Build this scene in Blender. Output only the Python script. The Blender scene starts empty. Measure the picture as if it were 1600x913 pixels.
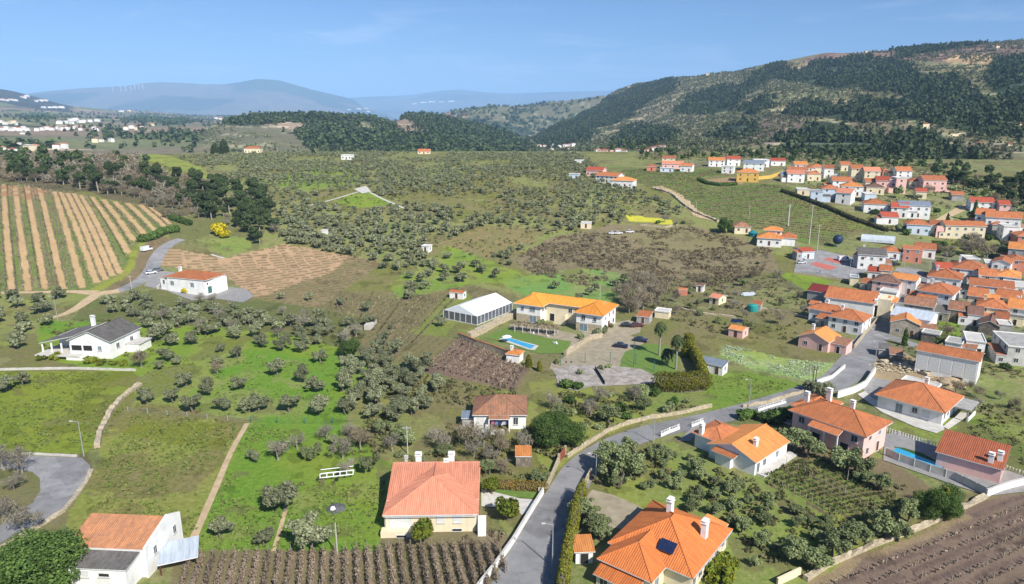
import bpy, math, random
import numpy as np
random.seed(7); RNG=np.random.default_rng(11)
S=bpy.context.scene; COL=S.collection
R=math.radians
# ---------------- camera, sky, sun, exposure ----------------
cd=bpy.data.cameras.new('camera'); cam=bpy.data.objects.new('camera',cd); COL.objects.link(cam); S.camera=cam
cam.location=(0,0,65); cam.rotation_euler=(R(90-14.3),0,0)
cd.sensor_width=36; cd.lens=24.0; cd.clip_start=1; cd.clip_end=90000
SUN_EL=R(42); SUN_AZ=math.atan2(0.56,-0.83)   # sun stands behind the camera, to its right
w=bpy.data.worlds.new('World'); S.world=w; w.use_nodes=True
nt=w.node_tree; nt.nodes.clear()
wo=nt.nodes.new('ShaderNodeOutputWorld'); bg=nt.nodes.new('ShaderNodeBackground'); sky=nt.nodes.new('ShaderNodeTexSky')
sky.sky_type='NISHITA'; sky.sun_disc=False; sky.sun_elevation=SUN_EL; sky.sun_rotation=SUN_AZ
sky.altitude=500; sky.air_density=0.8; sky.dust_density=0.9; sky.ozone_density=9.0
tc=nt.nodes.new('ShaderNodeTexCoord'); mp=nt.nodes.new('ShaderNodeMapping'); mp.inputs['Scale'].default_value=(2.2,2.2,16)
mp.inputs['Rotation'].default_value=(R(4),R(6),0)
ns=nt.nodes.new('ShaderNodeTexNoise'); ns.inputs['Scale'].default_value=2.1; ns.inputs['Detail'].default_value=7; ns.inputs['Roughness'].default_value=.62; ns.inputs['Distortion'].default_value=.6
cr=nt.nodes.new('ShaderNodeValToRGB'); cr.color_ramp.elements[0].position=.54; cr.color_ramp.elements[0].color=(0,0,0,1); cr.color_ramp.elements[1].position=.85; cr.color_ramp.elements[1].color=(.3,.3,.3,1)
mx=nt.nodes.new('ShaderNodeMix'); mx.data_type='RGBA'; mx.inputs[7].default_value=(9.5,10.2,11.2,1)
nt.links.new(tc.outputs['Generated'],mp.inputs[0]); nt.links.new(mp.outputs[0],ns.inputs['Vector']); nt.links.new(ns.outputs['Fac'],cr.inputs[0])
nt.links.new(cr.outputs[0],mx.inputs[0]); nt.links.new(sky.outputs[0],mx.inputs[6]); nt.links.new(mx.outputs[2],bg.inputs[0])
bg.inputs[1].default_value=0.086; nt.links.new(bg.outputs[0],wo.inputs[0])
sl=bpy.data.lights.new('sun','SUN'); sl.energy=5.0; sl.angle=R(.5); sl.color=(1,.955,.88)
so=bpy.data.objects.new('sun',sl); COL.objects.link(so)
from mathutils import Vector, Matrix
SD=Vector((math.sin(SUN_AZ)*math.cos(SUN_EL),math.cos(SUN_AZ)*math.cos(SUN_EL),math.sin(SUN_EL)))
so.rotation_euler=SD.to_track_quat('Z','Y').to_euler(); so.location=(0,0,200)
S.view_settings.view_transform='Standard'; S.view_settings.look='None'; S.view_settings.gamma=1; S.view_settings.use_curve_mapping=False
S.view_settings.exposure=0.5
S.render.engine='CYCLES'; S.cycles.use_denoising=True; S.cycles.max_bounces=5; S.cycles.diffuse_bounces=2; S.cycles.volume_bounces=1
S.cycles.transparent_max_bounces=6; S.cycles.glossy_bounces=2
# ---------------- lie of the land ----------------
H=65.0; F=1067.0; TH=math.radians(14.3)
def raydir(px,py):
    a=(np.asarray(px,float)-800)/F; v=-(np.asarray(py,float)-456.5)/F
    return a, math.cos(TH)+v*math.sin(TH), -math.sin(TH)+v*math.cos(TH)
def colz(px,lst):   # (py,z) -> (az,r,z)
    out=[]
    for py,z in lst:
        x,y,dz=raydir(px,py); h=math.hypot(x,y); td=-dz/h
        out.append((math.atan2(x,y),(H-z)/td,z))
    return out
LEFT=[(900,0),(500,0),(455,1),(420,6),(380,12),(340,18),(300,24),(287,26),(270,29),(250,33),(240,36)]
MID=[(900,0),(470,0),(440,1),(400,4),(350,12),(300,21),(270,27),(250,31),(240,33),(236,33.6)]
RIGHT=[(900,0),(500,0),(450,2),(400,6),(350,13),(300,22),(280,25),(260,29),(245,32)]
COLS=[(-250,LEFT),(0,LEFT),(200,LEFT),(330,MID),(600,MID),(900,MID),(1100,MID),(1250,RIGHT),(1600,RIGHT),(1850,RIGHT)]
NA,NR=281,260; A0,A1=math.radians(-70),math.radians(70); R0,R1=math.log(15.),math.log(1400.)
_lr=np.linspace(R0,R1,NR); _az=np.linspace(A0,A1,NA)
_zc=[];_ac=[]
for px,l in COLS:
    c=colz(px,l); rl=[p[1] for p in c]; zl=[p[2] for p in c]; al=[p[0] for p in c]
    re,ze=rl[-1],zl[-1]
    rl+= [re*1.12,re*1.35,re*2.2]; zl+=[ze-3,ze-28,ze-140]; al+=[al[-1]]*3
    _zc.append(np.interp(_lr,np.log(rl),zl)); _ac.append(np.interp(_lr,np.log(rl),al))
_zc=np.array(_zc);_ac=np.array(_ac)
ZG=np.array([np.interp(_az,_ac[:,j],_zc[:,j]) for j in range(NR)]).T
def _blur(a,n,ax):
    k=np.exp(-0.5*(np.arange(-n,n+1)/(n/2.2))**2); k/=k.sum()
    p=[(0,0),(0,0)]; p[ax]=(n,n); b=np.pad(a,p,mode='edge')
    return np.apply_along_axis(lambda m:np.convolve(m,k,'valid'),ax,b)
ZG=_blur(_blur(ZG,9,1),14,0)
def T(x,y):
    x=np.asarray(x,float);y=np.asarray(y,float)
    a=np.clip((np.arctan2(x,y)-A0)/(A1-A0)*(NA-1),0,NA-1.001)
    r=np.clip((np.log(np.maximum(np.hypot(x,y),1.))-R0)/(R1-R0)*(NR-1),0,NR-1.001)
    i=a.astype(int);j=r.astype(int);fa=a-i;fr=r-j
    return (ZG[i,j]*(1-fa)*(1-fr)+ZG[i+1,j]*fa*(1-fr)+ZG[i,j+1]*(1-fa)*fr+ZG[i+1,j+1]*fa*fr)
_ts=np.exp(np.linspace(math.log(40),math.log(1300),2500))
def G(px,py,dz=0.):
    dx,dy,dzr=raydir(px,py); n=math.hypot(dx,dy); t=_ts/n
    f=(H+t*dzr)-(T(t*dx,t*dy)+dz); k=np.nonzero(f<0)[0]
    if len(k)==0: k=[len(t)-1]
    i=max(int(k[0]),1); s=f[i-1]/(f[i-1]-f[i]+1e-9); tt=t[i-1]+(t[i]-t[i-1])*s
    x,y=float(tt*dx),float(tt*dy); return x,y,float(T(x,y))
def P(x,y,z):
    x=np.asarray(x,float);y=np.asarray(y,float);z=np.asarray(z,float)-H
    d=np.maximum(y*math.cos(TH)-z*math.sin(TH),.1); u=y*math.sin(TH)+z*math.cos(TH)
    return 800+F*x/d, 456.5-F*u/d
# ---------------- helpers ----------------
def inpoly(px,py,poly):
    px=np.asarray(px);py=np.asarray(py); ins=np.zeros(px.shape,bool)
    xs=[p[0] for p in poly]; ys=[p[1] for p in poly]
    bb=(px>=min(xs))&(px<=max(xs))&(py>=min(ys))&(py<=max(ys)); X=px[bb];Y=py[bb]; r=np.zeros(X.shape,bool)
    n=len(poly)
    for i in range(n):
        x1,y1=poly[i];x2,y2=poly[(i+1)%n]
        if y1==y2: continue
        c=((y1>Y)!=(y2>Y)); r^= c&(X<(x2-x1)*(Y-y1)/(y2-y1)+x1)
    ins[bb]=r; return ins
def vnoise(x,y,s,seed=0):
    # smooth value noise, numpy
    x=np.asarray(x)/s+seed*17.3;y=np.asarray(y)/s-seed*9.1
    xi=np.floor(x).astype(np.int64);yi=np.floor(y).astype(np.int64);fx=x-xi;fy=y-yi
    fx=fx*fx*(3-2*fx);fy=fy*fy*(3-2*fy)
    def h(a,b):
        n=(a*374761393+b*668265263+seed*1274126177)&0xffffffff; n=((n^(n>>13))*1274126177)&0xffffffff
        return ((n^(n>>16))&0xffff)/65535.
    return (h(xi,yi)*(1-fx)+h(xi+1,yi)*fx)*(1-fy)+(h(xi,yi+1)*(1-fx)+h(xi+1,yi+1)*fx)*fy
def fbm(x,y,s,o=4,seed=0):
    v=0;a=1;t=0
    for k in range(o): v=v+a*vnoise(x,y,s/2**k,seed+k); t+=a; a*=.5
    return v/t
def mesh_arr(name,V,Fc,mats=(),smooth=False,attrs=None,mi=None):
    V=np.asarray(V,np.float32);Fc=np.asarray(Fc,np.int32); k=Fc.shape[1]
    m=bpy.data.meshes.new(name); m.vertices.add(len(V)); m.vertices.foreach_set('co',V.ravel())
    m.loops.add(Fc.size); m.loops.foreach_set('vertex_index',Fc.ravel()); m.polygons.add(len(Fc))
    m.polygons.foreach_set('loop_start',np.arange(0,Fc.size,k,dtype=np.int32))
    if mi is not None: m.polygons.foreach_set('material_index',np.asarray(mi,np.int32))
    m.polygons.foreach_set('use_smooth',np.full(len(Fc),bool(smooth)))
    for a,arr in (attrs or {}).items():
        at=m.attributes.new(a,'BYTE_COLOR','POINT'); c=np.ones((len(V),4),np.float32); c[:,:arr.shape[1]]=arr
        at.data.foreach_set('color',c.ravel())
    for q in mats: m.materials.append(q)
    m.update(calc_edges=True); m.validate() if False else None
    return m
def O(name,mesh,parent=None,loc=None,label=None,cat=None,group=None,kind=None):
    o=bpy.data.objects.new(name,mesh); COL.objects.link(o)
    if parent is not None: o.parent=parent
    if loc is not None: o.location=loc
    for k,v in (('label',label),('category',cat),('group',group),('kind',kind)):
        if v: o[k]=v
    return o
def E(name,label,cat,loc=(0,0,0),rz=0,group=None):
    o=O(name,None,None,loc,label,cat,group); o.rotation_euler=(0,0,rz); o.empty_display_size=.5; return o
class MB:
    def __init__(s): s.v=[];s.f=[];s.m=[]
    def add(s,vs,fs,m=0):
        b=len(s.v); s.v+= [tuple(p) for p in vs]; s.f+=[tuple(b+i for i in f) for f in fs]; s.m+=[m]*len(fs)
    def box(s,x0,x1,y0,y1,z0,z1,m=0):
        s.add([(x0,y0,z0),(x1,y0,z0),(x1,y1,z0),(x0,y1,z0),(x0,y0,z1),(x1,y0,z1),(x1,y1,z1),(x0,y1,z1)],
              [(0,3,2,1),(4,5,6,7),(0,1,5,4),(1,2,6,5),(2,3,7,6),(3,0,4,7)],m)
    def obox(s,c,ax,ay,az,m=0):
        c=Vector(c);ax=Vector(ax);ay=Vector(ay);az=Vector(az)
        vs=[c+ax*a+ay*b+az*d for d in (-1,1) for a,b in ((-1,-1),(1,-1),(1,1),(-1,1))]
        s.add(vs,[(0,3,2,1),(4,5,6,7),(0,1,5,4),(1,2,6,5),(2,3,7,6),(3,0,4,7)],m)
    def tube(s,p,q,r0,r1=None,n=8,m=0,cap=True):
        r1=r0 if r1 is None else r1; p=Vector(p);q=Vector(q);d=(q-p).normalized()
        a=d.orthogonal().normalized();b=d.cross(a); vs=[]
        for c,r in ((p,r0),(q,r1)):
            for i in range(n): t=2*math.pi*i/n; vs.append(c+a*math.cos(t)*r+b*math.sin(t)*r)
        fs=[(i,(i+1)%n,n+(i+1)%n,n+i) for i in range(n)]
        if cap: fs+=[tuple(range(n-1,-1,-1)),tuple(range(n,2*n))]
        s.add(vs,fs,m)
    def lathe(s,prof,n=12,c=(0,0),m=0):
        vs=[(c[0]+r*math.cos(2*math.pi*i/n),c[1]+r*math.sin(2*math.pi*i/n),z) for r,z in prof for i in range(n)]
        fs=[(k*n+i,k*n+(i+1)%n,(k+1)*n+(i+1)%n,(k+1)*n+i) for k in range(len(prof)-1) for i in range(n)]
        fs+=[tuple(range(n-1,-1,-1)),tuple((len(prof)-1)*n+i for i in range(n))]
        s.add(vs,fs,m)
    def mesh(s,name,mats,uv=True,smooth=False):
        m=bpy.data.meshes.new(name); m.from_pydata(s.v,[],s.f)
        for q in (mats if isinstance(mats,(list,tuple)) else [mats]): m.materials.append(q)
        for i,p in enumerate(m.polygons): p.material_index=s.m[i]; p.use_smooth=smooth
        if uv:
            ul=m.uv_layers.new(name='UVMap')
            for p in m.polygons:
                n=p.normal; u=Vector((-n.y,n.x,0)); u=u.normalized() if u.length>.01 else Vector((1,0,0)); v=n.cross(u)
                for li in p.loop_indices:
                    c=m.vertices[m.loops[li].vertex_index].co; ul.data[li].uv=(c.dot(u),c.dot(v))
        return m
    def build(s,name,mats,parent=None,smooth=False,**k):
        return O(name,s.mesh(name,mats,True,smooth),parent,**k)
# ---------------- materials ----------------
def lin(c): return tuple(((x/255)/12.92 if x/255<=.04045 else ((x/255+.055)/1.055)**2.4) for x in c)
def newmat(name):
    m=bpy.data.materials.new(name); m.use_nodes=True; n=m.node_tree; b=n.nodes['Principled BSDF']; return m,n,b
def mat(name,c1,c2=None,scale=1.0,rough=.85,bump=0,bs=None,coord='Object',detail=5,spec=.3,lo=.35,hi=.65,metal=0,rnd=0):
    m,n,b=newmat(name); L=n.links.new
    b.inputs['Roughness'].default_value=rough; b.inputs['Specular IOR Level'].default_value=spec; b.inputs['Metallic'].default_value=metal
    b.inputs['Base Color'].default_value=(*c1,1)
    if c2 is None: c2=tuple(x*.8 for x in c1)
    t=n.nodes.new('ShaderNodeTexCoord'); ns=n.nodes.new('ShaderNodeTexNoise'); ns.inputs['Scale'].default_value=scale; ns.inputs['Detail'].default_value=detail; ns.inputs['Roughness'].default_value=.65
    L(t.outputs[coord],ns.inputs['Vector'])
    mr=n.nodes.new('ShaderNodeMapRange'); mr.inputs[1].default_value=lo; mr.inputs[2].default_value=hi; L(ns.outputs['Fac'],mr.inputs[0])
    x=n.nodes.new('ShaderNodeMix'); x.data_type='RGBA'; x.inputs[6].default_value=(*c1,1); x.inputs[7].default_value=(*c2,1); L(mr.outputs[0],x.inputs[0])
    out=x.outputs[2]
    if rnd:
        g=n.nodes.new('ShaderNodeNewGeometry'); mm=n.nodes.new('ShaderNodeMapRange'); mm.inputs[3].default_value=1-rnd; mm.inputs[4].default_value=1+rnd; L(g.outputs['Random Per Island'],mm.inputs[0])
        oi=n.nodes.new('ShaderNodeObjectInfo'); m2=n.nodes.new('ShaderNodeMapRange'); m2.inputs[3].default_value=.68; m2.inputs[4].default_value=1.25; L(oi.outputs['Random'],m2.inputs[0])
        mu=n.nodes.new('ShaderNodeMath'); mu.operation='MULTIPLY'; L(mm.outputs[0],mu.inputs[0]); L(m2.outputs[0],mu.inputs[1])
        vm=n.nodes.new('ShaderNodeVectorMath'); vm.operation='SCALE'; L(out,vm.inputs[0]); L(mu.outputs[0],vm.inputs['Scale']); out=vm.outputs[0]
    L(out,b.inputs['Base Color'])
    if bump:
        bp=n.nodes.new('ShaderNodeBump'); bp.inputs['Strength'].default_value=1; bp.inputs['Distance'].default_value=bump
        n2=n.nodes.new('ShaderNodeTexNoise'); n2.inputs['Scale'].default_value=bs or scale*3; n2.inputs['Detail'].default_value=4; L(t.outputs[coord],n2.inputs['Vector'])
        L(n2.outputs['Fac'],bp.inputs['Height']); L(bp.outputs[0],b.inputs['Normal'])
    return m
def roofmat(name,c1,c2,rib=.34,dirt=.5,amp=.05,row=.42):
    m,n,b=newmat(name); L=n.links.new; b.inputs['Roughness'].default_value=.75; b.inputs['Specular IOR Level'].default_value=.25
    t=n.nodes.new('ShaderNodeTexCoord'); sp=n.nodes.new('ShaderNodeSeparateXYZ'); L(t.outputs['UV'],sp.inputs[0])
    def wave(o,per):
        a=n.nodes.new('ShaderNodeMath');a.operation='MULTIPLY';a.inputs[1].default_value=2*math.pi/per;L(o,a.inputs[0])
        s_=n.nodes.new('ShaderNodeMath');s_.operation='SINE';L(a.outputs[0],s_.inputs[0]);return s_.outputs[0]
    wx=wave(sp.outputs[0],rib)
    fr=n.nodes.new('ShaderNodeMath');fr.operation='FRACT'; dv=n.nodes.new('ShaderNodeMath');dv.operation='DIVIDE';dv.inputs[1].default_value=row;L(sp.outputs[1],dv.inputs[0]);L(dv.outputs[0],fr.inputs[0])
    # each tile its own tone
    wn=n.nodes.new('ShaderNodeTexWhiteNoise'); wn.noise_dimensions='2D'; sn=n.nodes.new('ShaderNodeVectorMath'); sn.operation='SNAP'; sn.inputs[1].default_value=(rib,row,1); L(t.outputs['UV'],sn.inputs[0]); L(sn.outputs[0],wn.inputs['Vector'])
    ns=n.nodes.new('ShaderNodeTexNoise'); ns.inputs['Scale'].default_value=.6; ns.inputs['Detail'].default_value=6; ns.inputs['Roughness'].default_value=.7; L(t.outputs['Object'],ns.inputs['Vector'])
    mr=n.nodes.new('ShaderNodeMapRange'); mr.inputs[1].default_value=.5-.2/max(dirt,.2)*.5; mr.inputs[2].default_value=.75; mr.inputs[4].default_value=dirt; L(ns.outputs['Fac'],mr.inputs[0])
    ad=n.nodes.new('ShaderNodeMath');ad.operation='MULTIPLY_ADD';ad.inputs[1].default_value=.45*dirt+.08;L(wn.outputs['Value'],ad.inputs[0]);L(mr.outputs[0],ad.inputs[2])
    x=n.nodes.new('ShaderNodeMix'); x.data_type='RGBA'; x.inputs[6].default_value=(*c1,1); x.inputs[7].default_value=(*c2,1); L(ad.outputs[0],x.inputs[0])
    st=n.nodes.new('ShaderNodeTexNoise'); ms=n.nodes.new('ShaderNodeMapping'); ms.inputs['Scale'].default_value=(1.6,.22,1); L(t.outputs['UV'],ms.inputs[0]); L(ms.outputs[0],st.inputs['Vector']); st.inputs['Scale'].default_value=1.; st.inputs['Detail'].default_value=5; st.inputs['Roughness'].default_value=.7
    oi=n.nodes.new('ShaderNodeObjectInfo'); r1=n.nodes.new('ShaderNodeMapRange'); r1.inputs[3].default_value=.80; r1.inputs[4].default_value=1.14; L(oi.outputs['Random'],r1.inputs[0])
    r2=n.nodes.new('ShaderNodeMapRange'); r2.inputs[1].default_value=.3; r2.inputs[2].default_value=.62; r2.inputs[3].default_value=.72; r2.inputs[4].default_value=1.06; L(st.outputs['Fac'],r2.inputs[0])
    mu=n.nodes.new('ShaderNodeMath'); mu.operation='MULTIPLY'; L(r1.outputs[0],mu.inputs[0]); L(r2.outputs[0],mu.inputs[1])
    vs=n.nodes.new('ShaderNodeVectorMath'); vs.operation='SCALE'; L(x.outputs[2],vs.inputs[0]); L(mu.outputs[0],vs.inputs['Scale']); L(vs.outputs[0],b.inputs['Base Color'])
    h=n.nodes.new('ShaderNodeMath');h.operation='MULTIPLY_ADD';h.inputs[1].default_value=.5;L(wx,h.inputs[0])
    f2=n.nodes.new('ShaderNodeMath');f2.operation='MULTIPLY';f2.inputs[1].default_value=-.6;L(fr.outputs[0],f2.inputs[0]);L(f2.outputs[0],h.inputs[2])
    bp=n.nodes.new('ShaderNodeBump'); bp.inputs['Distance'].default_value=amp; L(h.outputs[0],bp.inputs['Height']); L(bp.outputs[0],b.inputs['Normal'])
    return m
def stonemat(name,c1,c2,scale=2.2):
    m,n,b=newmat(name); L=n.links.new; b.inputs['Roughness'].default_value=.9
    t=n.nodes.new('ShaderNodeTexCoord'); v=n.nodes.new('ShaderNodeTexVoronoi'); v.inputs['Scale'].default_value=scale; L(t.outputs['Object'],v.inputs['Vector'])
    v2=n.nodes.new('ShaderNodeTexVoronoi'); v2.feature='DISTANCE_TO_EDGE'; v2.inputs['Scale'].default_value=scale; L(t.outputs['Object'],v2.inputs['Vector'])
    sp=n.nodes.new('ShaderNodeSeparateColor'); L(v.outputs['Color'],sp.inputs[0])
    x=n.nodes.new('ShaderNodeMix'); x.data_type='RGBA'; x.inputs[6].default_value=(*c1,1); x.inputs[7].default_value=(*c2,1); L(sp.outputs[0],x.inputs[0])
    mr=n.nodes.new('ShaderNodeMapRange'); mr.inputs[2].default_value=.07; mr.inputs[3].default_value=.55; L(v2.outputs['Distance'],mr.inputs[0])
    vm=n.nodes.new('ShaderNodeVectorMath'); vm.operation='SCALE'; L(x.outputs[2],vm.inputs[0]); L(mr.outputs[0],vm.inputs['Scale']); L(vm.outputs[0],b.inputs['Base Color'])
    bp=n.nodes.new('ShaderNodeBump'); bp.inputs['Distance'].default_value=.06; L(v2.outputs['Distance'],bp.inputs['Height']); L(bp.outputs[0],b.inputs['Normal'])
    return m
M={}
M['white']=mat('white_plaster',(.84,.83,.80),(.60,.58,.53),.45,.85,bump=.01,lo=.45,hi=.85)
M['cream']=mat('cream_plaster',(.76,.66,.46),(.66,.56,.38),.35,.85,lo=.45,hi=.85)
M['pink']=mat('pink_plaster',(.80,.50,.44),(.70,.42,.37),.35,.85,lo=.45,hi=.85)
M['salmon']=mat('salmon_plaster',(.62,.24,.16),(.50,.2,.14),.35,.85,lo=.45,hi=.85)
M['yellow']=mat('ochre_plaster',(.72,.45,.10),(.62,.38,.1),.35,.85)
M['mauve']=mat('mauve_plaster',(.62,.50,.60),(.55,.44,.54),.35,.85)
M['greywall']=mat('grey_render',(.42,.41,.39),(.30,.29,.27),.5,.9)
M['bluewall']=mat('pale_blue_plaster',(.60,.68,.76),(.52,.6,.68),.35,.85)
for k_ in ('white','cream','pink','salmon','yellow','mauve','greywall','bluewall'):
    n=M[k_].node_tree; b=n.nodes['Principled BSDF']; src=b.inputs['Base Color'].links[0].from_socket; t=n.nodes.new('ShaderNodeTexCoord'); mp_=n.nodes.new('ShaderNodeMapping'); mp_.inputs['Scale'].default_value=(1.4,.16,1); nz=n.nodes.new('ShaderNodeTexNoise'); nz.inputs['Detail'].default_value=3; nz.inputs['Roughness'].default_value=.55; nz.inputs['Scale'].default_value=.8
    n.links.new(t.outputs['UV'],mp_.inputs[0]); n.links.new(mp_.outputs[0],nz.inputs['Vector']); mr=n.nodes.new('ShaderNodeMapRange'); mr.inputs[1].default_value=.28; mr.inputs[2].default_value=.52; mr.inputs[3].default_value=.88; n.links.new(nz.outputs['Fac'],mr.inputs[0])
    vs=n.nodes.new('ShaderNodeVectorMath'); vs.operation='SCALE'; n.links.new(src,vs.inputs[0]); n.links.new(mr.outputs[0],vs.inputs['Scale']); n.links.new(vs.outputs[0],b.inputs['Base Color'])
M['stone']=stonemat('granite_blocks',(.46,.40,.31),(.30,.26,.20))
M['oldstone']=stonemat('old_dark_masonry',(.26,.22,.17),(.15,.13,.105),1.8)
M['wallstone']=stonemat('cream_dry_stone',(.55,.46,.32),(.36,.30,.20),2.6)
M['concrete']=mat('concrete',(.40,.39,.37),(.28,.27,.25),.8,.9,bump=.01)
M['conclight']=mat('pale_concrete',(.58,.56,.52),(.44,.42,.38),.8,.9)
M['vivid']=roofmat('vivid_orange_roof_tiles',(.86,.34,.05),(.66,.24,.05),dirt=.25)
M['foreorange']=roofmat('clean_orange_roof_tiles',(.68,.21,.055),(.44,.13,.045),dirt=.4)
M['oldorange']=roofmat('lichened_orange_roof_tiles',(.62,.27,.12),(.38,.19,.11),dirt=.8)
M['orange']=roofmat('orange_roof_tiles',(.60,.21,.075),(.36,.13,.065),dirt=.6)
M['orange2']=roofmat('bright_orange_roof_tiles',(.76,.30,.085),(.52,.20,.07),dirt=.5)
M['terra']=roofmat('terracotta_roof_tiles',(.50,.17,.07),(.30,.12,.06),dirt=.6)
M['salmonroof']=roofmat('salmon_roof_tiles',(.68,.28,.17),(.56,.20,.12),dirt=.25)
M['oldtile']=roofmat('old_mottled_roof_tiles',(.44,.20,.11),(.22,.13,.085),dirt=.9)
M['brownroof']=roofmat('brown_roof_tiles',(.24,.13,.09),(.15,.09,.07),dirt=.6)
M['redroof']=roofmat('red_roof_tiles',(.48,.10,.05),(.34,.075,.045),dirt=.4)
M['rust']=roofmat('rust_roof_tiles',(.46,.14,.065),(.32,.10,.05),dirt=.5)
M['darkred']=roofmat('dark_red_sheet_roof',(.20,.03,.028),(.15,.028,.026),rib=.5,dirt=.2,row=9)
M['greyroof']=roofmat('weathered_grey_roof_tiles',(.20,.185,.17),(.11,.10,.092),dirt=.8)
M['slate']=roofmat('blue_grey_sheet_roof',(.20,.24,.30),(.15,.18,.22),rib=.5,dirt=.3,row=9)
M['metalroof']=roofmat('pale_metal_sheet_roof',(.48,.54,.60),(.36,.40,.45),rib=.5,dirt=.4,row=9)
M['fascia']=mat('white_eave_board',(.78,.77,.74),(.6,.6,.58),1,.7)
M['glass']=mat('window_glass',(.035,.045,.055),(.05,.06,.07),1,.12,spec=.6)
M['paleglass']=mat('curtained_glass',(.20,.27,.30),(.13,.18,.21),1,.15,spec=.6)
M['frame']=mat('window_frame_paint',(.7,.7,.68),None,3,.5)
M['wood']=mat('brown_painted_wood',(.12,.05,.03),(.08,.035,.02),3,.6)
M['green']=mat('green_metal_paint',(.05,.16,.14),(.04,.12,.11),2,.5)
M['metal']=mat('galvanised_metal',(.48,.49,.50),(.36,.37,.38),2,.45,metal=.3)
M['dark']=mat('dark_opening',(.02,.018,.016),(.03,.028,.025),2,.9)
M['asphalt']=mat('worn_asphalt',(.27,.268,.27),(.19,.188,.19),.22,.9,bump=.008,bs=14)
M['asphalt2']=mat('pale_worn_asphalt',(.31,.305,.305),(.22,.215,.215),.35,.92,bump=.008,bs=14)
for k_ in ('asphalt','asphalt2'):
    n=M[k_].node_tree; b=n.nodes['Principled BSDF']; src=b.inputs['Base Color'].links[0].from_socket; t=n.nodes.new('ShaderNodeTexCoord')
    v=n.nodes.new('ShaderNodeTexVoronoi'); v.feature='DISTANCE_TO_EDGE'; v.inputs['Scale'].default_value=.16; nz=n.nodes.new('ShaderNodeTexNoise'); nz.inputs['Scale'].default_value=.7; nz.inputs['Detail'].default_value=5
    va=n.nodes.new('ShaderNodeVectorMath'); va.operation='MULTIPLY_ADD'; va.inputs[1].default_value=(3,3,3); n.links.new(t.outputs['Object'],nz.inputs['Vector']); n.links.new(nz.outputs['Color'],va.inputs[0]); n.links.new(t.outputs['Object'],va.inputs[2]); n.links.new(va.outputs[0],v.inputs['Vector'])
    mr=n.nodes.new('ShaderNodeMapRange'); mr.inputs[2].default_value=.012; mr.inputs[3].default_value=.62; n.links.new(v.outputs['Distance'],mr.inputs[0])
    v2=n.nodes.new('ShaderNodeTexVoronoi'); v2.distance='CHEBYCHEV'; v2.inputs['Scale'].default_value=.11; n.links.new(t.outputs['Object'],v2.inputs['Vector']); sc=n.nodes.new('ShaderNodeSeparateColor'); n.links.new(v2.outputs['Color'],sc.inputs[0])
    m3=n.nodes.new('ShaderNodeMapRange'); m3.inputs[1].default_value=.70; m3.inputs[2].default_value=.72; m3.inputs[3].default_value=1; m3.inputs[4].default_value=.82; n.links.new(sc.outputs[0],m3.inputs[0])
    mm=n.nodes.new('ShaderNodeMath'); mm.operation='MULTIPLY'; n.links.new(mr.outputs[0],mm.inputs[0]); n.links.new(m3.outputs[0],mm.inputs[1])
    vs=n.nodes.new('ShaderNodeVectorMath'); vs.operation='SCALE'; n.links.new(src,vs.inputs[0]); n.links.new(mm.outputs[0],vs.inputs['Scale']); n.links.new(vs.outputs[0],b.inputs['Base Color'])
M['gravel']=mat('pale_gravel',(.36,.31,.22),(.26,.22,.15),.5,.95,bump=.03,bs=9)
M['paving']=mat('grey_paving',(.30,.29,.28),(.23,.225,.22),.8,.9)
M['dirt']=mat('sandy_track',(.52,.40,.25),(.40,.29,.17),.5,.95,bump=.02,bs=8)
M['redcourt']=mat('red_court_paint',(.50,.13,.10),(.42,.14,.11),.5,.9)
M['oldcourt']=mat('weathered_court_surface',(.40,.36,.33),(.24,.215,.18),.45,.95,bump=.01,lo=.4,hi=.6)
M['lawn']=mat('mown_lawn',(.10,.18,.03),(.15,.22,.045),1.2,.95,bump=.03,bs=14)
M['turf']=mat('dark_artificial_turf',(.03,.085,.02),(.035,.095,.022),1.2,.95)
M['water']=mat('pool_water',(.03,.30,.52),(.05,.40,.62),.9,.06,spec=.6,detail=2,bump=.01,bs=3)
M['pvc']=mat('white_marquee_fabric',(.86,.88,.90),(.80,.82,.85),.4,.5)
M['clear']=mat('clear_film_wall',(.10,.11,.13),(.14,.15,.17),.5,.15,spec=.6)
M['poly']=mat('greenhouse_film',(.55,.60,.64),(.45,.5,.53),.6,.35)
M['bark']=mat('olive_bark',(.20,.17,.13),(.12,.10,.08),4,.95,bump=.02)
M['barkg']=mat('pale_grey_bark',(.34,.30,.25),(.24,.21,.17),4,.95)
M['vinepost']=mat('weathered_vine_post',(.33,.28,.22),(.22,.19,.15),2,.9)
M['post']=mat('concrete_post',(.50,.47,.42),(.38,.35,.31),2,.9)
def leafmat(name,c1,c2,rnd=.28,sc=.5,tr=.25):
    m=mat(name,c1,c2,sc,.75,rnd=rnd,lo=.3,hi=.7,spec=.25)
    n=m.node_tree; b=n.nodes['Principled BSDF']; src=b.inputs['Base Color'].links[0].from_socket
    t=n.nodes.new('ShaderNodeBsdfTranslucent'); mx=n.nodes.new('ShaderNodeMixShader'); mx.inputs[0].default_value=tr
    n.links.new(src,t.inputs[0]); n.links.new(b.outputs[0],mx.inputs[1]); n.links.new(t.outputs[0],mx.inputs[2]); n.links.new(mx.outputs[0],n.nodes['Material Output'].inputs[0])
    return m
M['olive']=leafmat('olive_leaves',(.20,.225,.115),(.31,.32,.19),.35)
M['oliveg']=leafmat('greener_olive_leaves',(.19,.24,.095),(.31,.34,.16),.35)
M['pine']=leafmat('dark_pine_needles',(.05,.085,.03),(.10,.135,.048),.35)
M['evergreen']=leafmat('dark_evergreen_leaves',(.065,.125,.024),(.13,.20,.045),.35)
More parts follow.
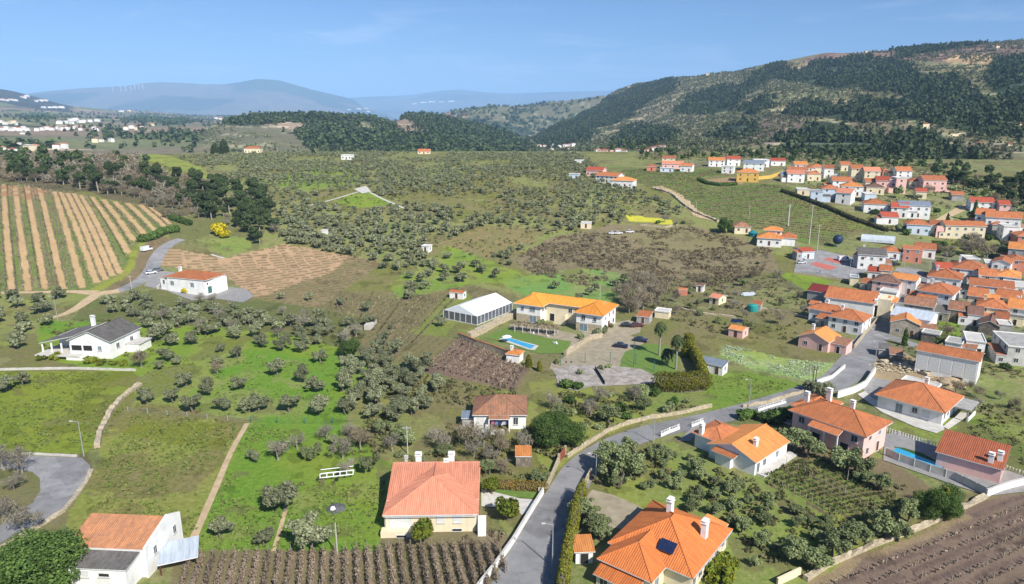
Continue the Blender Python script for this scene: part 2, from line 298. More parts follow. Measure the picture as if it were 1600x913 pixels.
M['cypress']=leafmat('golden_conifer_foliage',(.26,.24,.025),(.15,.17,.02))
M['cypress2']=leafmat('rust_tinted_conifer_foliage',(.26,.16,.03),(.16,.13,.025))
M['citrus']=leafmat('citrus_leaves',(.13,.19,.02),(.24,.24,.02))
M['mimosa']=leafmat('yellow_mimosa_blossom',(.72,.58,.02),(.50,.45,.02))
M['brush']=leafmat('bare_brown_twigs',(.19,.155,.10),(.28,.23,.15),tr=.1)
M['brushg']=leafmat('bare_grey_twigs',(.30,.27,.20),(.22,.20,.145),tr=.1)
M['bramble']=leafmat('mixed_undergrowth',(.10,.12,.04),(.17,.14,.07))
M['grasst']=leafmat('rough_grass_tufts',(.17,.26,.05),(.25,.27,.08))
M['flecks']=leafmat('white_flowering_crop',(.62,.66,.52),(.25,.36,.14))
M['deadbramble']=leafmat('dead_bramble',(.12,.09,.06),(.18,.15,.085),tr=.1)
M['greenvine']=leafmat('sprouting_vine_wood',(.105,.145,.04),(.14,.16,.055))
M['vine']=leafmat('dormant_vine_wood',(.19,.145,.105),(.26,.20,.14),tr=.0)
M['palm']=leafmat('palm_fronds',(.055,.085,.025),(.10,.12,.04))
M['farwood']=leafmat('far_pine_wood',(.055,.085,.034),(.11,.145,.055),rnd=.45,sc=.02)
M['farscrub']=leafmat('far_grove_trees',(.12,.15,.06),(.20,.21,.11),rnd=.4,sc=.02)
# ---------------- ground cover ----------------
def covermat(name,s1=.09,s2=.9,s3=7.,bump=.12,contrast=1.0):
    m,n,b=newmat(name); L=n.links.new; b.inputs['Roughness'].default_value=.95; b.inputs['Specular IOR Level'].default_value=.1
    a=n.nodes.new('ShaderNodeAttribute');a.attribute_name='tone_a'; c=n.nodes.new('ShaderNodeAttribute');c.attribute_name='tone_b'
    t=n.nodes.new('ShaderNodeTexCoord')
    def N(s,d=4,r=.6):
        q=n.nodes.new('ShaderNodeTexNoise');q.inputs['Scale'].default_value=s;q.inputs['Detail'].default_value=d;q.inputs['Roughness'].default_value=r;L(t.outputs['Object'],q.inputs['Vector']);return q.outputs['Fac']
    n1=N(s1,5,.6);n2=N(s2,5,.65);n3=N(s3,3,.6);n4=N(s2*2.7,4,.7)
    def mth(op,x,y):
        q=n.nodes.new('ShaderNodeMath');q.operation=op
        for i,v in ((0,x),(1,y)):
            if isinstance(v,(int,float)): q.inputs[i].default_value=v
            else: L(v,q.inputs[i])
        return q.outputs[0]
    s=mth('ADD',mth('MULTIPLY',n1,.5),mth('MULTIPLY',n2,.5))
    mr=n.nodes.new('ShaderNodeMapRange');mr.inputs[1].default_value=.38;mr.inputs[2].default_value=.62;L(s,mr.inputs[0])
    x=n.nodes.new('ShaderNodeMix');x.data_type='RGBA';L(mr.outputs[0],x.inputs[0]);L(a.outputs['Color'],x.inputs[6]);L(c.outputs['Color'],x.inputs[7])
    v=mth('ADD',mth('MULTIPLY',n3,.6*contrast),mth('ADD',mth('MULTIPLY',n2,1.1*contrast),mth('MULTIPLY',n4,1.0*contrast))); v=mth('ADD',v,1-1.35*contrast)
    vm=n.nodes.new('ShaderNodeVectorMath');vm.operation='SCALE';L(x.outputs[2],vm.inputs[0]);L(v,vm.inputs['Scale']);L(vm.outputs[0],b.inputs['Base Color'])
    if bump:
        bp=n.nodes.new('ShaderNodeBump');bp.inputs['Distance'].default_value=bump;bp.inputs['Strength'].default_value=1;L(mth('ADD',mth('MULTIPLY',n3,.5),n2),bp.inputs['Height']);L(bp.outputs[0],b.inputs['Normal'])
    return m
M['ground']=covermat('mixed_ground_cover')
GR=(.085,.165,.018); GR2=(.145,.19,.028); BRW=(.15,.112,.075)
GC=[ # (outline on the ground, tone a, tone b, [stripe: two points, period, share, tone])
 ([(150,230),(1100,230),(1250,400),(1000,460),(600,470),(240,380),(150,260)],(.125,.155,.045),(.19,.165,.075)),
 ([(-400,228),(250,228),(330,290),(330,330),(250,345),(140,300),(-400,283)],(.15,.115,.075),(.10,.11,.04)),
 ([(165,243),(200,236),(265,243),(315,262),(350,285),(300,292),(235,268),(190,262)],(.13,.20,.03),(.20,.20,.05)),
 ([(400,283),(470,262),(560,262),(560,285),(470,300)],(.11,.18,.03),(.16,.18,.05)),
 ([(545,303),(580,300),(625,322),(560,325),(520,315)],GR,GR2),
 ([(-200,283),(0,283),(120,303),(230,322),(262,345),(262,357),(222,368),(205,400),(195,425),(150,450),(120,455),(0,457),(-200,457)],(.075,.125,.028),(.145,.14,.055)),
 ([(262,345),(330,330),(420,345),(405,390),(350,392),(290,380),(262,372)],(.16,.15,.07),(.13,.15,.04)),
 ([(290,378),(330,366),(385,372),(395,388),(350,400)],(.12,.17,.04),(.16,.18,.05)),
 ([(222,366),(232,368),(212,402),(203,428),(155,456),(115,460),(150,448),(193,424),(204,398)],(.26,.27,.05),(.20,.24,.04)),
 ([(232,368),(268,372),(240,395),(232,420),(205,445),(180,452),(160,456),(205,428),(215,402)],(.24,.17,.10),(.14,.12,.06)),
 ([(-200,457),(150,457),(110,485),(60,520),(0,545),(-200,560)],(.13,.17,.04),(.17,.15,.07)),
 ([(140,470),(260,450),(480,480),(600,500),(575,545),(470,535),(250,510),(110,500)],(.15,.135,.06),(.11,.15,.04)),
 ([(60,500),(240,505),(430,520),(560,550),(800,615),(740,700),(590,730),(400,690),(200,640),(215,590),(60,560)],(.075,.165,.018),(.115,.175,.026)),
 ([(600,560),(720,590),(820,625),(900,700),(860,760),(600,735),(520,700),(560,620)],(.11,.15,.035),(.17,.14,.07)),
 ([(-400,580),(212,580),(207,620),(175,660),(150,700),(132,713),(-400,712)],(.095,.140,.018),(.145,.165,.024)),
 ([(212,628),(390,655),(385,665),(300,856),(120,856),(100,800),(150,735),(165,680)],(.12,.155,.028),(.185,.165,.055)),
 ([(215,652),(375,662),(350,705),(240,690),(190,680)],(.155,.185,.028),(.17,.18,.03)),
 ([(392,655),(560,690),(620,730),(620,866),(290,866),(318,800)],(.075,.155,.018),(.12,.17,.026)),
 ([(-400,712),(135,712),(150,735),(110,800),(100,850),(130,1000),(-400,1000)],(.19,.155,.09),(.13,.15,.045)),
 ([(280,858),(600,862),(760,820),(800,840),(740,1000),(230,1000)],(.22,.17,.11),(.15,.14,.06)),
 ([(600,828),(760,828),(790,830),(700,862),(600,866)],(.20,.165,.10),(.14,.13,.06)),
 ([(252,386),(350,404),(445,381),(592,408),(560,432),(430,463),(400,466),(375,447),(345,428),(255,415)],(.50,.33,.19),(.36,.25,.14),[((420,440),(560,412),3.8,.42,(.19,.145,.075))]),
 ([(545,399),(603,412),(530,455),(500,484),(400,466),(430,455),(520,425)],(.29,.21,.12),(.20,.165,.08),[((420,440),(560,412),3.4,.45,(.125,.12,.05))]),
 ([(530,455),(622,467),(740,445),(800,462),(700,505),(730,530),(820,580),(805,612),(555,547),(592,497),(500,482)],(.17,.16,.065),(.20,.155,.08),[((650,510),(700,478),2.6,.42,(.125,.12,.055))]),
 ([(690,470),(730,455),(760,520),(735,530),(705,530),(640,520)],(.13,.155,.035),(.16,.16,.05)),
 ([(715,530),(740,540),(822,578),(806,612),(660,580),(690,555)],(.16,.105,.082),(.205,.145,.11)),
 ([(605,445),(700,382),(735,392),(840,440),(740,444),(622,465)],(.095,.185,.022),(.13,.17,.04)),
 ([(688,380),(760,352),(845,364),(832,380),(760,404)],(.30,.21,.11),(.17,.165,.06),[((700,385),(780,360),3.2,.45,(.15,.15,.055))]),
 ([(800,405),(860,372),(960,350),(1080,355),(1205,385),(1215,425),(1110,440),(1010,470),(960,458),(900,442),(830,428)],(.175,.15,.085),(.235,.19,.11)),
 ([(960,358),(1070,350),(1165,372),(1210,398),(1110,398),(1010,385)],(.235,.195,.105),(.19,.175,.08)),
 ([(780,442),(850,426),(920,418),(975,430),(1000,445),(985,472),(960,482),(880,466),(820,462)],(.10,.19,.045),(.12,.19,.055)),
 ([(930,262),(1010,262),(1150,258),(1215,285),(1260,300),(1330,335),(1405,362),(1395,374),(1345,362),(1300,388),(1190,362),(1130,352),(1085,325),(1040,300),(990,282)],(.085,.13,.032),(.12,.135,.045),[((1080,320),(1330,345),3.2,.45,(.15,.13,.06))]),
 ([(1104,281),(1150,277),(1165,287),(1125,291)],(.34,.22,.12),(.30,.2,.12)),
 ([(978,336),(1053,344),(1053,351),(983,346)],(.58,.53,.05),(.40,.42,.05)),
 ([(1000,445),(1210,425),(1270,440),(1300,520),(1330,565),(1060,535),(960,490)],(.125,.145,.055),(.19,.16,.085)),
 ([(1220,430),(1250,425),(1300,440),(1260,455)],GR,GR2),
 ([(1120,536),(1170,545),(1220,560),(1315,568),(1270,600),(1180,578),(1130,560)],(.115,.21,.035),(.25,.28,.14)),
 ([(1100,575),(1170,580),(1262,603),(1160,634),(1108,642),(1095,600)],(.085,.15,.022),(.125,.16,.035)),
 ([(830,590),(1100,612),(1110,640),(1000,655),(930,690),(860,745),(820,660)],(.095,.155,.03),(.16,.145,.06)),
 ([(925,700),(1090,690),(1200,700),(1430,830),(1270,910),(1240,1000),(1100,1000),(960,790)],(.115,.17,.035),(.165,.165,.06)),
 ([(1175,715),(1290,705),(1400,750),(1480,795),(1440,835),(1220,800)],(.10,.155,.03),(.15,.145,.05),[((1200,735),(1330,800),2.4,.4,(.11,.085,.05))]),
 ([(1190,690),(1260,680),(1400,725),(1500,790),(1470,800),(1290,720),(1190,715)],(.20,.155,.10),(.15,.13,.06)),
 ([(1150,1000),(1262,912),(1440,832),(1560,776),(1900,740),(1900,1000)],(.225,.165,.12),(.155,.11,.085),[((1300,850),(1390,818),2.6,.38,(.12,.085,.068))]),
 ([(1240,940),(1262,908),(1440,830),(1500,805),(1520,812),(1400,860),(1290,915),(1280,960)],(.30,.225,.14),(.23,.18,.10)),
 ([(1400,628),(1520,650),(1900,640),(1900,760),(1560,745),(1480,690),(1395,672)],(.11,.16,.03),(.165,.175,.05)),
 ([(1500,655),(1600,690),(1700,750),(1560,745),(1480,700)],(.16,.15,.06),(.11,.15,.035)),
 ([(1345,560),(1400,545),(1480,590),(1500,620),(1400,606),(1360,585)],(.38,.29,.18),(.28,.22,.13)),
 ([(1375,440),(1440,400),(1700,370),(1700,600),(1500,600),(1400,545)],(.22,.20,.16),(.12,.155,.05)),
 ([(1420,505),(1500,500),(1500,530),(1430,528)],GR,GR2),
 ([(1510,545),(1700,560),(1700,640),(1530,610)],(.12,.165,.035),(.2,.17,.09)),
 ([(1200,258),(1500,262),(1700,300),(1700,400),(1440,400),(1330,335),(1260,300)],(.115,.155,.045),(.19,.165,.095)),
 ([(1020,255),(1200,240),(1215,262),(1150,262),(1020,262)],(.11,.13,.055),(.19,.17,.10)),
]
STRIPS=[((-32,285),(-30,457)),((-14,286),(-8,457)),((6,288),(18,455)),((23,289),(44,454)),((42,290),(70,450)),((61,294),(99,452)),((85,300),(128,449)),((94,300),(151,441)),((105,302),(164,436)),((115,303),(175,430)),((126,305),(186,425)),((142,308),(200,394)),((161,312),(208,375)),((180,316),(226,367)),((199,318),(243,361)),((219,320),(256,353)),((232,323),(265,350))]
def paint(x,y,z,GCL):
    n=len(x); A=np.empty((n,3),np.float32);Bc=np.empty((n,3),np.float32); A[:]=(.12,.15,.05);Bc[:]=(.175,.15,.075)
    jx=(fbm(x,y,7.,4,3)-.5)*3; jy=(fbm(x,y,7.,4,8)-.5)*3
    px,py=P(x+jx,y+jy,z)
    for g in GCL:
        k=inpoly(px,py,g[0])
        if not k.any(): continue
        A[k]=g[1];Bc[k]=g[2]
        if len(g)>3:
            for (p,q,per,sh,tone) in g[3]:
                a=G(*p);b=G(*q);dx,dy=b[0]-a[0],b[1]-a[1];l=math.hypot(dx,dy);nx,ny=-dy/l,dx/l
                u=((x[k]-a[0])*nx+(y[k]-a[1])*ny+(fbm(x[k],y[k],14.,2,5)-.5)*1.6)/per
                s=((u%1)<sh)&(vnoise(x[k],y[k],2.5,9)>.25); ii=np.nonzero(k)[0][s]; A[ii]=tone;Bc[ii]=tuple(c*1.25 for c in tone)
    # worn, dry and lush patches of their own
    f1=fbm(x,y,16.,4,51);f2=fbm(x,y,38.,4,52);f3=fbm(x,y,6.,3,53); gl=(A[:,1]>A[:,0]*1.08)
    k=gl&(f1>.56);w_=np.clip((f1[k]-.58)*4,0,.4)[:,None];A[k]=A[k]*(1-w_)+np.array([.20,.165,.075])*w_;Bc[k]=Bc[k]*(1-w_)+np.array([.23,.19,.10])*w_
    k=gl&(f2>.55);w_=np.clip((f2[k]-.55)*5,0,.55)[:,None];A[k]=A[k]*(1-w_)+np.array([.185,.20,.03])*w_
    k=gl&(f2<.43);w_=np.clip((.43-f2[k])*5,0,.5)[:,None];A[k]=A[k]*(1-w_)+np.array([.06,.115,.02])*w_
    k=(f3>.68);A[k]=A[k]*.6+.4*np.array([.24,.19,.11]);k=(f3<.30);A[k]*=.72;Bc[k]*=.75
    gg=(A[:,1]>A[:,0]*1.2); A[gg]*=np.array([1.55,1.48,1.45]);Bc[gg]*=np.array([1.25,1.32,1.25])
    return A,Bc
azs=np.concatenate([np.radians(np.linspace(-180,-64,40)),np.radians(np.linspace(-60,60,1201)),np.radians(np.linspace(64,176,38))])
rs=np.concatenate([[1.,12,25,38],np.exp(np.linspace(math.log(48),math.log(1350),560))])
AA,RR=np.meshgrid(azs,rs); gx=(np.sin(AA)*RR).ravel();gy=(np.cos(AA)*RR).ravel();gz=T(gx,gy)
na=len(azs);nr=len(rs)
gA,gB=paint(gx,gy,gz,GC)
wlen=[]
for k,(p,q) in enumerate(STRIPS):
    a=G(*p);b=G(*q);dx,dy=b[0]-a[0],b[1]-a[1];l2=dx*dx+dy*dy;t=np.clip(((gx-a[0])*dx+(gy-a[1])*dy)/l2,0,1)
    d=np.hypot(gx-a[0]-t*dx,gy-a[1]-t*dy)+(fbm(gx,gy,5.,3,2)-.5)*.9
    s=d<1.15; gA[s]=(.50,.35,.19);gB[s]=(.42,.28,.14)
# bare orange bank along the top of the striped vineyard
k=inpoly(*P(gx,gy,gz),[(-200,288),(0,289),(75,298),(75,316),(0,306),(-200,306)])&(fbm(gx,gy,8.,3,4)>.5); gA[k]=(.40,.22,.11);gB[k]=(.3,.18,.1)
def gridfaces(nr,na,closed):
    j,i=np.meshgrid(np.arange(nr-1),np.arange(na if closed else na-1),indexing='ij'); i2=(i+1)%na
    return np.stack([j*na+i,j*na+i2,(j+1)*na+i2,(j+1)*na+i],-1).reshape(-1,4)[:,::-1]
O('ground',mesh_arr('ground',np.stack([gx,gy,gz],1),gridfaces(nr,na,True),[M['ground']],True,{'tone_a':gA,'tone_b':gB}),kind='structure')
# ---------------- hills and far country ----------------
class Layer:
    def __init__(s,cols,nr,daz,amp,seed,nscale=260.,rough=4,smooth=(3,3),under=0):
        s.a0=None; zc=[];ac=[]; rmin=min(c[1][0][1] for c in cols)*.93;rmax=max(c[1][-1][1] for c in cols)*1.5
        s.lr0,s.lr1=math.log(rmin),math.log(rmax); lr=np.linspace(s.lr0,s.lr1,nr)
        for px,l in cols:
            rl=[];zl=[];al=[]
            for py,r in l:
                X,Y,dz=raydir(px,py);h=math.hypot(X,Y);rl.append(r);zl.append(H+dz/h*r);al.append(math.atan2(X,Y))
            if under: rl=[rl[0]*.93]+rl; zl=[zl[0]-under]+zl; al=[al[0]]+al
            rl+=[rl[-1]*1.18,rl[-1]*1.5];zl+=[zl[-1]-.05*rl[-2]*.5,zl[-1]-.12*rl[-2]];al+=[al[-1]]*2
            zc.append(np.interp(lr,np.log(rl),zl));ac.append(np.interp(lr,np.log(rl),al))
        zc=np.array(zc);ac=np.array(ac); s.A0,s.A1=ac.min(),ac.max(); na=int((s.A1-s.A0)/math.radians(daz))+2
        s.na,s.nr=na,nr; az=np.linspace(s.A0,s.A1,na)
        s.Z=np.array([np.interp(az,ac[:,j],zc[:,j]) for j in range(nr)]).T
        if smooth[0]: s.Z=_blur(s.Z,smooth[0],1)
        if smooth[1]: s.Z=_blur(s.Z,smooth[1],0)
        A_,L_=np.meshgrid(az,lr,indexing='ij'); s.x=np.sin(A_)*np.exp(L_);s.y=np.cos(A_)*np.exp(L_)
        nz=fbm(s.x,s.y,nscale,rough,seed)-.5; rid=1-np.abs(fbm(s.x,s.y,nscale*1.7,3,seed+5)-.5)*4
        s.Z=s.Z+(nz*2+rid*.5-.3)*amp
    def T(s,x,y):
        a=np.clip((np.arctan2(x,y)-s.A0)/(s.A1-s.A0)*(s.na-1),0,s.na-1.001);r=np.clip((np.log(np.hypot(x,y))-s.lr0)/(s.lr1-s.lr0)*(s.nr-1),0,s.nr-1.001)
        i=a.astype(int);j=r.astype(int);fa=a-i;fr=r-j;Z=s.Z
        return Z[i,j]*(1-fa)*(1-fr)+Z[i+1,j]*fa*(1-fr)+Z[i,j+1]*(1-fa)*fr+Z[i+1,j+1]*fa*fr
    def build(s,name,GCL,base,m,jit=20.,post=None):
        x=s.x.ravel();y=s.y.ravel();z=s.Z.ravel()
        A=np.empty((len(x),3),np.float32);Bc=A.copy();A[:]=base[0];Bc[:]=base[1]
        px,py=P(x+(fbm(x,y,jit*2,4,3)-.5)*jit*2,y+(fbm(x,y,jit*2,4,8)-.5)*jit*2,z+(fbm(x,y,jit,3,1)-.5)*jit*.3)
        for g in GCL:
            k=inpoly(px,py,g[0]);A[k]=g[1];Bc[k]=g[2]
        if post: post(x,y,z,px,py,A,Bc)
        o=O(name,mesh_arr(name,np.stack([x,y,z],1),gridfaces(s.na,s.nr,False)[:,::-1],[m],True,{'tone_a':A,'tone_b':Bc}),kind='structure'); return o
M['hillcover']=covermat('hillside_cover',.006,.03,.16,0,1.0)
M['farcover']=covermat('far_country_cover',.0009,.004,.02,0,.9)
FOR=(.028,.045,.022);FOR2=(.05,.065,.03)
hill=Layer([(790,[(250,1300),(234,1700),(229,2000)]),(815,[(250,1200),(233,1600),(226,2100)]),(850,[(250,1100),(234,1450),(222,1800),(208,2200)]),(875,[(245,1000),(232,1450),(212,1900),(191,2300)]),
 (908,[(242,950),(232,1300),(215,1700),(195,2100),(178,2600)]),(950,[(241,850),(233,1100),(215,1600),(180,2300),(155,2800),(142,3300)]),
 (1000,[(243,700),(236,900),(225,1300),(190,1900),(150,2600),(127,3100)]),(1060,[(243,690),(236,850),(222,1200),(185,1700),(145,2300),(119,2900)]),(1130,[(246,650),(238,780),(220,1100),(180,1600),(140,2150),(111,2700)]),
 (1200,[(249,640),(240,730),(215,1000),(170,1450),(130,1950),(97,2500)]),(1290,[(254,635),(243,730),(215,950),(165,1400),(115,1950),(80,2450)]),(1400,[(268,585),(250,690),(220,860),(165,1300),(110,1850),(75,2400)]),
 (1470,[(276,570),(255,690),(220,860),(165,1250),(105,1850),(69,2350)]),(1600,[(290,556),(265,680),(220,850),(160,1200),(100,1750),(61,2350)]),(1800,[(300,576),(265,730),(210,880),(140,1200),(80,1750),(40,2350)]),(2300,[(320,604),(280,730),(200,880),(130,1200),(60,1750),(20,2350)])],
 230,.10,7.,21,300.,5,(2,8),25)
BR1=(.19,.135,.095);BR2=(.13,.12,.065);TAN=(.42,.31,.17)
HG=[([(1210,110),(1290,82),(1600,62),(1600,90),(1520,100),(1400,92),(1300,95)],(.20,.125,.09),(.16,.11,.08)),
 ([(1425,221),(1470,213),(1512,207),(1513,211),(1470,217),(1425,225)],(.5,.42,.28),(.4,.33,.2)),([(1530,211),(1600,207),(1600,210),(1530,214)],(.5,.42,.28),(.4,.33,.2)),([(1206,215),(1218,208),(1222,212),(1210,224),(1204,226)],(.4,.3,.2),(.3,.22,.15)),
 ([(1480,88),(1545,84),(1575,92),(1555,100),(1500,100),(1475,95)],(.45,.30,.15),(.36,.26,.14)),
 ([(1400,100),(1432,101),(1440,110),(1420,112),(1405,106)],(.5,.36,.22),(.4,.3,.18)),
 ([(1470,105),(1540,100),(1550,108),(1470,114)],(.26,.22,.10),(.18,.16,.08)),
 ([(1215,100),(1300,92),(1280,108),(1235,118),(1215,110)],(.30,.24,.12),(.22,.17,.10)),
 ([(1200,178),(1270,182),(1262,195),(1225,215),(1200,228),(1150,225)],(.17,.12,.10),(.15,.12,.08)),
 ([(1330,137),(1410,146),(1400,152),(1330,153)],(.20,.18,.09),(.16,.14,.08)),
 ([(1302,160),(1330,156),(1322,163),(1305,164)],(.45,.34,.2),(.38,.28,.17)),
 ([(1330,192),(1400,188),(1430,200),(1380,214),(1335,212)],(.22,.19,.11),(.17,.14,.09)),
 ([(1430,205),(1600,228),(1600,262),(1500,240),(1440,220)],(.18,.15,.10),(.12,.13,.06)),
 ([(870,160),(1010,125),(1010,140),(940,170),(880,195),(860,200)],(.17,.13,.09),(.12,.12,.06)),
 ([(1010,165),(1060,150),(1045,175),(1020,190),(985,200)],(.36,.30,.20),(.19,.17,.10)),
 ([(1040,180),(1100,178),(1090,195),(1030,205)],(.30,.26,.17),(.17,.16,.09)),
 ([(910,222),(960,200),(975,212),(940,235),(915,238)],(.34,.30,.20),(.17,.17,.09)),
 ([(930,226),(1010,220),(1010,240),(930,240)],(.11,.16,.06),(.15,.15,.08)),
]
FORP=[[(1255,110),(1270,98),(1340,90),(1402,92),(1432,112),(1480,130),(1540,150),(1580,180),(1600,215),(1545,214),(1490,203),(1425,188),(1330,191),(1280,182),(1225,178),(1238,164),(1268,157),(1300,166),(1335,163),(1345,154),(1410,153),(1412,145),(1340,136),(1310,140),(1250,130)],
 [(1210,235),(1232,210),(1272,190),(1330,194),(1336,214),(1372,216),(1425,206),(1455,215),(1520,240),(1600,270),(1640,330),(1600,330),(1500,292),(1400,270),(1300,250),(1260,242)],
 [(1552,95),(1640,85),(1640,170),(1560,155),(1545,125)],[(1400,76),(1470,69),(1530,62),(1525,72),(1440,84),(1400,88)],[(1545,165),(1640,175),(1640,205),(1600,200)],
 [(800,232),(815,226),(840,213),(875,190),(910,175),(955,152),(1003,133),(1050,122),(1055,138),(1012,158),(988,180),(962,195),(928,202),(912,222),(862,230)],
 [(958,217),(985,198),(1012,200),(1052,205),(1055,220),(1000,233),(962,227)],[(1058,167),(1080,150),(1110,138),(1155,132),(1215,100),(1220,112),(1160,150),(1150,168),(1110,180),(1065,178)],
 [(1100,216),(1130,196),(1175,188),(1185,205),(1150,217)],[(1200,105),(1220,102),(1260,115),(1235,128),(1200,120)],[(1150,165),(1200,150),(1210,165),(1170,182)],[(1390,112),(1460,118),(1520,130),(1480,140),(1420,130)]]
LF=[[(360,183),(460,180),(560,181),(600,186),(630,180),(680,180),(740,190),(790,205),(830,222),(850,250),(560,252),(500,240),(440,215),(380,208),(340,200)]]
def terr(x,y,z,px,py,A,Bc):
    s=((z+fbm(x,y,60.,3,3)*14)%11<1.9)&(vnoise(x,y,90.,4)>.38); A[s]=A[s]*1.9+.04;Bc[s]=Bc[s]*1.6+.03
hill.build('hill',HG+[(f,FOR,FOR2) for f in FORP],((.15,.155,.07),(.235,.20,.115)),M['hillcover'],14.,terr)
ridge=Layer([(480,[(262,2500),(245,3000)]),(560,[(260,2500),(200,3300),(190,3800)]),(620,[(255,2400),(200,3300),(187,3900)]),(677,[(250,2400),(205,3200),(182,3900)]),(697,[(250,2400),(200,3200),(173,3900)]),(763,[(250,2400),(205,3200),(165,3900)]),(800,[(250,2500),(215,3100),(166,4000)]),(855,[(245,2700),(215,3200),(160,4200)]),(884,[(240,2900),(200,3400),(158,4200)]),(940,[(240,3000),(190,3600),(148,4200)]),(1010,[(240,3000),(190,3600),(150,4200)])],120,.12,22.,44,420.,5,(2,1))
ridge.build('back_ridge',[([(690,172),(730,172),(725,190),(690,190)],(.26,.18,.13),(.2,.15,.1)),([(740,185),(830,200),(830,232),(760,230)],FOR,(.06,.07,.04))],((.11,.125,.06),(.18,.15,.09)),M['hillcover'],40.,terr)
wood=Layer([(250,[(260,1000),(240,1300)]),(330,[(250,1000),(215,1300),(196,1600)]),(400,[(250,1000),(212,1250),(184,1700)]),(450,[(250,1000),(212,1250),(183,1700)]),(506,[(250,1000),(210,1300),(182,1750)]),(561,[(252,1000),(205,1400),(184,1800)]),(596,[(252,1000),(205,1400),(188,1800)]),(634,[(252,1000),(205,1500),(182,2000)]),(667,[(252,1000),(205,1500),(182,2000)]),(720,[(252,1050),(215,1500),(190,2000)]),(780,[(254,1100),(225,1500),(203,1900)]),(830,[(256,1100),(232,1450),(220,1700)]),(880,[(262,1100),(250,1500)])],110,.12,9.,61,180.,5,(2,2))
WG=[([(420,196),(440,192),(475,192),(488,200),(480,206),(440,207),(425,203)],(.36,.27,.20),(.24,.19,.13)),([(340,196),(420,196),(470,212),(480,235),(420,250),(340,250)],(.19,.17,.12),(.13,.13,.07)),
 ([(600,190),(640,186),(660,205),(655,208),(625,205),(610,195)],(.32,.22,.16),(.22,.17,.11)),([(575,196),(592,198),(590,206),(575,206)],(.5,.48,.06),(.3,.3,.08)),([(560,190),(580,190),(590,200),(560,202)],(.26,.24,.12),(.15,.15,.08))]
wood.build('wooded_hill',[(f,FOR,FOR2) for f in LF]+WG,((.09,.11,.05),(.15,.13,.08)),M['hillcover'],25.,terr)
plain=Layer([(-1500,[(262,820),(250,1100),(215,2000),(175,6000),(150,8000)]),(-300,[(262,820),(250,1000),(212,1800),(175,5000),(138,7500)]),(0,[(262,800),(250,950),(232,1150),(205,1900),(178,4200),(150,5900),(137,6300)]),(25,[(262,800),(250,950),(232,1150),(205,1900),(178,4200),(152,5900),(142,6300)]),(60,[(262,800),(250,950),(232,1150),(205,1900),(180,4200),(160,5900),(151,6300)]),(110,[(262,800),(250,950),(232,1150),(205,1900),(180,4200),(166,6300)]),(200,[(262,800),(250,950),(232,1150),(205,1900),(185,4200),(172,7000)]),(300,[(262,800),(250,950),(232,1150),(205,1900),(187,4200),(180,7000)]),(400,[(262,850),(255,950),(232,1200),(205,1900),(190,4200),(183,7000)]),(700,[(300,900),(250,2400),(215,5000),(187,8000)]),(1000,[(300,900),(250,2400),(215,5000),(190,8000)])],200,.15,12.,81,500.,5,(2,1),30)
def fields(x,y,z,px,py,A,Bc):
    c=vnoise(x+fbm(x,y,300,2,2)*120,y*.6,230.,31); d=vnoise(x,y,140.,37)
    s=(c>.6);A[s]=(.20,.145,.10);Bc[s]=(.15,.12,.08); s=(c<.33);A[s]=(.13,.145,.065);Bc[s]=(.12,.12,.06); s=(d>.80)&(c>.35);A[s]=FOR;Bc[s]=FOR2
    s=(d<.12);A[s]=(.36,.28,.2);Bc[s]=(.3,.24,.17)
    A*=1.35;Bc*=1.35
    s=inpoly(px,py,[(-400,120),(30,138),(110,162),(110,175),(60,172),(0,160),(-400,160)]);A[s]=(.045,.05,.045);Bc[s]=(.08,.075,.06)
plain.build('far_farmland',[],((.16,.13,.09),(.12,.115,.065)),M['hillcover'],30.,fields)
mtn=Layer([(-900,[(215,9000),(180,14000),(150,17000)]),(-200,[(215,9000),(180,14000),(150,17000)]),(30,[(200,9000),(185,12500),(146,16500)]),(95,[(200,9000),(183,12500),(140,16500)]),(150,[(200,9000),(183,12500),(136,16500)]),(195,[(200,9000),(182,12500),(133,16500)]),(222,[(200,9000),(181,12500),(128,16500)]),(252,[(200,9000),(181,12500),(125,16500)]),(290,[(200,9000),(181,12500),(128,16500)]),(322,[(200,9000),(181,12500),(131,16500)]),(352,[(200,9000),(181,12500),(131,16500)]),(375,[(200,9000),(181,12500),(128,16500)]),(402,[(200,9000),(182,12500),(123,16500)]),(440,[(200,9000),(183,12500),(126,16500)]),(462,[(200,9000),(183,12500),(132,16500)]),(490,[(200,9000),(184,12500),(141,16500)]),(520,[(200,9000),(186,12500),(148,16500)]),(552,[(200,9000),(187,12500),(156,16500)]),(600,[(200,9000),(189,12500),(176,15000)]),(700,[(205,9000),(193,12500)])],120,.09,38.,91,1500.,6,(2,1))
def mt(x,y,z,px,py,A,Bc):
    s=vnoise(x,y,900.,3)>.55;A[s]=(.07,.09,.06);Bc[s]=(.05,.06,.045)
mtn.build('mountain_range',[],((.12,.115,.09),(.17,.14,.11)),M['farcover'],200.,mt)
mtn2=Layer([(380,[(200,14000),(180,19000),(165,24000)]),(520,[(200,14000),(176,19000),(152,24000)]),(580,[(200,14000),(174,19000),(150,24000)]),(640,[(200,14000),(172,19000),(148,24000)]),(690,[(200,14000),(170,19000),(141,24000)]),(718,[(200,14000),(170,19000),(139,24000)]),(760,[(200,14000),(170,19000),(143,24000)]),(800,[(200,14000),(170,19000),(145,24000)]),(890,[(200,14000),(170,19000),(142,24000)]),(950,[(200,14000),(170,19000),(139,24000)]),(1100,[(200,14000),(170,19000),(136,24000)]),(2200,[(210,14000),(170,19000),(130,24000)])],80,.1,45.,95,2200.,5,(2,1))
mtn2.build('far_mountain_range',[],((.10,.11,.09),(.14,.13,.11)),M['farcover'],200.,mt)
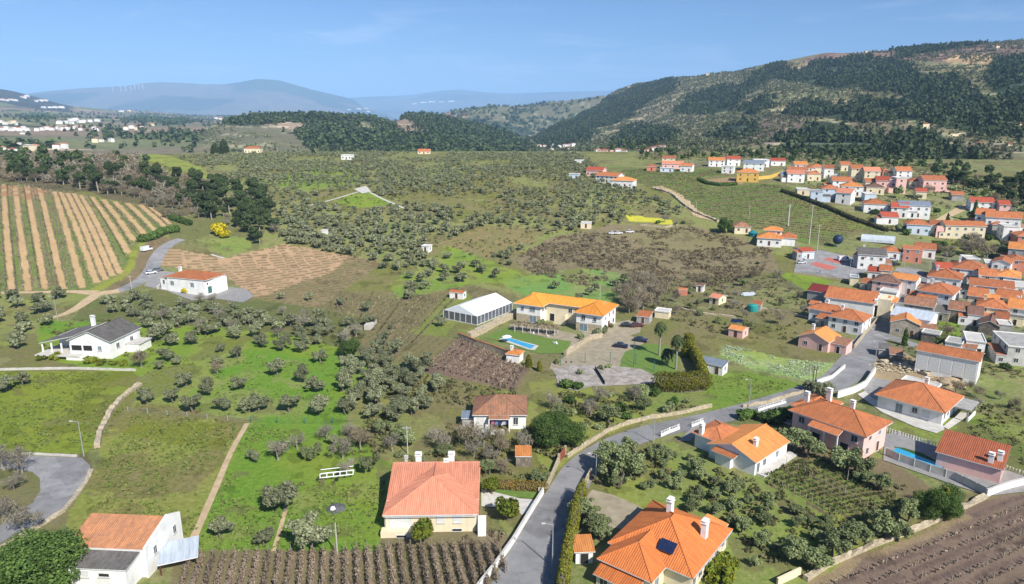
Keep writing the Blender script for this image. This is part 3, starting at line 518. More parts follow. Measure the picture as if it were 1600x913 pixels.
# lowest land under everything, out to the horizon
bx=MB(); NB=48
ring=[(30000*math.cos(2*math.pi*i/NB),30000*math.sin(2*math.pi*i/NB),-420) for i in range(NB)]
bx.add(ring,[tuple(range(NB))]); bx.build('valley_floor',mat('valley_floor_cover',(.12,.12,.08),(.09,.10,.06),.002),kind='structure')
# ---------------- haze ----------------
hm=bpy.data.materials.new('thin_blue_air'); hm.use_nodes=True; hn=hm.node_tree; hn.nodes.clear()
ho=hn.nodes.new('ShaderNodeOutputMaterial'); pv=hn.nodes.new('ShaderNodeVolumePrincipled')
pv.inputs['Color'].default_value=(.38,.64,1.0,1); pv.inputs['Density'].default_value=7.0e-5; pv.inputs['Anisotropy'].default_value=-0.2
hn.links.new(pv.outputs[0],ho.inputs['Volume'])
hb=MB(); hb.box(-40000,40000,-40000,40000,-421.5,1250); hz=hb.build('haze',hm,kind='stuff'); hz['label']='thin blue air haze lying over the whole valley'
# ---------------- roads, paved ground, walls ----------------
def spline(pts,step=1.5):
    P3=[np.array(p[:2],float) for p in pts]; W_=[p[2] if len(p)>2 else 0 for p in pts]
    Q=[2*P3[0]-P3[1]]+P3+[2*P3[-1]-P3[-2]]; WW=[W_[0]]+W_+[W_[-1]]; out=[]
    for i in range(1,len(Q)-2):
        n=max(2,int(np.linalg.norm(Q[i+1]-Q[i])/step))
        for k in range(n):
            t=k/n; a,b,c,d=Q[i-1],Q[i],Q[i+1],Q[i+2]
            p=.5*((2*b)+(c-a)*t+(2*a-5*b+4*c-d)*t*t+(3*b-a-3*c+d)*t**3); out.append((p[0],p[1],WW[i]*(1-t)+WW[i+1]*t))
    out.append((Q[-2][0],Q[-2][1],WW[-2])); return out
AVOID=[]   # (x, y, radius) where no plant may stand
def strip(name,pxs,m,off=.06,smooth=True,avoid=1.5,cols=6):
    pts=[(*G(p[0],p[1])[:2],p[2]) for p in pxs]; c=spline(pts); V=[];n=len(c)
    for i,(x,y,wd) in enumerate(c):
        a=c[max(i-1,0)];b=c[min(i+1,n-1)];dx,dy=b[0]-a[0],b[1]-a[1];l=math.hypot(dx,dy) or 1
        for k in range(cols+1):
            u=(k/cols-.5)*wd; X=x-dy/l*u;Y=y+dx/l*u; V.append((X,Y,float(T(X,Y))+off))
        AVOID.append((x,y,wd/2+avoid))
    F_=[(i*(cols+1)+k,i*(cols+1)+k+1,(i+1)*(cols+1)+k+1,(i+1)*(cols+1)+k) for i in range(n-1) for k in range(cols)]
    me=mesh_arr(name,V,np.array(F_)[:,::-1],[m],True); O(name,me,kind='structure'); return c
SHN=[0]
def sheet(name,pxs,m,off=.07,dens=3.,avoid=True,label=None,cat=None,kind='structure',group=None,rough=0):
    import bmesh
    SHN[0]+=1; off=off+.0045*SHN[0]
    W_=[G(*p)[:2] for p in pxs]
    if rough:
        W2=[]
        for i,a in enumerate(W_):
            b=W_[(i+1)%len(W_)]; n=max(1,int(math.hypot(b[0]-a[0],b[1]-a[1])/2.))
            W2+= [(a[0]+(b[0]-a[0])*k/n+random.uniform(-rough,rough),a[1]+(b[1]-a[1])*k/n+random.uniform(-rough,rough)) for k in range(n)]
        W_=W2
    bm=bmesh.new(); vs=[bm.verts.new((x,y,0)) for x,y in W_]; bm.faces.new(vs); bmesh.ops.triangulate(bm,faces=bm.faces[:])
    for it in range(6):
        e=[e for e in bm.edges if e.calc_length()>dens]
        if not e: break
        bmesh.ops.subdivide_edges(bm,edges=e,cuts=1); bmesh.ops.triangulate(bm,faces=[f for f in bm.faces if len(f.verts)>3])
    xy=np.array([(v.co.x,v.co.y) for v in bm.verts]); z=T(xy[:,0],xy[:,1])
    for v,q in zip(bm.verts,z): v.co.z=float(q)+off
    for f in bm.faces:
        if f.normal.z<0: f.normal_flip()
    bmesh.ops.recalc_face_normals(bm,faces=bm.faces[:])
    if sum(f.normal.z for f in bm.faces)<0: bmesh.ops.reverse_faces(bm,faces=bm.faces[:])
    me=bpy.data.meshes.new(name); bm.to_mesh(me); bm.free(); me.materials.append(m)
    if avoid:
        for v in me.vertices: AVOID.append((v.co.x,v.co.y,2.2))
    return O(name,me,label=label,cat=cat,kind=kind,group=group)
def wline(pxs,step=1.2,close=False):
    pts=[G(*p)[:2] for p in pxs]; out=[]
    for a,b in zip(pts[:-1],pts[1:]):
        n=max(1,int(math.hypot(b[0]-a[0],b[1]-a[1])/step)); out+=[(a[0]+(b[0]-a[0])*k/n,a[1]+(b[1]-a[1])*k/n) for k in range(n)]
    return out+[pts[-1]]
def wall(label,pxs,h,t,m,jag=0,cap=None,cat='wall',name='garden_wall',group=None,below=.6,capm=None):
    c=wline(pxs); n=len(c); mb=MB(); pr=None
    for i,(x,y) in enumerate(c):
        a=c[max(i-1,0)];b=c[min(i+1,n-1)];dx,dy=b[0]-a[0],b[1]-a[1];l=math.hypot(dx,dy) or 1;nx,ny=-dy/l*t/2,dx/l*t/2;z=float(T(x,y)); j1,j2=random.uniform(-jag,jag),random.uniform(-jag,jag)
        AVOID.append((x,y,.8))
        mb.v+=[(x-nx,y-ny,z-below),(x+nx,y+ny,z-below),(x+nx,y+ny,z+h+j1),(x-nx,y-ny,z+h+j2)]
        if i:
            k=4*i; q=k-4
            for u,v in ((0,3),(3,2),(2,1)): mb.f.append((q+u,k+u,k+v,q+v)); mb.m.append(0)
    mb.f+=[(0,1,2,3),(4*n-4,4*n-1,4*n-2,4*n-3)];mb.m+=[0,0]
    o=mb.build(name,m,label=label,cat=cat,group=group)
    if cap:
        cb=MB()
        for i,(x,y) in enumerate(c):
            a=c[max(i-1,0)];b=c[min(i+1,n-1)];dx,dy=b[0]-a[0],b[1]-a[1];l=math.hypot(dx,dy) or 1;nx,ny=-dy/l*(t/2+.06),dx/l*(t/2+.06);z=float(T(x,y))+h
            cb.v+=[(x-nx,y-ny,z+.003),(x+nx,y+ny,z+.003),(x+nx,y+ny,z+cap),(x-nx,y-ny,z+cap)]
            if i:
                k=4*i;q=k-4
                for u,v in ((0,3),(3,2),(2,1),(1,0)): cb.f.append((q+u,k+u,k+v,q+v));cb.m.append(0)
        cb.f+=[(0,1,2,3),(4*n-4,4*n-1,4*n-2,4*n-3)];cb.m+=[0,0]
        cb.build('coping',capm or M['conclight'],o)
    return o
def fence(label,pxs,h,m,kind='bars',name='fence',group=None,post=2.6,base=0,basem=None,cat='fence'):
    c=wline(pxs,.25); z=lambda x,y:float(T(x,y)); x0,y0=c[0]; o=E(name,label,cat,(x0,y0,z(x0,y0)),0,group); zz=z(x0,y0)
    bars=MB();n=len(c);acc=0;posts=[];st=MB()
    for i in range(n-1):
        (xa,ya),(xb,yb)=c[i],c[i+1];za,zb=z(xa,ya)-zz,z(xb,yb)-zz;l=math.hypot(xb-xa,yb-ya); AVOID.append((xa,ya,.6))
        if base: 
            st.obox(((xa+xb)/2-x0,(ya+yb)/2-y0,(za+zb)/2+base/2-.2),((xb-xa)/2,(yb-ya)/2,(zb-za)/2),(-(yb-ya)/l*.09,(xb-xa)/l*.09,0),(0,0,base/2+.2))
        if kind=='panel': bars.obox(((xa+xb)/2-x0,(ya+yb)/2-y0,(za+zb)/2+base+(h-base)/2),((xb-xa)/2,(yb-ya)/2,(zb-za)/2),(-(yb-ya)/l*.025,(xb-xa)/l*.025,0),(0,0,(h-base)/2))
        else:
            for hh in ((h-.05,base+.1) if kind=='bars' else (h-.1,h*.5,.2)): bars.tube((xa-x0,ya-y0,za+hh),(xb-x0,yb-y0,zb+hh),.03 if kind=='bars' else .012,n=4,cap=False)
            if kind=='bars' and i%2==0: bars.box(xa-x0-.05,xa-x0+.05,ya-y0-.05,ya-y0+.05,za+base,za+h)
        acc+=l
        if acc>=post or i==0: acc=0;posts.append((xa-x0,ya-y0,za))
    bars.build({'bars':'rails','panel':'panel','wire':'wire_mesh'}[kind],m,o)
    if base: st.build('base_wall',basem or M['white'],o)
    pm=MB();pm.box(-.07,.07,-.07,.07,-.4,h+.06); pmesh=pm.mesh('post',m)
    for p in posts[:100]: O('post',pmesh,o,p)
    return o
road_c=strip('road',[(790,985,9.),(812,925,8.8),(838,865,8.2),(862,815,7.6),(886,768,6.8),(912,728,6.4),(958,697,6.2),(1015,676,6.),(1070,664,6.),(1130,650,6.),(1200,631,6.2),(1262,612,6.8),(1305,596,8),(1332,574,9),(1350,547,8.5),(1368,522,8),(1386,497,7),(1394,478,6),(1402,462,6),(1416,444,7),(1430,432,9)],M['asphalt'])
strip('road_branch',[(1372,522,5),(1392,528,4.5),(1410,533,4),(1432,541,4)],M['asphalt2'],.064)
strip('village_square',[(1385,440,9),(1418,436,14),(1442,432,12)],M['asphalt2'],.068)
strip('country_lane',[(284,374,4.2),(268,380,4.5),(253,391,5),(243,406,5.5),(236,422,5.5),(222,437,5.2),(200,449,5),(178,457,4.6)],M['asphalt2'])
strip('dirt_track',[(186,455,4.5),(160,459,5),(143,466,4.5),(124,479,3.6),(104,490,3),(80,497,2.6)],M['dirt'],.064,avoid=.6)
strip('field_edge_track',[(150,458,5),(110,456,2.6),(60,457,2.2),(0,458,2.)],M['dirt'],.068,avoid=.6)
strip('footpath',[(386,662,1.1),(362,705,1.1),(336,765,1.2),(312,820,1.2),(298,850,1.3)],M['dirt'],.06,avoid=.4)
strip('footpath',[(446,798,.7),(437,830,.7),(427,862,.7)],M['dirt'],.06,avoid=.3)
sheet('cul_de_sac',[(-80,712),(0,712),(60,713),(128,716),(141,728),(141,742),(128,762),(118,775),(95,798),(60,818),(20,838),(-20,862),(-80,890),(-120,860),(-50,838),(0,822),(30,800),(50,787),(63,768),(62,748),(50,738),(20,733),(-80,735)],M['asphalt2'],.06)
sheet('house_yard',[(225,447),(240,425),(262,424),(300,432),(345,447),(385,452),(397,463),(380,473),(330,466),(300,470),(262,455)],M['paving'],.06)
# estate yard, lawn, terraces
sheet('gravel_yard',[(808,520),(840,512),(870,516),(900,523),(958,505),(985,500),(1003,508),(1000,520),(985,525),(1010,535),(985,548),(975,562),(965,578),(858,578),(862,566),(880,560),(890,550),(905,535),(890,528),(860,524)],M['gravel'],.06)
sheet('terrace_paving',[(795,508),(815,503),(846,512),(880,520),(905,527),(925,524),(918,533),(890,548),(850,527),(800,516)],M['gravel'],.075,avoid=True)
sheet('lawn',[(757,528),(792,512),(806,517),(850,528),(893,534),(888,546),(878,553),(840,553),(800,540),(775,533)],M['lawn'],.09,rough=.3)
sheet('pool_surround',[(779,531),(790,527),(842,541),(835,548),(826,547)],M['conclight'],.12)
sheet('palm_garden_lawn',[(980,550),(1010,537),(1040,540),(1062,556),(1060,580),(1040,590),(1000,588),(968,578),(972,562)],M['lawn'],.065,avoid=False,rough=.4)
sheet('tennis_court',[(868,587),(900,581),(1000,577),(1030,590),(1022,600),(920,605),(900,612),(872,603)],M['oldcourt'],.065)
sheet('court_apron',[(862,577),(905,570),(965,573),(1000,577),(900,581),(868,587)],M['oldcourt'],.06)
sheet('marquee_walk',[(742,514),(800,488),(803,491),(747,518)],M['conclight'],.06,avoid=False)
# gardens along the road
sheet('garage_drive',[(905,792),(925,766),(960,775),(995,790),(1010,800),(985,830),(930,822)],M['gravel'],.06)
sheet('garden_lawn',[(758,770),(775,762),(845,768),(838,780),(800,778)],M['lawn'],.06)
sheet('front_path',[(752,765),(812,780),(840,782),(828,800),(815,806),(806,796),(752,792)],M['conclight'],.066)
sheet('house_drive',[(1342,604),(1362,590),(1410,600),(1412,622),(1388,634),(1360,620)],M['paving'],.06)
sheet('house_apron',[(1340,617),(1352,612),(1362,622),(1390,636),(1470,656),(1476,672),(1463,678),(1430,668),(1378,645)],M['conclight'],.068)
sheet('house_porch_floor',[(1473,668),(1500,645),(1517,648),(1482,672)],M['conclight'],.07)
sheet('pool_terrace',[(1383,680),(1400,676),(1500,712),(1600,745),(1640,765),(1545,776),(1500,762),(1380,720)],M['paving'],.06)
sheet('pool_lawn',[(1396,699),(1412,701),(1440,709),(1480,730),(1472,734),(1420,714)],M['turf'],.075)
sheet('drive',[(1060,690),(1085,665),(1100,660),(1103,668),(1078,690)],M['paving'],.06)
sheet('sports_court',[(1240,427),(1243,414),(1256,404),(1280,391),(1330,402),(1352,414),(1356,424),(1325,437),(1300,433)],M['asphalt2'],.06)
for q in ([(1266,413),(1276,410),(1308,418),(1300,422),(1290,422)],[(1285,406),(1296,403),(1320,410),(1312,413)]): sheet('court_marking',q,M['redcourt'],.068,dens=2)
sheet('square_paving',[(1395,428),(1402,418),(1440,422),(1447,434),(1440,440),(1405,440)],M['asphalt2'],.062)
sheet('rocky_track',[(1018,292),(1035,291),(1062,303),(1080,318),(1090,330),(1120,343),(1112,346),(1085,338),(1070,322),(1055,308),(1030,298)],M['dirt'],.06,rough=.8)
sheet('concrete_slab',[(553,296),(572,291),(580,300),(566,303)],M['conclight'],.07)
for p in ([(560,300,1.5),(520,312,1.5),(470,325,1.5)],[(578,301,1.5),(600,312,1.5),(632,326,1.5)],[(330,398,1.2),(350,404,1.2)]): strip('field_path',p,M['conclight'],.07)
sheet('sandy_clearing',[(1460,345),(1500,322),(1515,318),(1516,326),(1490,338),(1470,348)],M['dirt'],.06)
# walls and fences
wall('white painted garden wall curving beside the asphalt road below the cream house',[(746,925),(775,888),(802,850),(828,806),(849,772)],1.2,.22,M['white'],cap=.08)
wall('cream stone wall between the white garden wall and the rusty gate',[(853,768),(863,746),(872,725)],1.3,.3,M['wallstone'],.05)
wall('long cream stone wall along the outer bend of the road',[(886,716),(911,700),(950,675),(975,665),(1012,655),(1060,648),(1112,636)],.85,.4,M['wallstone'],.12)
wall('short cream wall at the top of the tall golden hedge',[(924,742),(909,771)],1.5,.3,M['wallstone'],.03)
wall('white curved retaining wall on the inside of the road bend by the village',[(1308,622),(1335,614),(1352,605),(1367,583)],1.7,.3,M['white'],cap=.08)
wall('pale stone road wall above the white curved retaining wall',[(1290,603),(1240,618),(1200,630),(1160,637)],.7,.4,M['wallstone'],.12)
wall('white wall with green railing at the bend of the road',[(1276,600),(1300,592),(1320,575)],1.0,.25,M['white'],cap=.08)
wall('cream wall along the road below the white hipped house',[(1334,545),(1352,522),(1372,500),(1388,484)],1.1,.35,M['wallstone'],.05)
wall('pale rubble wall of loose rocks climbing beside the left meadow',[(152,700),(156,677),(174,642),(191,622),(219,602)],.7,1.1,M['wallstone'],.3)
wall('low pale wall between the grey-roofed house and the meadow',[(-60,580),(0,579),(110,577),(212,580)],.6,.3,M['conclight'],.04)
wall('rubble wall along the upper edge of the ploughed field',[(1258,908),(1290,886),(1360,855),(1440,825),(1500,797),(1540,778)],.6,.8,M['wallstone'],.25)
wall('cream wall end in the bottom right corner beside the rubble wall',[(1214,915),(1250,898)],1.2,.3,M['cream'])
wall('heap-like rubble wall in front of the long warehouse',[(1376,566),(1400,572),(1425,578),(1452,588)],.9,1.6,M['wallstone'],.4)
wall('white wall running round the bottom corner of the pool plot',[(1541,777),(1570,766),(1610,756),(1650,750)],1.5,.2,M['white'],cap=.08)
wall('long white rendered wall with orange tile coping below the pool lawn',[(716,530),(745,542),(775,552),(800,562)],2.0,.3,M['wallstone'],0,cap=.14,capm=M['orange'])
wall('broad pale dry stone wall between marquee and lawn',[(733,529),(752,521),(775,508),(808,494)],1.8,1.6,M['wallstone'],.25)
wall('pale stone wall stepping down from the farmhouse corner to the yard',[(883,556),(900,545),(918,532),(940,527)],1.3,.9,M['wallstone'],.2)
wall('white block wall left of the country lane entrance',[(246,452),(265,437),(294,428)],1.1,.5,M['conclight'],.1)
wall('white concrete kerb wall below the sports court',[(1240,428),(1300,436),(1326,440)],.9,.3,M['wallstone'],.05)
wall('low rubble wall crossing the east gardens below the pink roofed hut',[(1062,483),(1090,490),(1120,493),(1150,497)],.6,.5,M['wallstone'],.15)
wall('pale stone edge wall of the green vineyard on the plateau',[(1020,295),(1050,304),(1068,320),(1085,332),(1122,347)],1.0,1.2,M['wallstone'],.35)
wall('cream rubble bank beside the cul-de-sac',[(143,735),(136,752),(118,777),(98,800),(70,818),(40,835),(-10,862)],.35,.8,M['wallstone'],.12)
wall('pale wall along the far side of the cul-de-sac',[(-40,711),(60,711),(120,714)],.4,.3,M['conclight'],.05)
wall('long pale path wall beside the white sheds in the east gardens',[(1160,480),(1200,484),(1240,492),(1262,497)],.6,.4,M['wallstone'],.1)
wall('low dry stone wall on the far edge of the yellow flower strip',[(1000,352),(1040,356),(1058,352)],.7,.6,M['wallstone'],.15)
wall('yellow wall running out from the ochre village house',[(1184,281),(1204,279),(1222,272)],2.2,.3,M['yellow'])
fence('white balustrade fence along the road above the orange-roofed bungalow',[(1033,683),(1046,677),(1062,671)],1.3,M['white'],'bars',base=.6)
fence('white balustrade fence right of the bungalow drive entrance',[(1081,668),(1099,661)],1.2,M['white'],'bars',base=.5)
fence('white balustrade along the road in front of the pink house garden',[(1185,643),(1206,636),(1228,630)],1.1,M['white'],'bars',base=.4)
fence('white balustrade on the lower side of the pink house garden',[(1187,648),(1210,656),(1236,665)],1.1,M['white'],'bars',base=.4)
fence('grey panel fence along the lower side of the swimming pool',[(1384,712),(1400,720),(1450,738),(1490,751),(1515,763),(1541,776)],1.7,M['conclight'],'panel')
fence('white picket balustrade along the upper edge of the pool terrace',[(1382,674),(1440,692),(1500,712)],1.0,M['white'],'bars')
fence('white picket balustrade behind the small pink pool house',[(1568,733),(1600,745),(1640,760)],1.0,M['white'],'bars')
fence('grey wire fence around the sports court edge facing the village',[(1326,438),(1340,430),(1357,422)],1.6,M['metal'],'wire',post=3)
fence('green wire fence on posts across the olive orchard',[(392,660),(440,662),(500,662),(560,661)],1.3,M['green'],'wire',post=6)
fence('wire fence on thin posts below the dark-barked orchard row',[(200,643),(280,650),(330,655),(388,660)],1.1,M['metal'],'wire',post=5)
fence('green mesh fence behind the old tennis court',[(876,572),(930,566),(990,568),(1020,580),(1036,594)],3.0,M['green'],'wire',post=7)
fence('white panel fence beside the entrance of the cream house path',[(842,772),(850,768)],1.2,M['white'],'bars',base=.3)
# ---------------- buildings ----------------
WINC={}
def winmesh(w_,h_,kind):
    k=(round(w_,2),round(h_,2),kind)
    if k in WINC: return WINC[k]
    g={'glass':'glass','pale':'paleglass','door':'wood','green':'green','dark':'dark','garage':'conclight','white':'frame'}[kind]
    a=MB();a.box(-w_/2,w_/2,-.035,.05,0,h_); f=MB();t=.09
    f.box(-w_/2-t,-w_/2,-.07,.05,-t,h_+t);f.box(w_/2,w_/2+t,-.07,.05,-t,h_+t);f.box(-w_/2,w_/2,-.07,.05,h_,h_+t);f.box(-w_/2,w_/2,-.07,.05,-t,0)
    if kind in('glass','pale') : f.box(-.03,.03,-.06,-.035,0,h_); 
    s=MB();s.box(-w_/2-.16,w_/2+.16,-.16,.05,-t-.07,-t-.003)
    WINC[k]=(a.mesh('pane',M[g]),f.mesh('frame',M['frame']),s.mesh('sill',M['conclight'])); return WINC[k]
class Bd:
    def __init__(s,name,label,cat,x,y,rz,group=None,z=None):
        s.z=float(T(x,y)) if z is None else z; s.o=E(name,label,cat,(x,y,s.z),rz,group); s.x,s.y,s.r=x,y,rz; s.roofs=[]
    def foot(s,x0,x1,y0,y1,pad=1.5):
        c,q=math.cos(s.r),math.sin(s.r)
        for u in np.arange(x0,x1+.1,2.):
            for v in np.arange(y0,y1+.1,2.): AVOID.append((s.x+u*c-v*q,s.y+u*q+v*c,pad+.5))
    def wall(s,x0,x1,y0,y1,h,m='white',z0=-1.6,name='wall',gable=None,rise=0):
        b=MB();b.box(x0,x1,y0,y1,z0,h)
        if gable=='x': ym=(y0+y1)/2; b.add([(x0,y0,h),(x0,y1,h),(x0,ym,h+rise),(x1,y0,h),(x1,y1,h),(x1,ym,h+rise)],[(0,2,1),(3,4,5),(0,3,5,2),(1,2,5,4)])
        if gable=='y': xm=(x0+x1)/2; b.add([(x0,y0,h),(x1,y0,h),(xm,y0,h+rise),(x0,y1,h),(x1,y1,h),(xm,y1,h+rise)],[(0,1,2),(3,5,4),(0,2,5,3),(1,4,5,2)])
        s.foot(x0,x1,y0,y1); return b.build(name,M[m] if isinstance(m,str) else m,s.o)
    def gwall(s,x0,x1,prof,m='white',name='gable_wall'):
        b=MB();n=len(prof);b.add([(x0,y,z) for y,z in prof]+[(x1,y,z) for y,z in prof],[tuple(range(n-1,-1,-1)),tuple(range(n,2*n))]+[(i,(i+1)%n,n+(i+1)%n,n+i) for i in range(n)]);return b.build(name,M[m],s.o)
    def hip(s,x0,x1,y0,y1,z,m='orange',pitch=.42,ov=.5,name='roof',th=.16,ridge=True):
        x0-=ov;x1+=ov;y0-=ov;y1+=ov;W_,D=x1-x0,y1-y0; b=MB()
        if W_>=D: r=D/2*pitch;a=(x0+D/2,(y0+y1)/2,z+r);c=(x1-D/2,(y0+y1)/2,z+r)
        else: r=W_/2*pitch;a=((x0+x1)/2,y0+W_/2,z+r);c=((x0+x1)/2,y1-W_/2,z+r)
        v=[(x0,y0,z),(x1,y0,z),(x1,y1,z),(x0,y1,z),a,c,(x0,y0,z-th),(x1,y0,z-th),(x1,y1,z-th),(x0,y1,z-th)]
        if abs(W_-D)<.02: f=[(0,1,4),(1,2,4),(2,3,4),(3,0,4)]
        elif W_>D: f=[(0,1,5,4),(1,2,5),(2,3,4,5),(3,0,4)]
        else: f=[(0,1,4),(1,2,5,4),(2,3,5),(3,0,4,5)]
        b.add(v,f,0); b.add(v,[(6,7,1,0),(7,8,2,1),(8,9,3,2),(9,6,0,3),(9,8,7,6)],1)
        if ridge:
            for p,q in ((v[0],a),(v[3],a if W_>D else c),(v[1],c if W_>D else a),(v[2],c),(a,c)):
                if (Vector(p)-Vector(q)).length>.1: b.tube(Vector(p)+Vector((0,0,.0)),Vector(q)+Vector((0,0,.0)),.11,n=6,m=0)
        o=b.build(name,[M[m],M['fascia']],s.o); s.roofs.append(o); return o
    def gable(s,x0,x1,y0,y1,z,m='orange',pitch=.42,ov=.45,axis='x',name='roof',th=.16,rise=None):
        b=MB(); X0,X1,Y0,Y1=x0-ov,x1+ov,y0-ov,y1+ov
        def slab(p,q,r_,t_): # quad p,q,r,t top, thickness down
            up=Vector((0,0,-th)); v=[Vector(k) for k in (p,q,r_,t_)]; b.add(v+[k+up for k in v],[(0,1,2,3)],0); b.add(v+[k+up for k in v],[(7,6,5,4),(0,4,5,1),(1,5,6,2),(2,6,7,3),(3,7,4,0)],1)
        if axis=='x':
            ym=(y0+y1)/2; rz=z+(ym-y0)*pitch; ze=z-ov*pitch
            slab((X0,Y0,ze),(X1,Y0,ze),(X1,ym,rz),(X0,ym,rz)); slab((X1,Y1,ze),(X0,Y1,ze),(X0,ym+.001,rz),(X1,ym+.001,rz)); b.tube((X0,ym,rz+.02),(X1,ym,rz+.02),.12,n=6)
        else:
            xm=(x0+x1)/2; rz=z+(xm-x0)*pitch; ze=z-ov*pitch
            slab((X1,Y0,ze),(X1,Y1,ze),(xm,Y1,rz),(xm,Y0,rz)); slab((X0,Y1,ze),(X0,Y0,ze),(xm-.001,Y0,rz),(xm-.001,Y1,rz)); b.tube((xm,Y0,rz+.02),(xm,Y1,rz+.02),.12,n=6)
        for v in range(0): pass
        b.v=[(p[0],p[1],p[2]+.14) for p in b.v]
        o=b.build(name,[M[m],M['fascia']],s.o); s.roofs.append(o); return o
    def mono(s,x0,x1,y0,y1,z0,z1,m='orange',ov=.3,axis='y',name='roof',th=.15):
        # one slope, from z0 at the low (x0 or y0) side to z1
        b=MB();x0-=ov;x1+=ov;y0-=ov;y1+=ov
        v=[(x0,y0,z0),(x1,y0,z0 if axis=='y' else z1),(x1,y1,z1),(x0,y1,z1 if axis=='y' else z0)]
        b.add(v+[(p[0],p[1],p[2]-th) for p in v],[(0,1,2,3)],0);b.add(v+[(p[0],p[1],p[2]-th) for p in v],[(7,6,5,4),(0,4,5,1),(1,5,6,2),(2,6,7,3),(3,7,4,0)],1)
        o=b.build(name,[M[m],M['fascia']],s.o); s.roofs.append(o); return o
    def flat(s,x0,x1,y0,y1,z,m='conclight',th=.3,ov=.15,name='roof',par=0):
        b=MB();b.box(x0-ov,x1+ov,y0-ov,y1+ov,z,z+th)
        if par:
            for q in ((x0-ov,x1+ov,y0-ov,y0+.05),(x0-ov,x1+ov,y1-.05,y1+ov),(x0-ov,x0+.05,y0+.05,y1-.05),(x1-.05,x1+ov,y0+.05,y1-.05)): b.box(*q,z+th+.002,z+th+par,1)
        o=b.build(name,[M[m],M['white']],s.o); s.roofs.append(o); return o
    def win(s,side,u,z,w_,h_,kind='glass',at=0.,detail=1,name=None,parent=None,label=None):
        p,f,si=winmesh(w_,h_,kind); rz={'S':0,'E':math.pi/2,'N':math.pi,'W':-math.pi/2}[side]
        loc=(u,at,z) if side in 'SN' else (at,u,z)
        name=name or ('door' if kind in('door','garage') else 'window')
        o=O(name,p,parent or s.o,loc); o.rotation_euler=(0,0,rz)
        if label: o['label']=label
        if detail: O('frame',f,o)
        if detail>1: O('sill',si,o)
        return o
    def pipes(s,x0,x1,y,h):
        b=MB(); b.tube((x0,y-.12,h-.1),(x1,y-.12,h-.1),.07,n=6); o=b.build('gutter',M['metal'],s.o)
        for x in (x0+.1,x1-.1):
            b=MB(); b.tube((x,y+.42,h-.15),(x,y+.42,-.2),.05,n=6); b.build('downpipe',M['metal'],s.o)
    def chimney(s,x,y,z0,z1,m='white',t=.45,cap=True,roof=None):
        b=MB();b.box(-t,t,-t*.8,t*.8,z0,z1); b.box(-t-.12,t+.12,-t*.8-.12,t*.8+.12,z1+.002,z1+.12)
        if cap:
            for q in (-t+.1,t-.1): b.box(q-.08,q+.08,-.2,.2,z1+.122,z1+.4)
            b.box(-t-.1,t+.1,-t*.8-.05,t*.8+.05,z1+.402,z1+.5)
        o=b.build('chimney',M[m],roof or (s.roofs[0] if s.roofs else s.o)); o.location=(x,y,0); return o
    def post(s,x,y,z0,z1,t=.12,m='white',name='post'):
        b=MB();b.box(-t,t,-t,t,z0,z1);o=b.build(name,M[m],s.o);o.location=(x,y,0);return o
def hash_(t): return sum((i+3)*ord(c) for i,c in enumerate(t))
def front(A,B,dz,rot=None,w_=None):
    a=G(*A,dz);b=G(*B,dz);l=math.hypot(b[0]-a[0],b[1]-a[1]) if w_ is None else w_;an=math.atan2(b[1]-a[1],b[0]-a[0]) if rot is None else R(rot)
    mx_,my=(a[0]+b[0])/2,(a[1]+b[1])/2; return mx_,my,l,an
HG_='houses of the village'
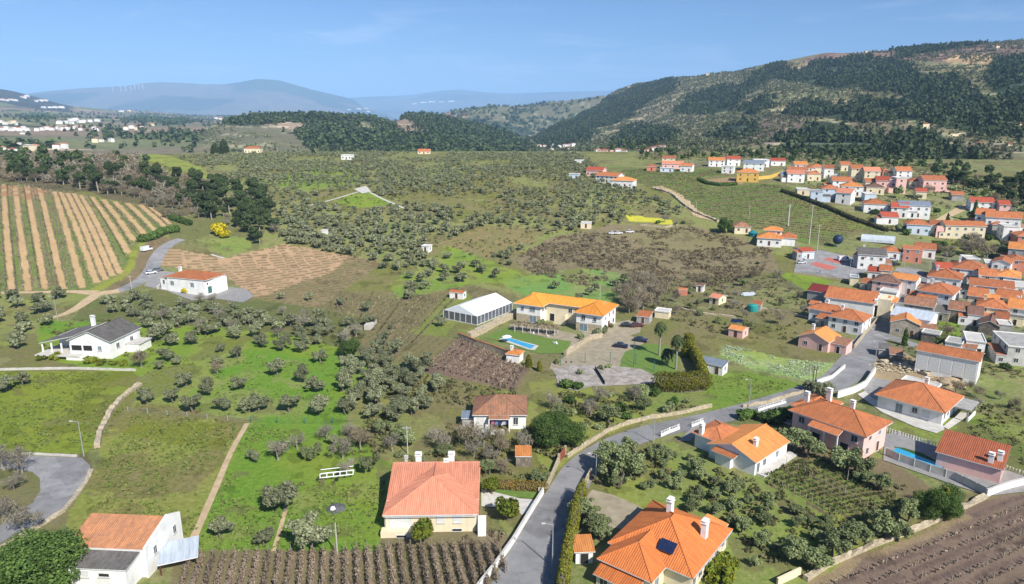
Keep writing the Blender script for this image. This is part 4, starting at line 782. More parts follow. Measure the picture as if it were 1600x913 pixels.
def house(label,A,B,d,h,roof='hip',rm='orange',wm='white',ov=.45,pitch=.42,rot=None,w_=None,axis='x',wins=True,chim=1,name='house',cat='house',group=None,dz=None,detail=1,floors=None,back=None,kinds=('glass','pale'),gap=3.0):
    dz=h if dz is None else dz; cx,cy,l,an=front(A,B,dz,rot,w_)
    if A[0]>1210 and A[1]<500: l*=1.10; d*=1.15; h*=1.06
    l=max(l,3.2); ww=l-2*ov; nx,ny=-math.sin(an),math.cos(an)
    b=Bd(name,label,cat,cx+nx*(ov+d/2),cy+ny*(ov+d/2),an,group)
    x0,x1,y0,y1=-ww/2,ww/2,-d/2,d/2
    if A[1]<250 and A[0]<1000: b.foot(x0-2,x1+2,y0-26,y1,3)
    if roof=='hip': b.wall(x0,x1,y0,y1,h-.05,wm); b.hip(x0,x1,y0,y1,h,rm,pitch,ov)
    elif roof=='gable':
        rise=(d/2 if axis=='x' else ww/2)*pitch; b.wall(x0,x1,y0,y1,h,wm,gable=axis,rise=rise); b.gable(x0,x1,y0,y1,h,rm,pitch,ov,axis)
    elif roof=='mono': b.wall(x0,x1,y0,y1,h-.2,wm); b.mono(x0,x1,y0,y1,h,h+d*pitch*.6,rm,ov); b.wall(x0,x1,y1-.3,y1-.01,h+d*pitch*.5-.2,wm,h-.2)
    else: b.wall(x0,x1,y0,y1,h,wm); b.flat(x0,x1,y0,y1,h+.003,rm,par=.25)
    fl=floors or max(1,int(round(h/2.9)))
    if wins:
        for f in range(fl):
            z=f*2.8+1.0 if h>2.4 else .8
            if z+1.>h-.1: z=max(.5,h-1.5)
            n=max(1,int(ww/gap))
            for i in range(n):
                u=x0+ww*(i+.5)/n
                if f==0 and i==n//2: b.win('S',u,0.05,.95,2.05,'door',y0,detail)
                else: b.win('S',u,z,1.0,1.1,kinds[i%2],y0,detail)
            n=max(1,int(d/(gap+.6)))
            for i in range(n):
                u=y0+d*(i+.5)/n; b.win('E',u,z,.95,1.1,kinds[(i+1)%2],x1,detail); b.win('W',u,z,.95,1.1,'glass',x0,0)
    if A[0]>1225 and wins and hash_(label)%10<7:
        sd=1 if hash_(label)%2 else -1; aw=2.4+hash_(label)%3; xa=x1 if sd>0 else -x1-aw; ad=d*.55; hh=min(2.7,h-.4); yy=y0+(hash_(label)%3)*.8
        b.wall(xa+.02,xa+aw,yy,yy+ad,hh,wm if hash_(label)%5 else 'greywall',name='annexe'); b.mono(xa,xa+aw,yy,yy+ad,hh+.05,hh+.9,('terra','oldtile','orange','greyroof')[hash_(label)%4],.15,'y',name='annexe_roof')
        if detail: b.win('S',xa+aw/2,.05 if aw>3 else .9,.9,2. if aw>3 else 1.,'dark' if hash_(label)%2 else 'glass',yy,detail)
    for k in range(chim):
        ux=(-.28,.3,.05)[k]*ww; b.chimney(ux,d*.12,h+.1,h+min(ww,d)/2*pitch+.55,'white' if wm!='cream' else 'cream',t=.35)
    return b
# --- cream house with the salmon T-shaped roof
b=Bd('house','cream house with salmon tiled T-shaped roof and two tall chimneys beside the road bend','house',-13.1,97.6,R(1.4)); D=2
b.wall(-7.3,7.3,0,10,3.3,'cream');b.wall(-7.2,7.2,10,15.2,3.3,'cream')
b.wall(-7.9,-2.9,-1.5,0,1.0,'cream',name='balcony')
b.hip(-7.2,7.2,.1,14.2,3.35,'salmonroof',.34,.5); b.gable(-7.2,7.2,7.7,12.1,3.24,'salmonroof',.34,.5,'y')
b.mono(-7.3,7.3,4.2,12.0,3.5,5.95,'salmonroof',.35,'y');b.mono(-7.3,7.3,12.4,15.4,5.88,4.0,'salmonroof',.35,'y')
b.gwall(-7.25,7.25,[(4.6,0),(15.2,0),(15.2,3.8),(12.2,5.6),(4.6,3.3)],'cream')
b.pipes(-7.5,7.5,-.5,3.3);b.win('S',-4.9,1.05,3.4,1.6,'white',0,1,'shutter'); b.win('S',-.6,2.1,.7,.45,'dark',0,1); b.win('S',1.6,1.7,1.1,1.2,'white',0,2);b.win('S',4.3,1.7,1.2,1.2,'white',0,2)
b.win('S',-4.6,.05,1.5,.42,'dark',-1.5,1);b.win('S',4.2,.1,1.5,.42,'dark',0,1)
for u in (3,7,11.5): b.win('E',u,1.5,1.1,1.2,'glass',7.3,2); b.win('W',u,1.5,1.1,1.2,'glass',-7.3,1)
b.chimney(-3.3,13.6,4,6.6,'white',.5);b.chimney(2.6,13.6,4,6.6,'white',.5);b.chimney(-5.5,13.6,4,6.0,'conclight',.25);b.chimney(1.7,12.4,4,5.9,'white',.35)
b.wall(7.6,8.9,-1.4,1.6,1.9,'white',name='porch')
# --- big orange roofed house, bottom
b=Bd('house','large cream house with many-sided orange tiled roof and a blue solar panel in the foreground','house',24.3,91.8,R(52)); D=2
# local x runs up to the right in the picture, local y up to the left
b.wall(-6.85,6.85,-6.2,6.2,3.15,'cream'); b.hip(-6.85,6.85,-6.2,6.2,3.2,'foreorange',.50,.6)
b.wall(-11.2,-4,-2.2,5.6,3.1,'cream');b.hip(-11.2,.2,-2.2,5.6,3.15,'foreorange',.50,.5)
b.wall(-13.2,-11,-1.0,5.2,1.9,'cream');b.mono(-13.4,-11.3,-1.1,5.3,2.0,2.75,'foreorange',.25,'x')
for u in (-5.6,-3.4): b.win('S',u,.9,1.1,1.5,'glass',-6.2,2)
b.win('S',-9.2,.9,1.1,1.5,'pale',-2.2,2)
for u in (-.6,2.6,5.2): b.win('S',u,1.2,1.0,1.2,'glass',-6.2,2)
for u in (-4,0,4): b.win('E',u,1.2,1.1,1.2,'glass',6.85,2)
for u in (0,2,4): b.win('W',u,.4,1.2,1.2,'glass',-13.2,1)
b.wall(-7.4,-5.,-8.,-6.2,.9,'cream',name='balcony')
b.pipes(-6.9,6.9,-6.75,3.15);b.chimney(1.4,-4.6,3.8,6.6,'white',.5); b.chimney(2.2,1.4,4.5,7.6,'white',.5)
sp=MB();sp.box(-.95,.95,-1.25,1.25,0,.12);o=sp.build('solar_panel',mat('solar_panel_glass',(.012,.018,.06),(.02,.03,.08),3,.15,spec=.7),b.roofs[0]);o.location=(-5.0,-1.6,4.78);o.rotation_euler=(0,-.464,0)
b.wall(7.2,9.4,-4.8,-2.2,2.2,'cream',name='porch'); b.mono(7.1,9.6,-5.0,-2.0,2.3,2.8,'orange2',.3,'y')
# --- small orange roofed garden shed by the hedge
house('small garden shed with bright orange roof between the golden hedge and the big orange house',(899,858),(929,868),3.2,2.2,'mono','orange2','white',.3,.25,rot=4,chim=0,wins=False,name='shed',cat='shed').win('S',0,.05,1.2,1.7,'dark',-1.6,1)
# --- bottom left house
b=Bd('house','white house with long weathered orange roof and grey lean-to in the bottom left corner','house',-58.6,89.6,R(-4)); D=2
b.wall(-6.,5.6,-2.9,3.6,4.5,'white');
b.mono(-6.,5.6,-2.7,3.0,4.6,6.2,'oldorange',.25,'y'); b.gwall(5.58,5.9,[(-3.,0),(6.4,0),(6.4,5.0),(5.6,5.4),(3.2,6.5),(-3.,4.9)],'white'); b.wall(-5.9,5.5,3.1,6.2,4.2,'white')
b.wall(-3.6,4.8,-6.2,-2.9,3.6,'white',name='lean_to'); b.mono(-3.7,4.9,-6.2,-2.9,3.7,4.3,'greyroof',.2,'y',name='lean_to_roof')
b.win('S',-1.6,2.2,1.7,.9,'white',-6.2,2); b.win('S',1.6,2.4,1.5,.5,'dark',-6.2,2)
for u in (-.8,4.4): b.win('E',u,2.6,.7,1.2,'glass',5.9,2)
# --- old house with mottled roof
b=Bd('house','old white cottage with mottled brown tiled roof and washing under its porch','house',-2.6,140.0,R(0)); D=2
b.wall(-5.6,-2.2,-4.6,4.6,3.4,'white');b.wall(1.9,5.6,-4.6,4.6,3.4,'white');b.wall(-2.2,1.9,-2.6,4.6,3.4,'white')
b.hip(-5.6,5.6,-4.8,4.8,3.45,'oldtile',.50,.35)
pm_=b.mono(-2.3,2.0,-6.2,-4.9,3.05,3.55,'oldtile',.1,'y')
b.post(-2.3,-6.1,-1,2.95);b.post(2.,-6.1,-1,2.95)
b.win('S',-4.2,1.0,1.3,1.7,'white',-4.6,2);b.win('S',3.4,1.1,.95,1.6,'glass',-4.6,2);b.win('S',-1.2,.1,.9,2.,'door',-2.6,1);b.win('S',.7,1.1,1.1,1.2,'dark',-2.6,1)
for u in (-2,2): b.win('E',u,1.1,1.,1.2,'glass',5.6,1)
b.wall(-5.8,1.,-7.3,-6.9,1.0,'white',name='terrace_wall')
b.wall(-8.2,-5.9,-3.6,-.8,2.1,'greywall',name='annexe');b.mono(-8.3,-5.7,-3.8,-.6,2.15,2.5,'slate',.1,'y')
cl=[(.55,.12,.3),(.12,.2,.5),(.03,.05,.15),(.5,.5,.55),(.10,.12,.3)]
for i,c in enumerate(cl):
    q=MB();q.box(-.32,.32,-.03,.03,0,.9);o=q.build('hanging_laundry',mat('laundry_cloth_%d'%i,c,None,3),None,label=['pink cloth','blue cloth','navy cloth','pale grey cloth','dark blue cloth'][i]+' hanging under the porch of the old cottage',cat='laundry',group='washing hung at the old cottage'); o.location=(-2.6-1.5+i*.8,140-5.6,b.z+1.5)
# --- pink house
b=Bd('house','two-storey pink house with broad orange hipped roof and three chimneys','house',67.6,130.2,R(-52)); D=2
b.wall(-7.4,7.4,-4.8,4.8,5.4,'pink');b.hip(-7.4,7.4,-4.8,4.8,5.45,'orange',.42,.8);b.wall(-9.4,-4.2,-1.2,7.4,5.0,'pink');b.hip(-9.4,-3.8,-1.2,7.6,5.05,'orange',.40,.6)
b.mono(-2.6,3.4,-7.2,-4.8,4.5,5.5,'orange',.2,'y'); 
for u in (-2.5,0.6,3.3): b.post(u,-7.0,-1.5,4.4,.14)
for u in (-2.,3.8): b.win('S',u,.2,1.6,2.1,'dark',-4.8,1)
for u in (-5.4,-1.4,1.6,5.6): b.win('S',u,3.3,1.2,1.3,'glass',-4.8,2)
for u,z,k in ((-2.2,3.6,'glass'),(1.8,3.6,'pale'),(-2.8,.8,'glass'),(1.6,.1,'door')): b.win('E',u,z,1.0,1.3 if k!='door' else 2.1,k,7.4,2)
b.chimney(-7.6,.6,5.2,7.7,'white',.45);b.chimney(-5.0,5.,5.2,8.2,'white',.5);b.chimney(1.,3.0,5.5,8.0,'white',.42)
# --- white house to the right with hipped roof and porch
b=Bd('house','white single-storey house with orange hipped roof and grey flat-roofed porch','house',93.6,146.2,R(-47)); D=2
b.wall(-6.6,6.6,-6.2,6.2,3.2,'white');b.hip(-6.6,6.6,-6.2,6.2,3.25,'orange',.45,.7)
b.flat(6.9,10.2,-.5,6.2,2.75,'concrete',.3); b.post(9.9,-.3,-1,2.75,.15,'greywall');b.post(9.9,6,-1,2.75,.15,'greywall');b.wall(9.95,10.15,.2,5.8,.9,'white',-1,name='parapet')
b.wall(-6.2,1.,7.,11.5,2.7,'white',name='garage');b.flat(-6.3,1.2,7.,11.6,2.72,'conclight',.25,par=.3)
b.chimney(-.5,6.4,3.2,5.3,'white',.4)
b.win('S',-2.,.1,1.3,2.2,'pale',-6.2,1,'door');b.win('S',1.2,1.3,1.,1.1,'glass',-6.2,2);b.win('S',3.4,1.0,1.4,1.3,'white',-6.2,1)
for u in (-4.6,-2.): b.win('E',u,1.1,1.,1.2,'glass',6.6,2)
b.win('E',2.4,.1,1.6,2.2,'pale',6.6,1)
# --- orange bungalow in the middle right
b=Bd('house','white bungalow with stepped bright orange and rust-coloured roof beside the olive orchard','house',47.2,122.8,R(41.9)); D=2
b.wall(-6.2,6.2,-4.2,2.,3.0,'white',gable=None); b.gable(-6.2,6.2,-4.2,5.6,2.9,'orange2',.36,.4)
b.wall(-6.15,6.15,-4.15,5.55,2.9,'white',gable='x',rise=1.7)
b.wall(-4.4,3.0,5.6,10.,2.8,'white'); b.hip(-4.6,3.4,3.8,10.2,3.2,'orange',.35,.4)
b.wall(-7.4,-6.2,0.2,3.4,2.6,'white',name='porch');b.mono(-7.8,-6.3,-.6,4.,2.7,3.0,'orange',.15,'x')
b.win('S',-5.,.1,.9,2.1,'glass',-4.2,1,'door');b.win('S',-2.7,1.0,1.,1.2,'glass',-4.2,2);b.win('S',2.2,1.0,1.,1.2,'pale',-4.2,2);b.win('E',-1.,1,1.,1.2,'glass',6.2,1)
b.chimney(-2.0,-1.8,3,5.0,'white',.42);b.chimney(-4.4,8.6,3,5.2,'white',.45)
tb=MB();tb.box(-5.5,7.4,-5.9,-4.2,-.5,.35);tb.build('terrace',M['conclight'],b.o)
# --- small pink pool house
b=Bd('pool_house','small pink pool house with sloping rust-red roof and two white chimneys','house',87.9,118.7,R(-41.5)); D=2
b.wall(-5.1,5.1,-3.8,3.9,3.0,'pink');b.wall(-5.08,5.08,3.4,3.88,4.5,'pink',2.9); b.mono(-5.1,5.1,-3.9,3.9,3.15,4.8,'rust',.35,'y')
g_=MB();g_.add([(5.1,-3.8,3.),(5.1,3.9,3.),(5.1,3.9,4.6),(4.9,-3.8,3.),(4.9,3.9,3.),(4.9,3.9,4.6)],[(0,1,2),(5,4,3),(0,2,5,3),(1,4,5,2)]);g_.build('gable_wall',M['pink'],b.o)
for u in (-2.2,1.4): b.win('E',u,1.1,.9,1.2,'glass',5.1,2)
b.chimney(3.2,-2.9,3.2,4.9,'white',.4);b.chimney(4.4,-1.6,3.2,5.1,'white',.4)
# --- grey roofed white house, left
b=Bd('house','white house with sprawling weathered grey roof, verandah and terrace above the left meadow','house',-120.6,184.5,R(-6)); D=2
b.wall(-2.2,9.8,-4,9,5.2,'white',gable='y',rise=2.6); b.gable(-2.2,9.8,-4,9,5.2,'greyroof',.43,.5,'y')
b.wall(-10.5,-2.2,2,9.6,4.2,'white'); b.mono(-11.4,-1.6,-3.6,10,3.9,6.2,'greyroof',.3,'x')
for u in (-11.2,-8.4,-5.4,-2.6): b.post(u,-3.4,1.2,3.9,.16)
tt=MB();tt.box(-11.6,1.8,-6.2,-3.2,.9,1.2);tt.box(-11.6,-2.2,-3.2,2,.9,1.2);tt.build('terrace',M['conclight'],b.o)
b.wall(-2.2,4,-6.1,-4.,1.0,'white',name='terrace_wall'); b.win('S',-.3,2.2,3.,1.5,'dark',-4,1);b.win('S',3.,2.2,2.6,1.5,'dark',-4,1); b.win('S',6.6,2.4,1.,1.2,'pale',-4,2)
b.win('E',-1,2.4,1.2,1.3,'glass',9.8,2);b.win('E',5,2.4,1.2,1.3,'glass',9.8,2)
b.wall(10.2,14,2,7.5,2.4,'white',name='outbuilding');b.flat(10.2,14.2,2,7.6,2.42,'conclight',.2)
b.chimney(-3.4,7.6,5,8.4,'white',.5)
# --- white farm building by the country lane
_a=G(256,453);_b=G(321,463);FBA=math.atan2(_b[1]-_a[1],_b[0]-_a[0]);_w=math.hypot(_b[1]-_a[1],_b[0]-_a[0]);FBP=(_b[0]-8.8*math.cos(FBA)-5*math.sin(FBA),_b[1]-8.8*math.sin(FBA)+5*math.cos(FBA))
b=Bd('farm_building','white farm building with orange tiled roof and green door beside the country lane','farm building',*FBP,FBA); D=1
b.wall(-8.6,8.8,-5,5,5.6,'white',gable=None); b.hip(-9.0,9.2,-5,5.4,5.65,'orange',.36,.3)
b.wall(-12.2,-8.6,-4.6,2,5.0,'white');b.mono(-12.4,-8.9,-4.7,2,5.0,5.5,'orange',.1,'x')
b.wall(8.8,10.5,-1,5,5.2,'white')
for u in (-6.2,3.2): b.win('S',u,2.6,1.6,1.6,'pale',-5,1)
b.win('S',-10.6,2.7,.9,1.5,'glass',-4.6,1);b.win('E',-2.4,.1,2.,2.6,'green',8.8,0,'door');b.win('E',-3.4,3.5,.6,.8,'glass',8.8,0);b.win('E',.4,3.4,1.1,1.3,'glass',8.8,1);b.chimney(-7.6,1.,5.6,8.0,'white',.5)
# --- stone farmhouse
b=Bd('farmhouse','large U-shaped stone and white farmhouse with bright orange roof behind the gravel yard','farmhouse',17.6,214.5,R(-27)); D=2
b.wall(-15.4,-6.8,-5.2,6.2,6.,'white');b.wall(-6.8,6.2,-.6,6.2,6.,'cream');b.wall(6.2,14.6,-6.4,7.0,6.,'white')
b.wall(-15.44,-6.76,-5.25,-5.1,2.6,'wallstone' if 'wallstone' in M else 'stone',name='stone_base');b.wall(6.16,14.64,-6.45,-6.3,2.8,'wallstone',name='stone_base')
b.hip(-15.6,-6.2,-5.4,6.6,6.05,'vivid',.42,.6);b.hip(6.0,14.8,-6.6,7.2,6.05,'vivid',.42,.6);b.gable(-13,12,-.9,6.9,6.2,'vivid',.42,.4)
for u,z,w_,h_,k in ((-13.2,3.8,.9,1.2,'glass'),(-9.6,3.8,1.8,1.3,'pale'),(-9.4,.2,2.4,2.2,'pale')): b.win('S',u,z,w_,h_,k,-5.25,1)
for u,z,w_,h_,k in ((8.6,3.8,1.2,1.4,'glass'),(12.4,3.8,1.,1.2,'glass'),(8.7,.2,2.6,2.3,'pale')): b.win('S',u,z,w_,h_,k,-6.45,2)
for u in (-3.2,-1.2): b.win('E',u,3.8,1.2,1.3,'glass',-6.8,1)
b.win('S',-4.6,.1,1.6,2.5,'dark',-.6,1);b.win('S',1.8,3.7,1.2,1.3,'glass',-.6,1);b.win('S',4.,3.7,1.,1.3,'glass',-.6,1)
for u,z,w_,h_,k in ((-3.,3.6,.8,1.,'glass'),(.6,3.9,.9,1.2,'glass'),(4.4,3.7,1.,1.2,'door'),(.4,.1,1.8,2.4,'door'),(4.8,.8,1.3,1.4,'door')): b.win('E',u,z,w_,h_,k,14.6,1,'window' if z>.2 else 'door')
st=MB()
for i in range(10): st.box(-3.2+i*.42,-2.78+i*.42,-3.0,-.65,-.5,.3+i*.32)
st.build('outside_stair',M['cream'],b.o)
# --- marquee
mq=Bd('marquee','long white event marquee with clear side walls on the grass above the pool lawn','marquee',-11.4,223.6,R(-34.7+1))
W2,Dp=7.,10.2; f_=MB(); rise=2.6;eh=3.0
rf=MB();rf.add([(-W2,-Dp,eh),(0,-Dp,eh+rise),(W2,-Dp,eh),(-W2,Dp,eh),(0,Dp,eh+rise),(W2,Dp,eh)],[(0,3,4,1),(1,4,5,2),(0,1,2),(3,5,4)])
for k in range(1,5): 
    yy=-Dp+k*2*Dp/5; rf.tube((-W2,yy,eh),(0,yy,eh+rise),.06,n=4);rf.tube((0,yy,eh+rise),(W2,yy,eh),.06,n=4)
rf.build('canopy',M['pvc'],mq.o)
for yy in np.linspace(-Dp,Dp,11):
    for xx in (-W2,W2): mq.post(xx,yy,-.6,eh,.09,'metal' if 0 else 'frame')
for xx in np.linspace(-W2,W2,7)[1:-1]:
    for yy in (-Dp,Dp): mq.post(xx,yy,-.6,eh,.09,'frame')
cw=MB();cw.box(-W2+.04,W2-.04,-Dp+.02,-Dp+.05,0.25,eh-.1);cw.build('front_film',M['clear'],mq.o)
for sx in (-1,1):
    cw=MB();cw.box(sx*(W2-.05)-.02,sx*(W2-.05)+.02,-Dp+.1,Dp-.1,.25,eh-.1);cw.build('side_film',M['clear'],mq.o)
cw=MB();cw.box(-W2,W2,Dp-.05,Dp-.02,-.3,eh);cw.build('back_sheet',M['pvc'],mq.o)
fl=MB();fl.box(-W2-.15,W2+.15,-Dp-.15,Dp+.15,-.8,.2);fl.build('platform',M['conclight'],mq.o); mq.foot(-W2,W2,-Dp,Dp,2)
rng=np.random.default_rng(3)
for i in range(5):
    for j in range(3):
        tm=MB();tm.lathe([(.1,.2),(.1,.9),(.85,.92),(.85,.97)],10);o=tm.build('round_table',M['pvc'],None,label='round white-topped table inside the clear-walled marquee',cat='table',group='round tables in the marquee')
        u,v=(j-1)*4.2,-8+i*4.;c,q=math.cos(mq.r),math.sin(mq.r);o.location=(mq.x+u*c-v*q,mq.y+u*q+v*c,mq.z)
# --- every other house, shed and barn, read from the picture
def vh(*a,**k):
    k.setdefault('group',None); return house(*a,**k)
vh('small white shed with orange roof behind the marquee',(701,457),(724,459),3.,2.3,'gable','orange','white',.2,.3,rot=-20,chim=0,detail=0,name='shed',cat='shed')
vh('tiny orange roofed well house at the end of the white lawn wall',(789,553),(812,556),3.5,2.4,'hip','orange2','white',.3,.4,rot=-20,chim=1,wins=False,name='well_house',cat='outbuilding')
vh('orange roofed open shelter at the head of the gravel yard',(995,493),(1014,497),4.5,2.4,'mono','orange','greywall',.2,.3,rot=-25,chim=0,name='shelter',cat='outbuilding')
vh('small orange roofed hut on stilts among the trees near the road',(810,713),(826,714),3.2,2.3,'mono','orange2','oldstone',.15,.3,rot=0,chim=0,wins=False,name='hut',cat='hut')
vh('white shed with grey roof beside the cypress screen',(1092,566),(1131,573),3.5,2.6,'mono','slate','white',.2,.25,rot=-38,chim=0,detail=1,name='shed',cat='shed')
vh('garden hut with pink roof and cream walls in the east gardens',(1108,464),(1123,468),5.5,2.4,'gable','salmonroof','cream',.3,.3,rot=-45,chim=0,detail=0,name='hut',cat='hut')
vh('little white hut with dark roof under the bare trees',(1088,446),(1098,447),3.,2.6,'hip','brownroof','white',.3,.3,rot=-30,chim=0,detail=0,name='hut',cat='hut')
vh('tiny orange hut left of the little white hut',(1063,453),(1071,454),2.5,2.2,'gable','orange','salmon',.1,.3,rot=-20,chim=0,wins=False,name='hut',cat='hut')
vh('orange hut carrying two solar panels in the east gardens',(1137,514),(1162,518),4.5,2.4,'gable','orange2','pink',.2,.3,rot=-40,chim=0,detail=0,name='hut',cat='hut')
vh('brown roofed shack right of the teal tank',(1176,476),(1188,477),3.5,2.3,'mono','terra','greywall',.2,.3,rot=-30,chim=0,wins=False,name='hut',cat='hut')
vh('low pale pergola shed near the foot of the bare trees',(1023,487),(1045,490),4,2.1,'flat','conclight','cream',.1,rot=-25,chim=0,wins=False,name='shed',cat='shed')
vh('pale concrete tank house between the olives, right',(1655-997,386),(1667-997,387),3.5,2.4,'flat','conclight','white',.1,rot=-20,chim=0,detail=0,name='tank_house',cat='outbuilding')
vh('tiny white shed among the olives, left of the concrete tank house',(500,361),(508,362),3,2.2,'mono','conclight','white',.1,.2,rot=-10,chim=0,wins=False,name='shed',cat='shed')
vh('long low white hut on the plateau beside the grove edge',(907,350),(924,351),5,2.4,'mono','conclight','cream',.1,.15,rot=-10,chim=0,detail=0,name='hut',cat='hut')
vh('cream cottage with brown hipped roof beside the round dark tree',(1147,357),(1175,357),9,2.9,'hip','oldtile','cream',.4,.45,rot=-8,chim=0)
# house above the sports court
b=vh('white country house with stepped orange roofs standing alone under the green vineyard',(1183,372),(1222,378),9,3.4,'hip','orange2','white',.5,.42,rot=-22,chim=0)
b.wall(4.,11.,-1.,8,3.4,'white');b.hip(4.,11.4,-1,8,3.5,'orange',.42,.4);b.wall(-1.,5.,3.2,9.5,6.,'white');b.hip(-3.,5.,3.,9.5,6.05,'orange2',.4,.4);b.win('S',3.6,4.2,1,1.1,'glass',3.2,1)
# plateau trio and ridge houses
vh('red roofed house, leftmost of the three at the edge of the plateau vineyard',(915,266),(942,268),9,4.,'gable','redroof','pink',.4,rot=-25,chim=0,detail=0)
vh('white house with rust roof, middle of the three at the plateau vineyard',(936,273),(960,279),9,4.6,'gable','orange','white',.4,rot=-35,chim=0,detail=0)
vh('white house with orange roof, rightmost of the three at the plateau vineyard',(958,281),(986,286),9,4.2,'hip','orange2','white',.4,rot=-25,chim=1,detail=0)
vh('orange roofed cottage with peach walls on the ridge beside the two dark conifers',(379,231),(407,232),8,4.2,'hip','orange','cream',.4,.45,rot=0,chim=0,detail=0)
vh('small white cube house on the skyline of the olive plateau',(532,243),(549,243),7,3.6,'flat','conclight','white',.1,rot=-8,chim=0,detail=0)
vh('orange roofed barn half hidden behind the ridge beside a dark tree',(652,237),(672,237),8,2.2,'gable','orange','cream',.3,.5,rot=0,chim=0,detail=0,name='barn',cat='barn')
vh('blue-grey shed left of the three plateau houses',(889,273),(904,274),6,2.8,'flat','slate','bluewall',.1,rot=-15,chim=0,detail=0,name='shed',cat='shed')
vh('white flat shed beyond the plateau trio',(897,252),(911,252),8,2.5,'flat','conclight','white',.1,rot=-15,chim=0,wins=False,name='shed',cat='shed')
# long warehouse
b=vh('long white warehouse with corrugated orange roof above the building plot',(1431,547),(1533,566),7.5,6.2,'gable','orange','white',.35,.30,chim=0,wins=False,name='warehouse',cat='warehouse')
for u in (-5.3,-2.65,0,2.65,5.3): b.win('S',u,1.3,2.35,3.9,'white',-3.75,0,'shutter_panel')
for u in (-4.2,2.8): b.win('S',u,.1,2.4,.95,'dark',-3.76,0,'opening')
# church-like hall and neighbours
b=vh('long white hall with a big orange roof beside the village street',(1291,466),(1364,477),10,4.6,'gable','orange','white',.4,.42,chim=0,wins=False,name='hall',cat='hall')
for u in (-5,1,6): b.win('S',u,.6,1.2,2.4,'glass',-5,1)
b.wall(8.4,12.2,-3.8,4.2,6.2,'cream',name='tower_wall');b.hip(8.6,13.4,-3.2,4.2,5.4,'orange2',.35,.3);b.wall(7.3,8.3,-5.0,5.2,6.,'white',4.,gable='x' if 0 else None,name='curved_gable')
vh('shed with dark red sheet roof left of the long hall',(1261,457),(1292,459),9,3.2,'gable','darkred','greywall',.3,.28,rot=-42,chim=0,wins=False,name='barn',cat='barn')
b=vh('white L-shaped house with orange hipped roof below the long hall',(1294,497),(1348,504),8,4.2,'hip','orange','white',.4,.42,rot=-42,chim=1)
b.wall(-13,-4,1.5,8,4.2,'white');b.hip(-13.4,-2,1.5,8.4,4.25,'orange',.4,.4);b.win('S',-11,1.2,1.2,1.2,'glass',1.5,1);b.win('S',-8,1.2,1.2,1.2,'pale',1.5,1);b.chimney(-9,6,4.2,6.6,'white',.45)
vh('pale pink gabled house with split dark and bright orange roof nearest the road',(1246,525),(1296,536),8.5,3.2,'gable','orange2','pink',.35,.45,rot=-45,axis='y',chim=1)
vh('rough stone barn with bright orange roof strip at the village entrance',(1394,501),(1437,512),7.5,4.0,'gable','orange2','stone',.3,.40,rot=-30,axis='y',chim=0,name='barn',cat='barn')
vh('warehouse with pale blue metal roof behind the rough stone barn',(1396,492),(1449,505),10,4.2,'gable','metalroof','white',.3,.25,rot=-42,chim=0,name='warehouse',cat='warehouse',wins=False)
vh('grey stone store joined to the right of the rough stone barn',(1441,520),(1467,526),4,2.6,'flat','concrete','oldstone',.05,rot=-40,chim=0,name='outbuilding',cat='outbuilding',wins=False)
vh('small white cube annexe left of the modern flat roofed villa',(1478,535),(1502,541),6,3.4,'flat','concrete','white',.05,rot=-40,chim=0,detail=1)
b=vh('modern white flat-roofed villa with a dark garage opening',(1510,533),(1541,538),9,4.,'flat','conclight','white',.05,rot=-28,chim=0,wins=False); b.win('S',0,.3,3.,2.,'dark',-4.5,1)
vh('wide grey flat-roofed block at the right edge behind the warehouse',(1575,540),(1640,552),14,5,'flat','concrete','conclight',.05,rot=-20,chim=0,detail=1)
vh('tumbledown stone shack with tiled roof beside the white van plot',(1390,553),(1412,556),4,2.4,'mono','oldtile','oldstone',.2,.3,rot=-25,chim=0,wins=False,name='hut',cat='hut')
vh('low grey roofed lean-to at the roadside junction',(1374,546),(1392,548),4,2.2,'mono','greyroof','greywall',.2,.3,rot=-25,chim=0,wins=False,name='hut',cat='hut')
vh('dark stone ruin with sagging brown roof behind the green plot',(1483,484),(1512,490),9,3.6,'gable','oldtile','oldstone',.2,.35,rot=-35,chim=0,name='ruin',cat='ruin')
vh('whitewashed stone cottage with brown roof right of the dark ruin',(1513,493),(1537,496),8,3.4,'gable','brownroof','white',.2,.4,rot=-30,chim=0)
vh('dark gabled stone barn right of the whitewashed cottage',(1531,505),(1562,513),9,3.2,'gable','brownroof','oldstone',.25,.5,rot=-38,axis='y',chim=0,wins=False,name='barn',cat='barn')
vh('concrete block store in front of the small cream cottage',(1561,508),(1582,510),5,3.6,'flat','conclight','concrete',.05,rot=-25,chim=0,wins=False,name='outbuilding',cat='outbuilding')
vh('small cream cottage with brown roof above the concrete store',(1556,499),(1576,501),6,3.2,'gable','terra','cream',.3,.4,rot=-35,chim=0)
vh('cream house with big orange hipped roof at the lower right of the village',(1528,479),(1575,488),9,5,'hip','orange','cream',.4,.4,rot=-35,chim=1)
vh('white terrace house with orange roof at the right edge of the village',(1575,482),(1625,490),9,5,'gable','orange2','white',.4,.4,rot=-40,chim=1)
vh('tall cream house with orange gabled roof in the village centre',(1512,463),(1541,468),8,5.6,'gable','orange','cream',.4,.42,rot=-38,chim=1)
vh('low orange wing joined below the tall cream house',(1537,471),(1558,476),7,4,'gable','orange2','cream',.3,.4,rot=-38,chim=0)
vh('pale house with long orange roof near the right edge, above the hipped cream house',(1557,464),(1590,472),8,5,'gable','orange','cream',.4,.4,rot=-42,chim=1)
vh('row building with a very long rust tiled roof in the village',(1518,447),(1583,455),8,5.2,'gable','terra','white',.4,.35,rot=-30,chim=1)
vh('white corner house with low pyramid roof and two-storey side wall',(1437,459),(1486,461),11,5.4,'hip','terra','white',.4,.40,rot=-42,chim=1)
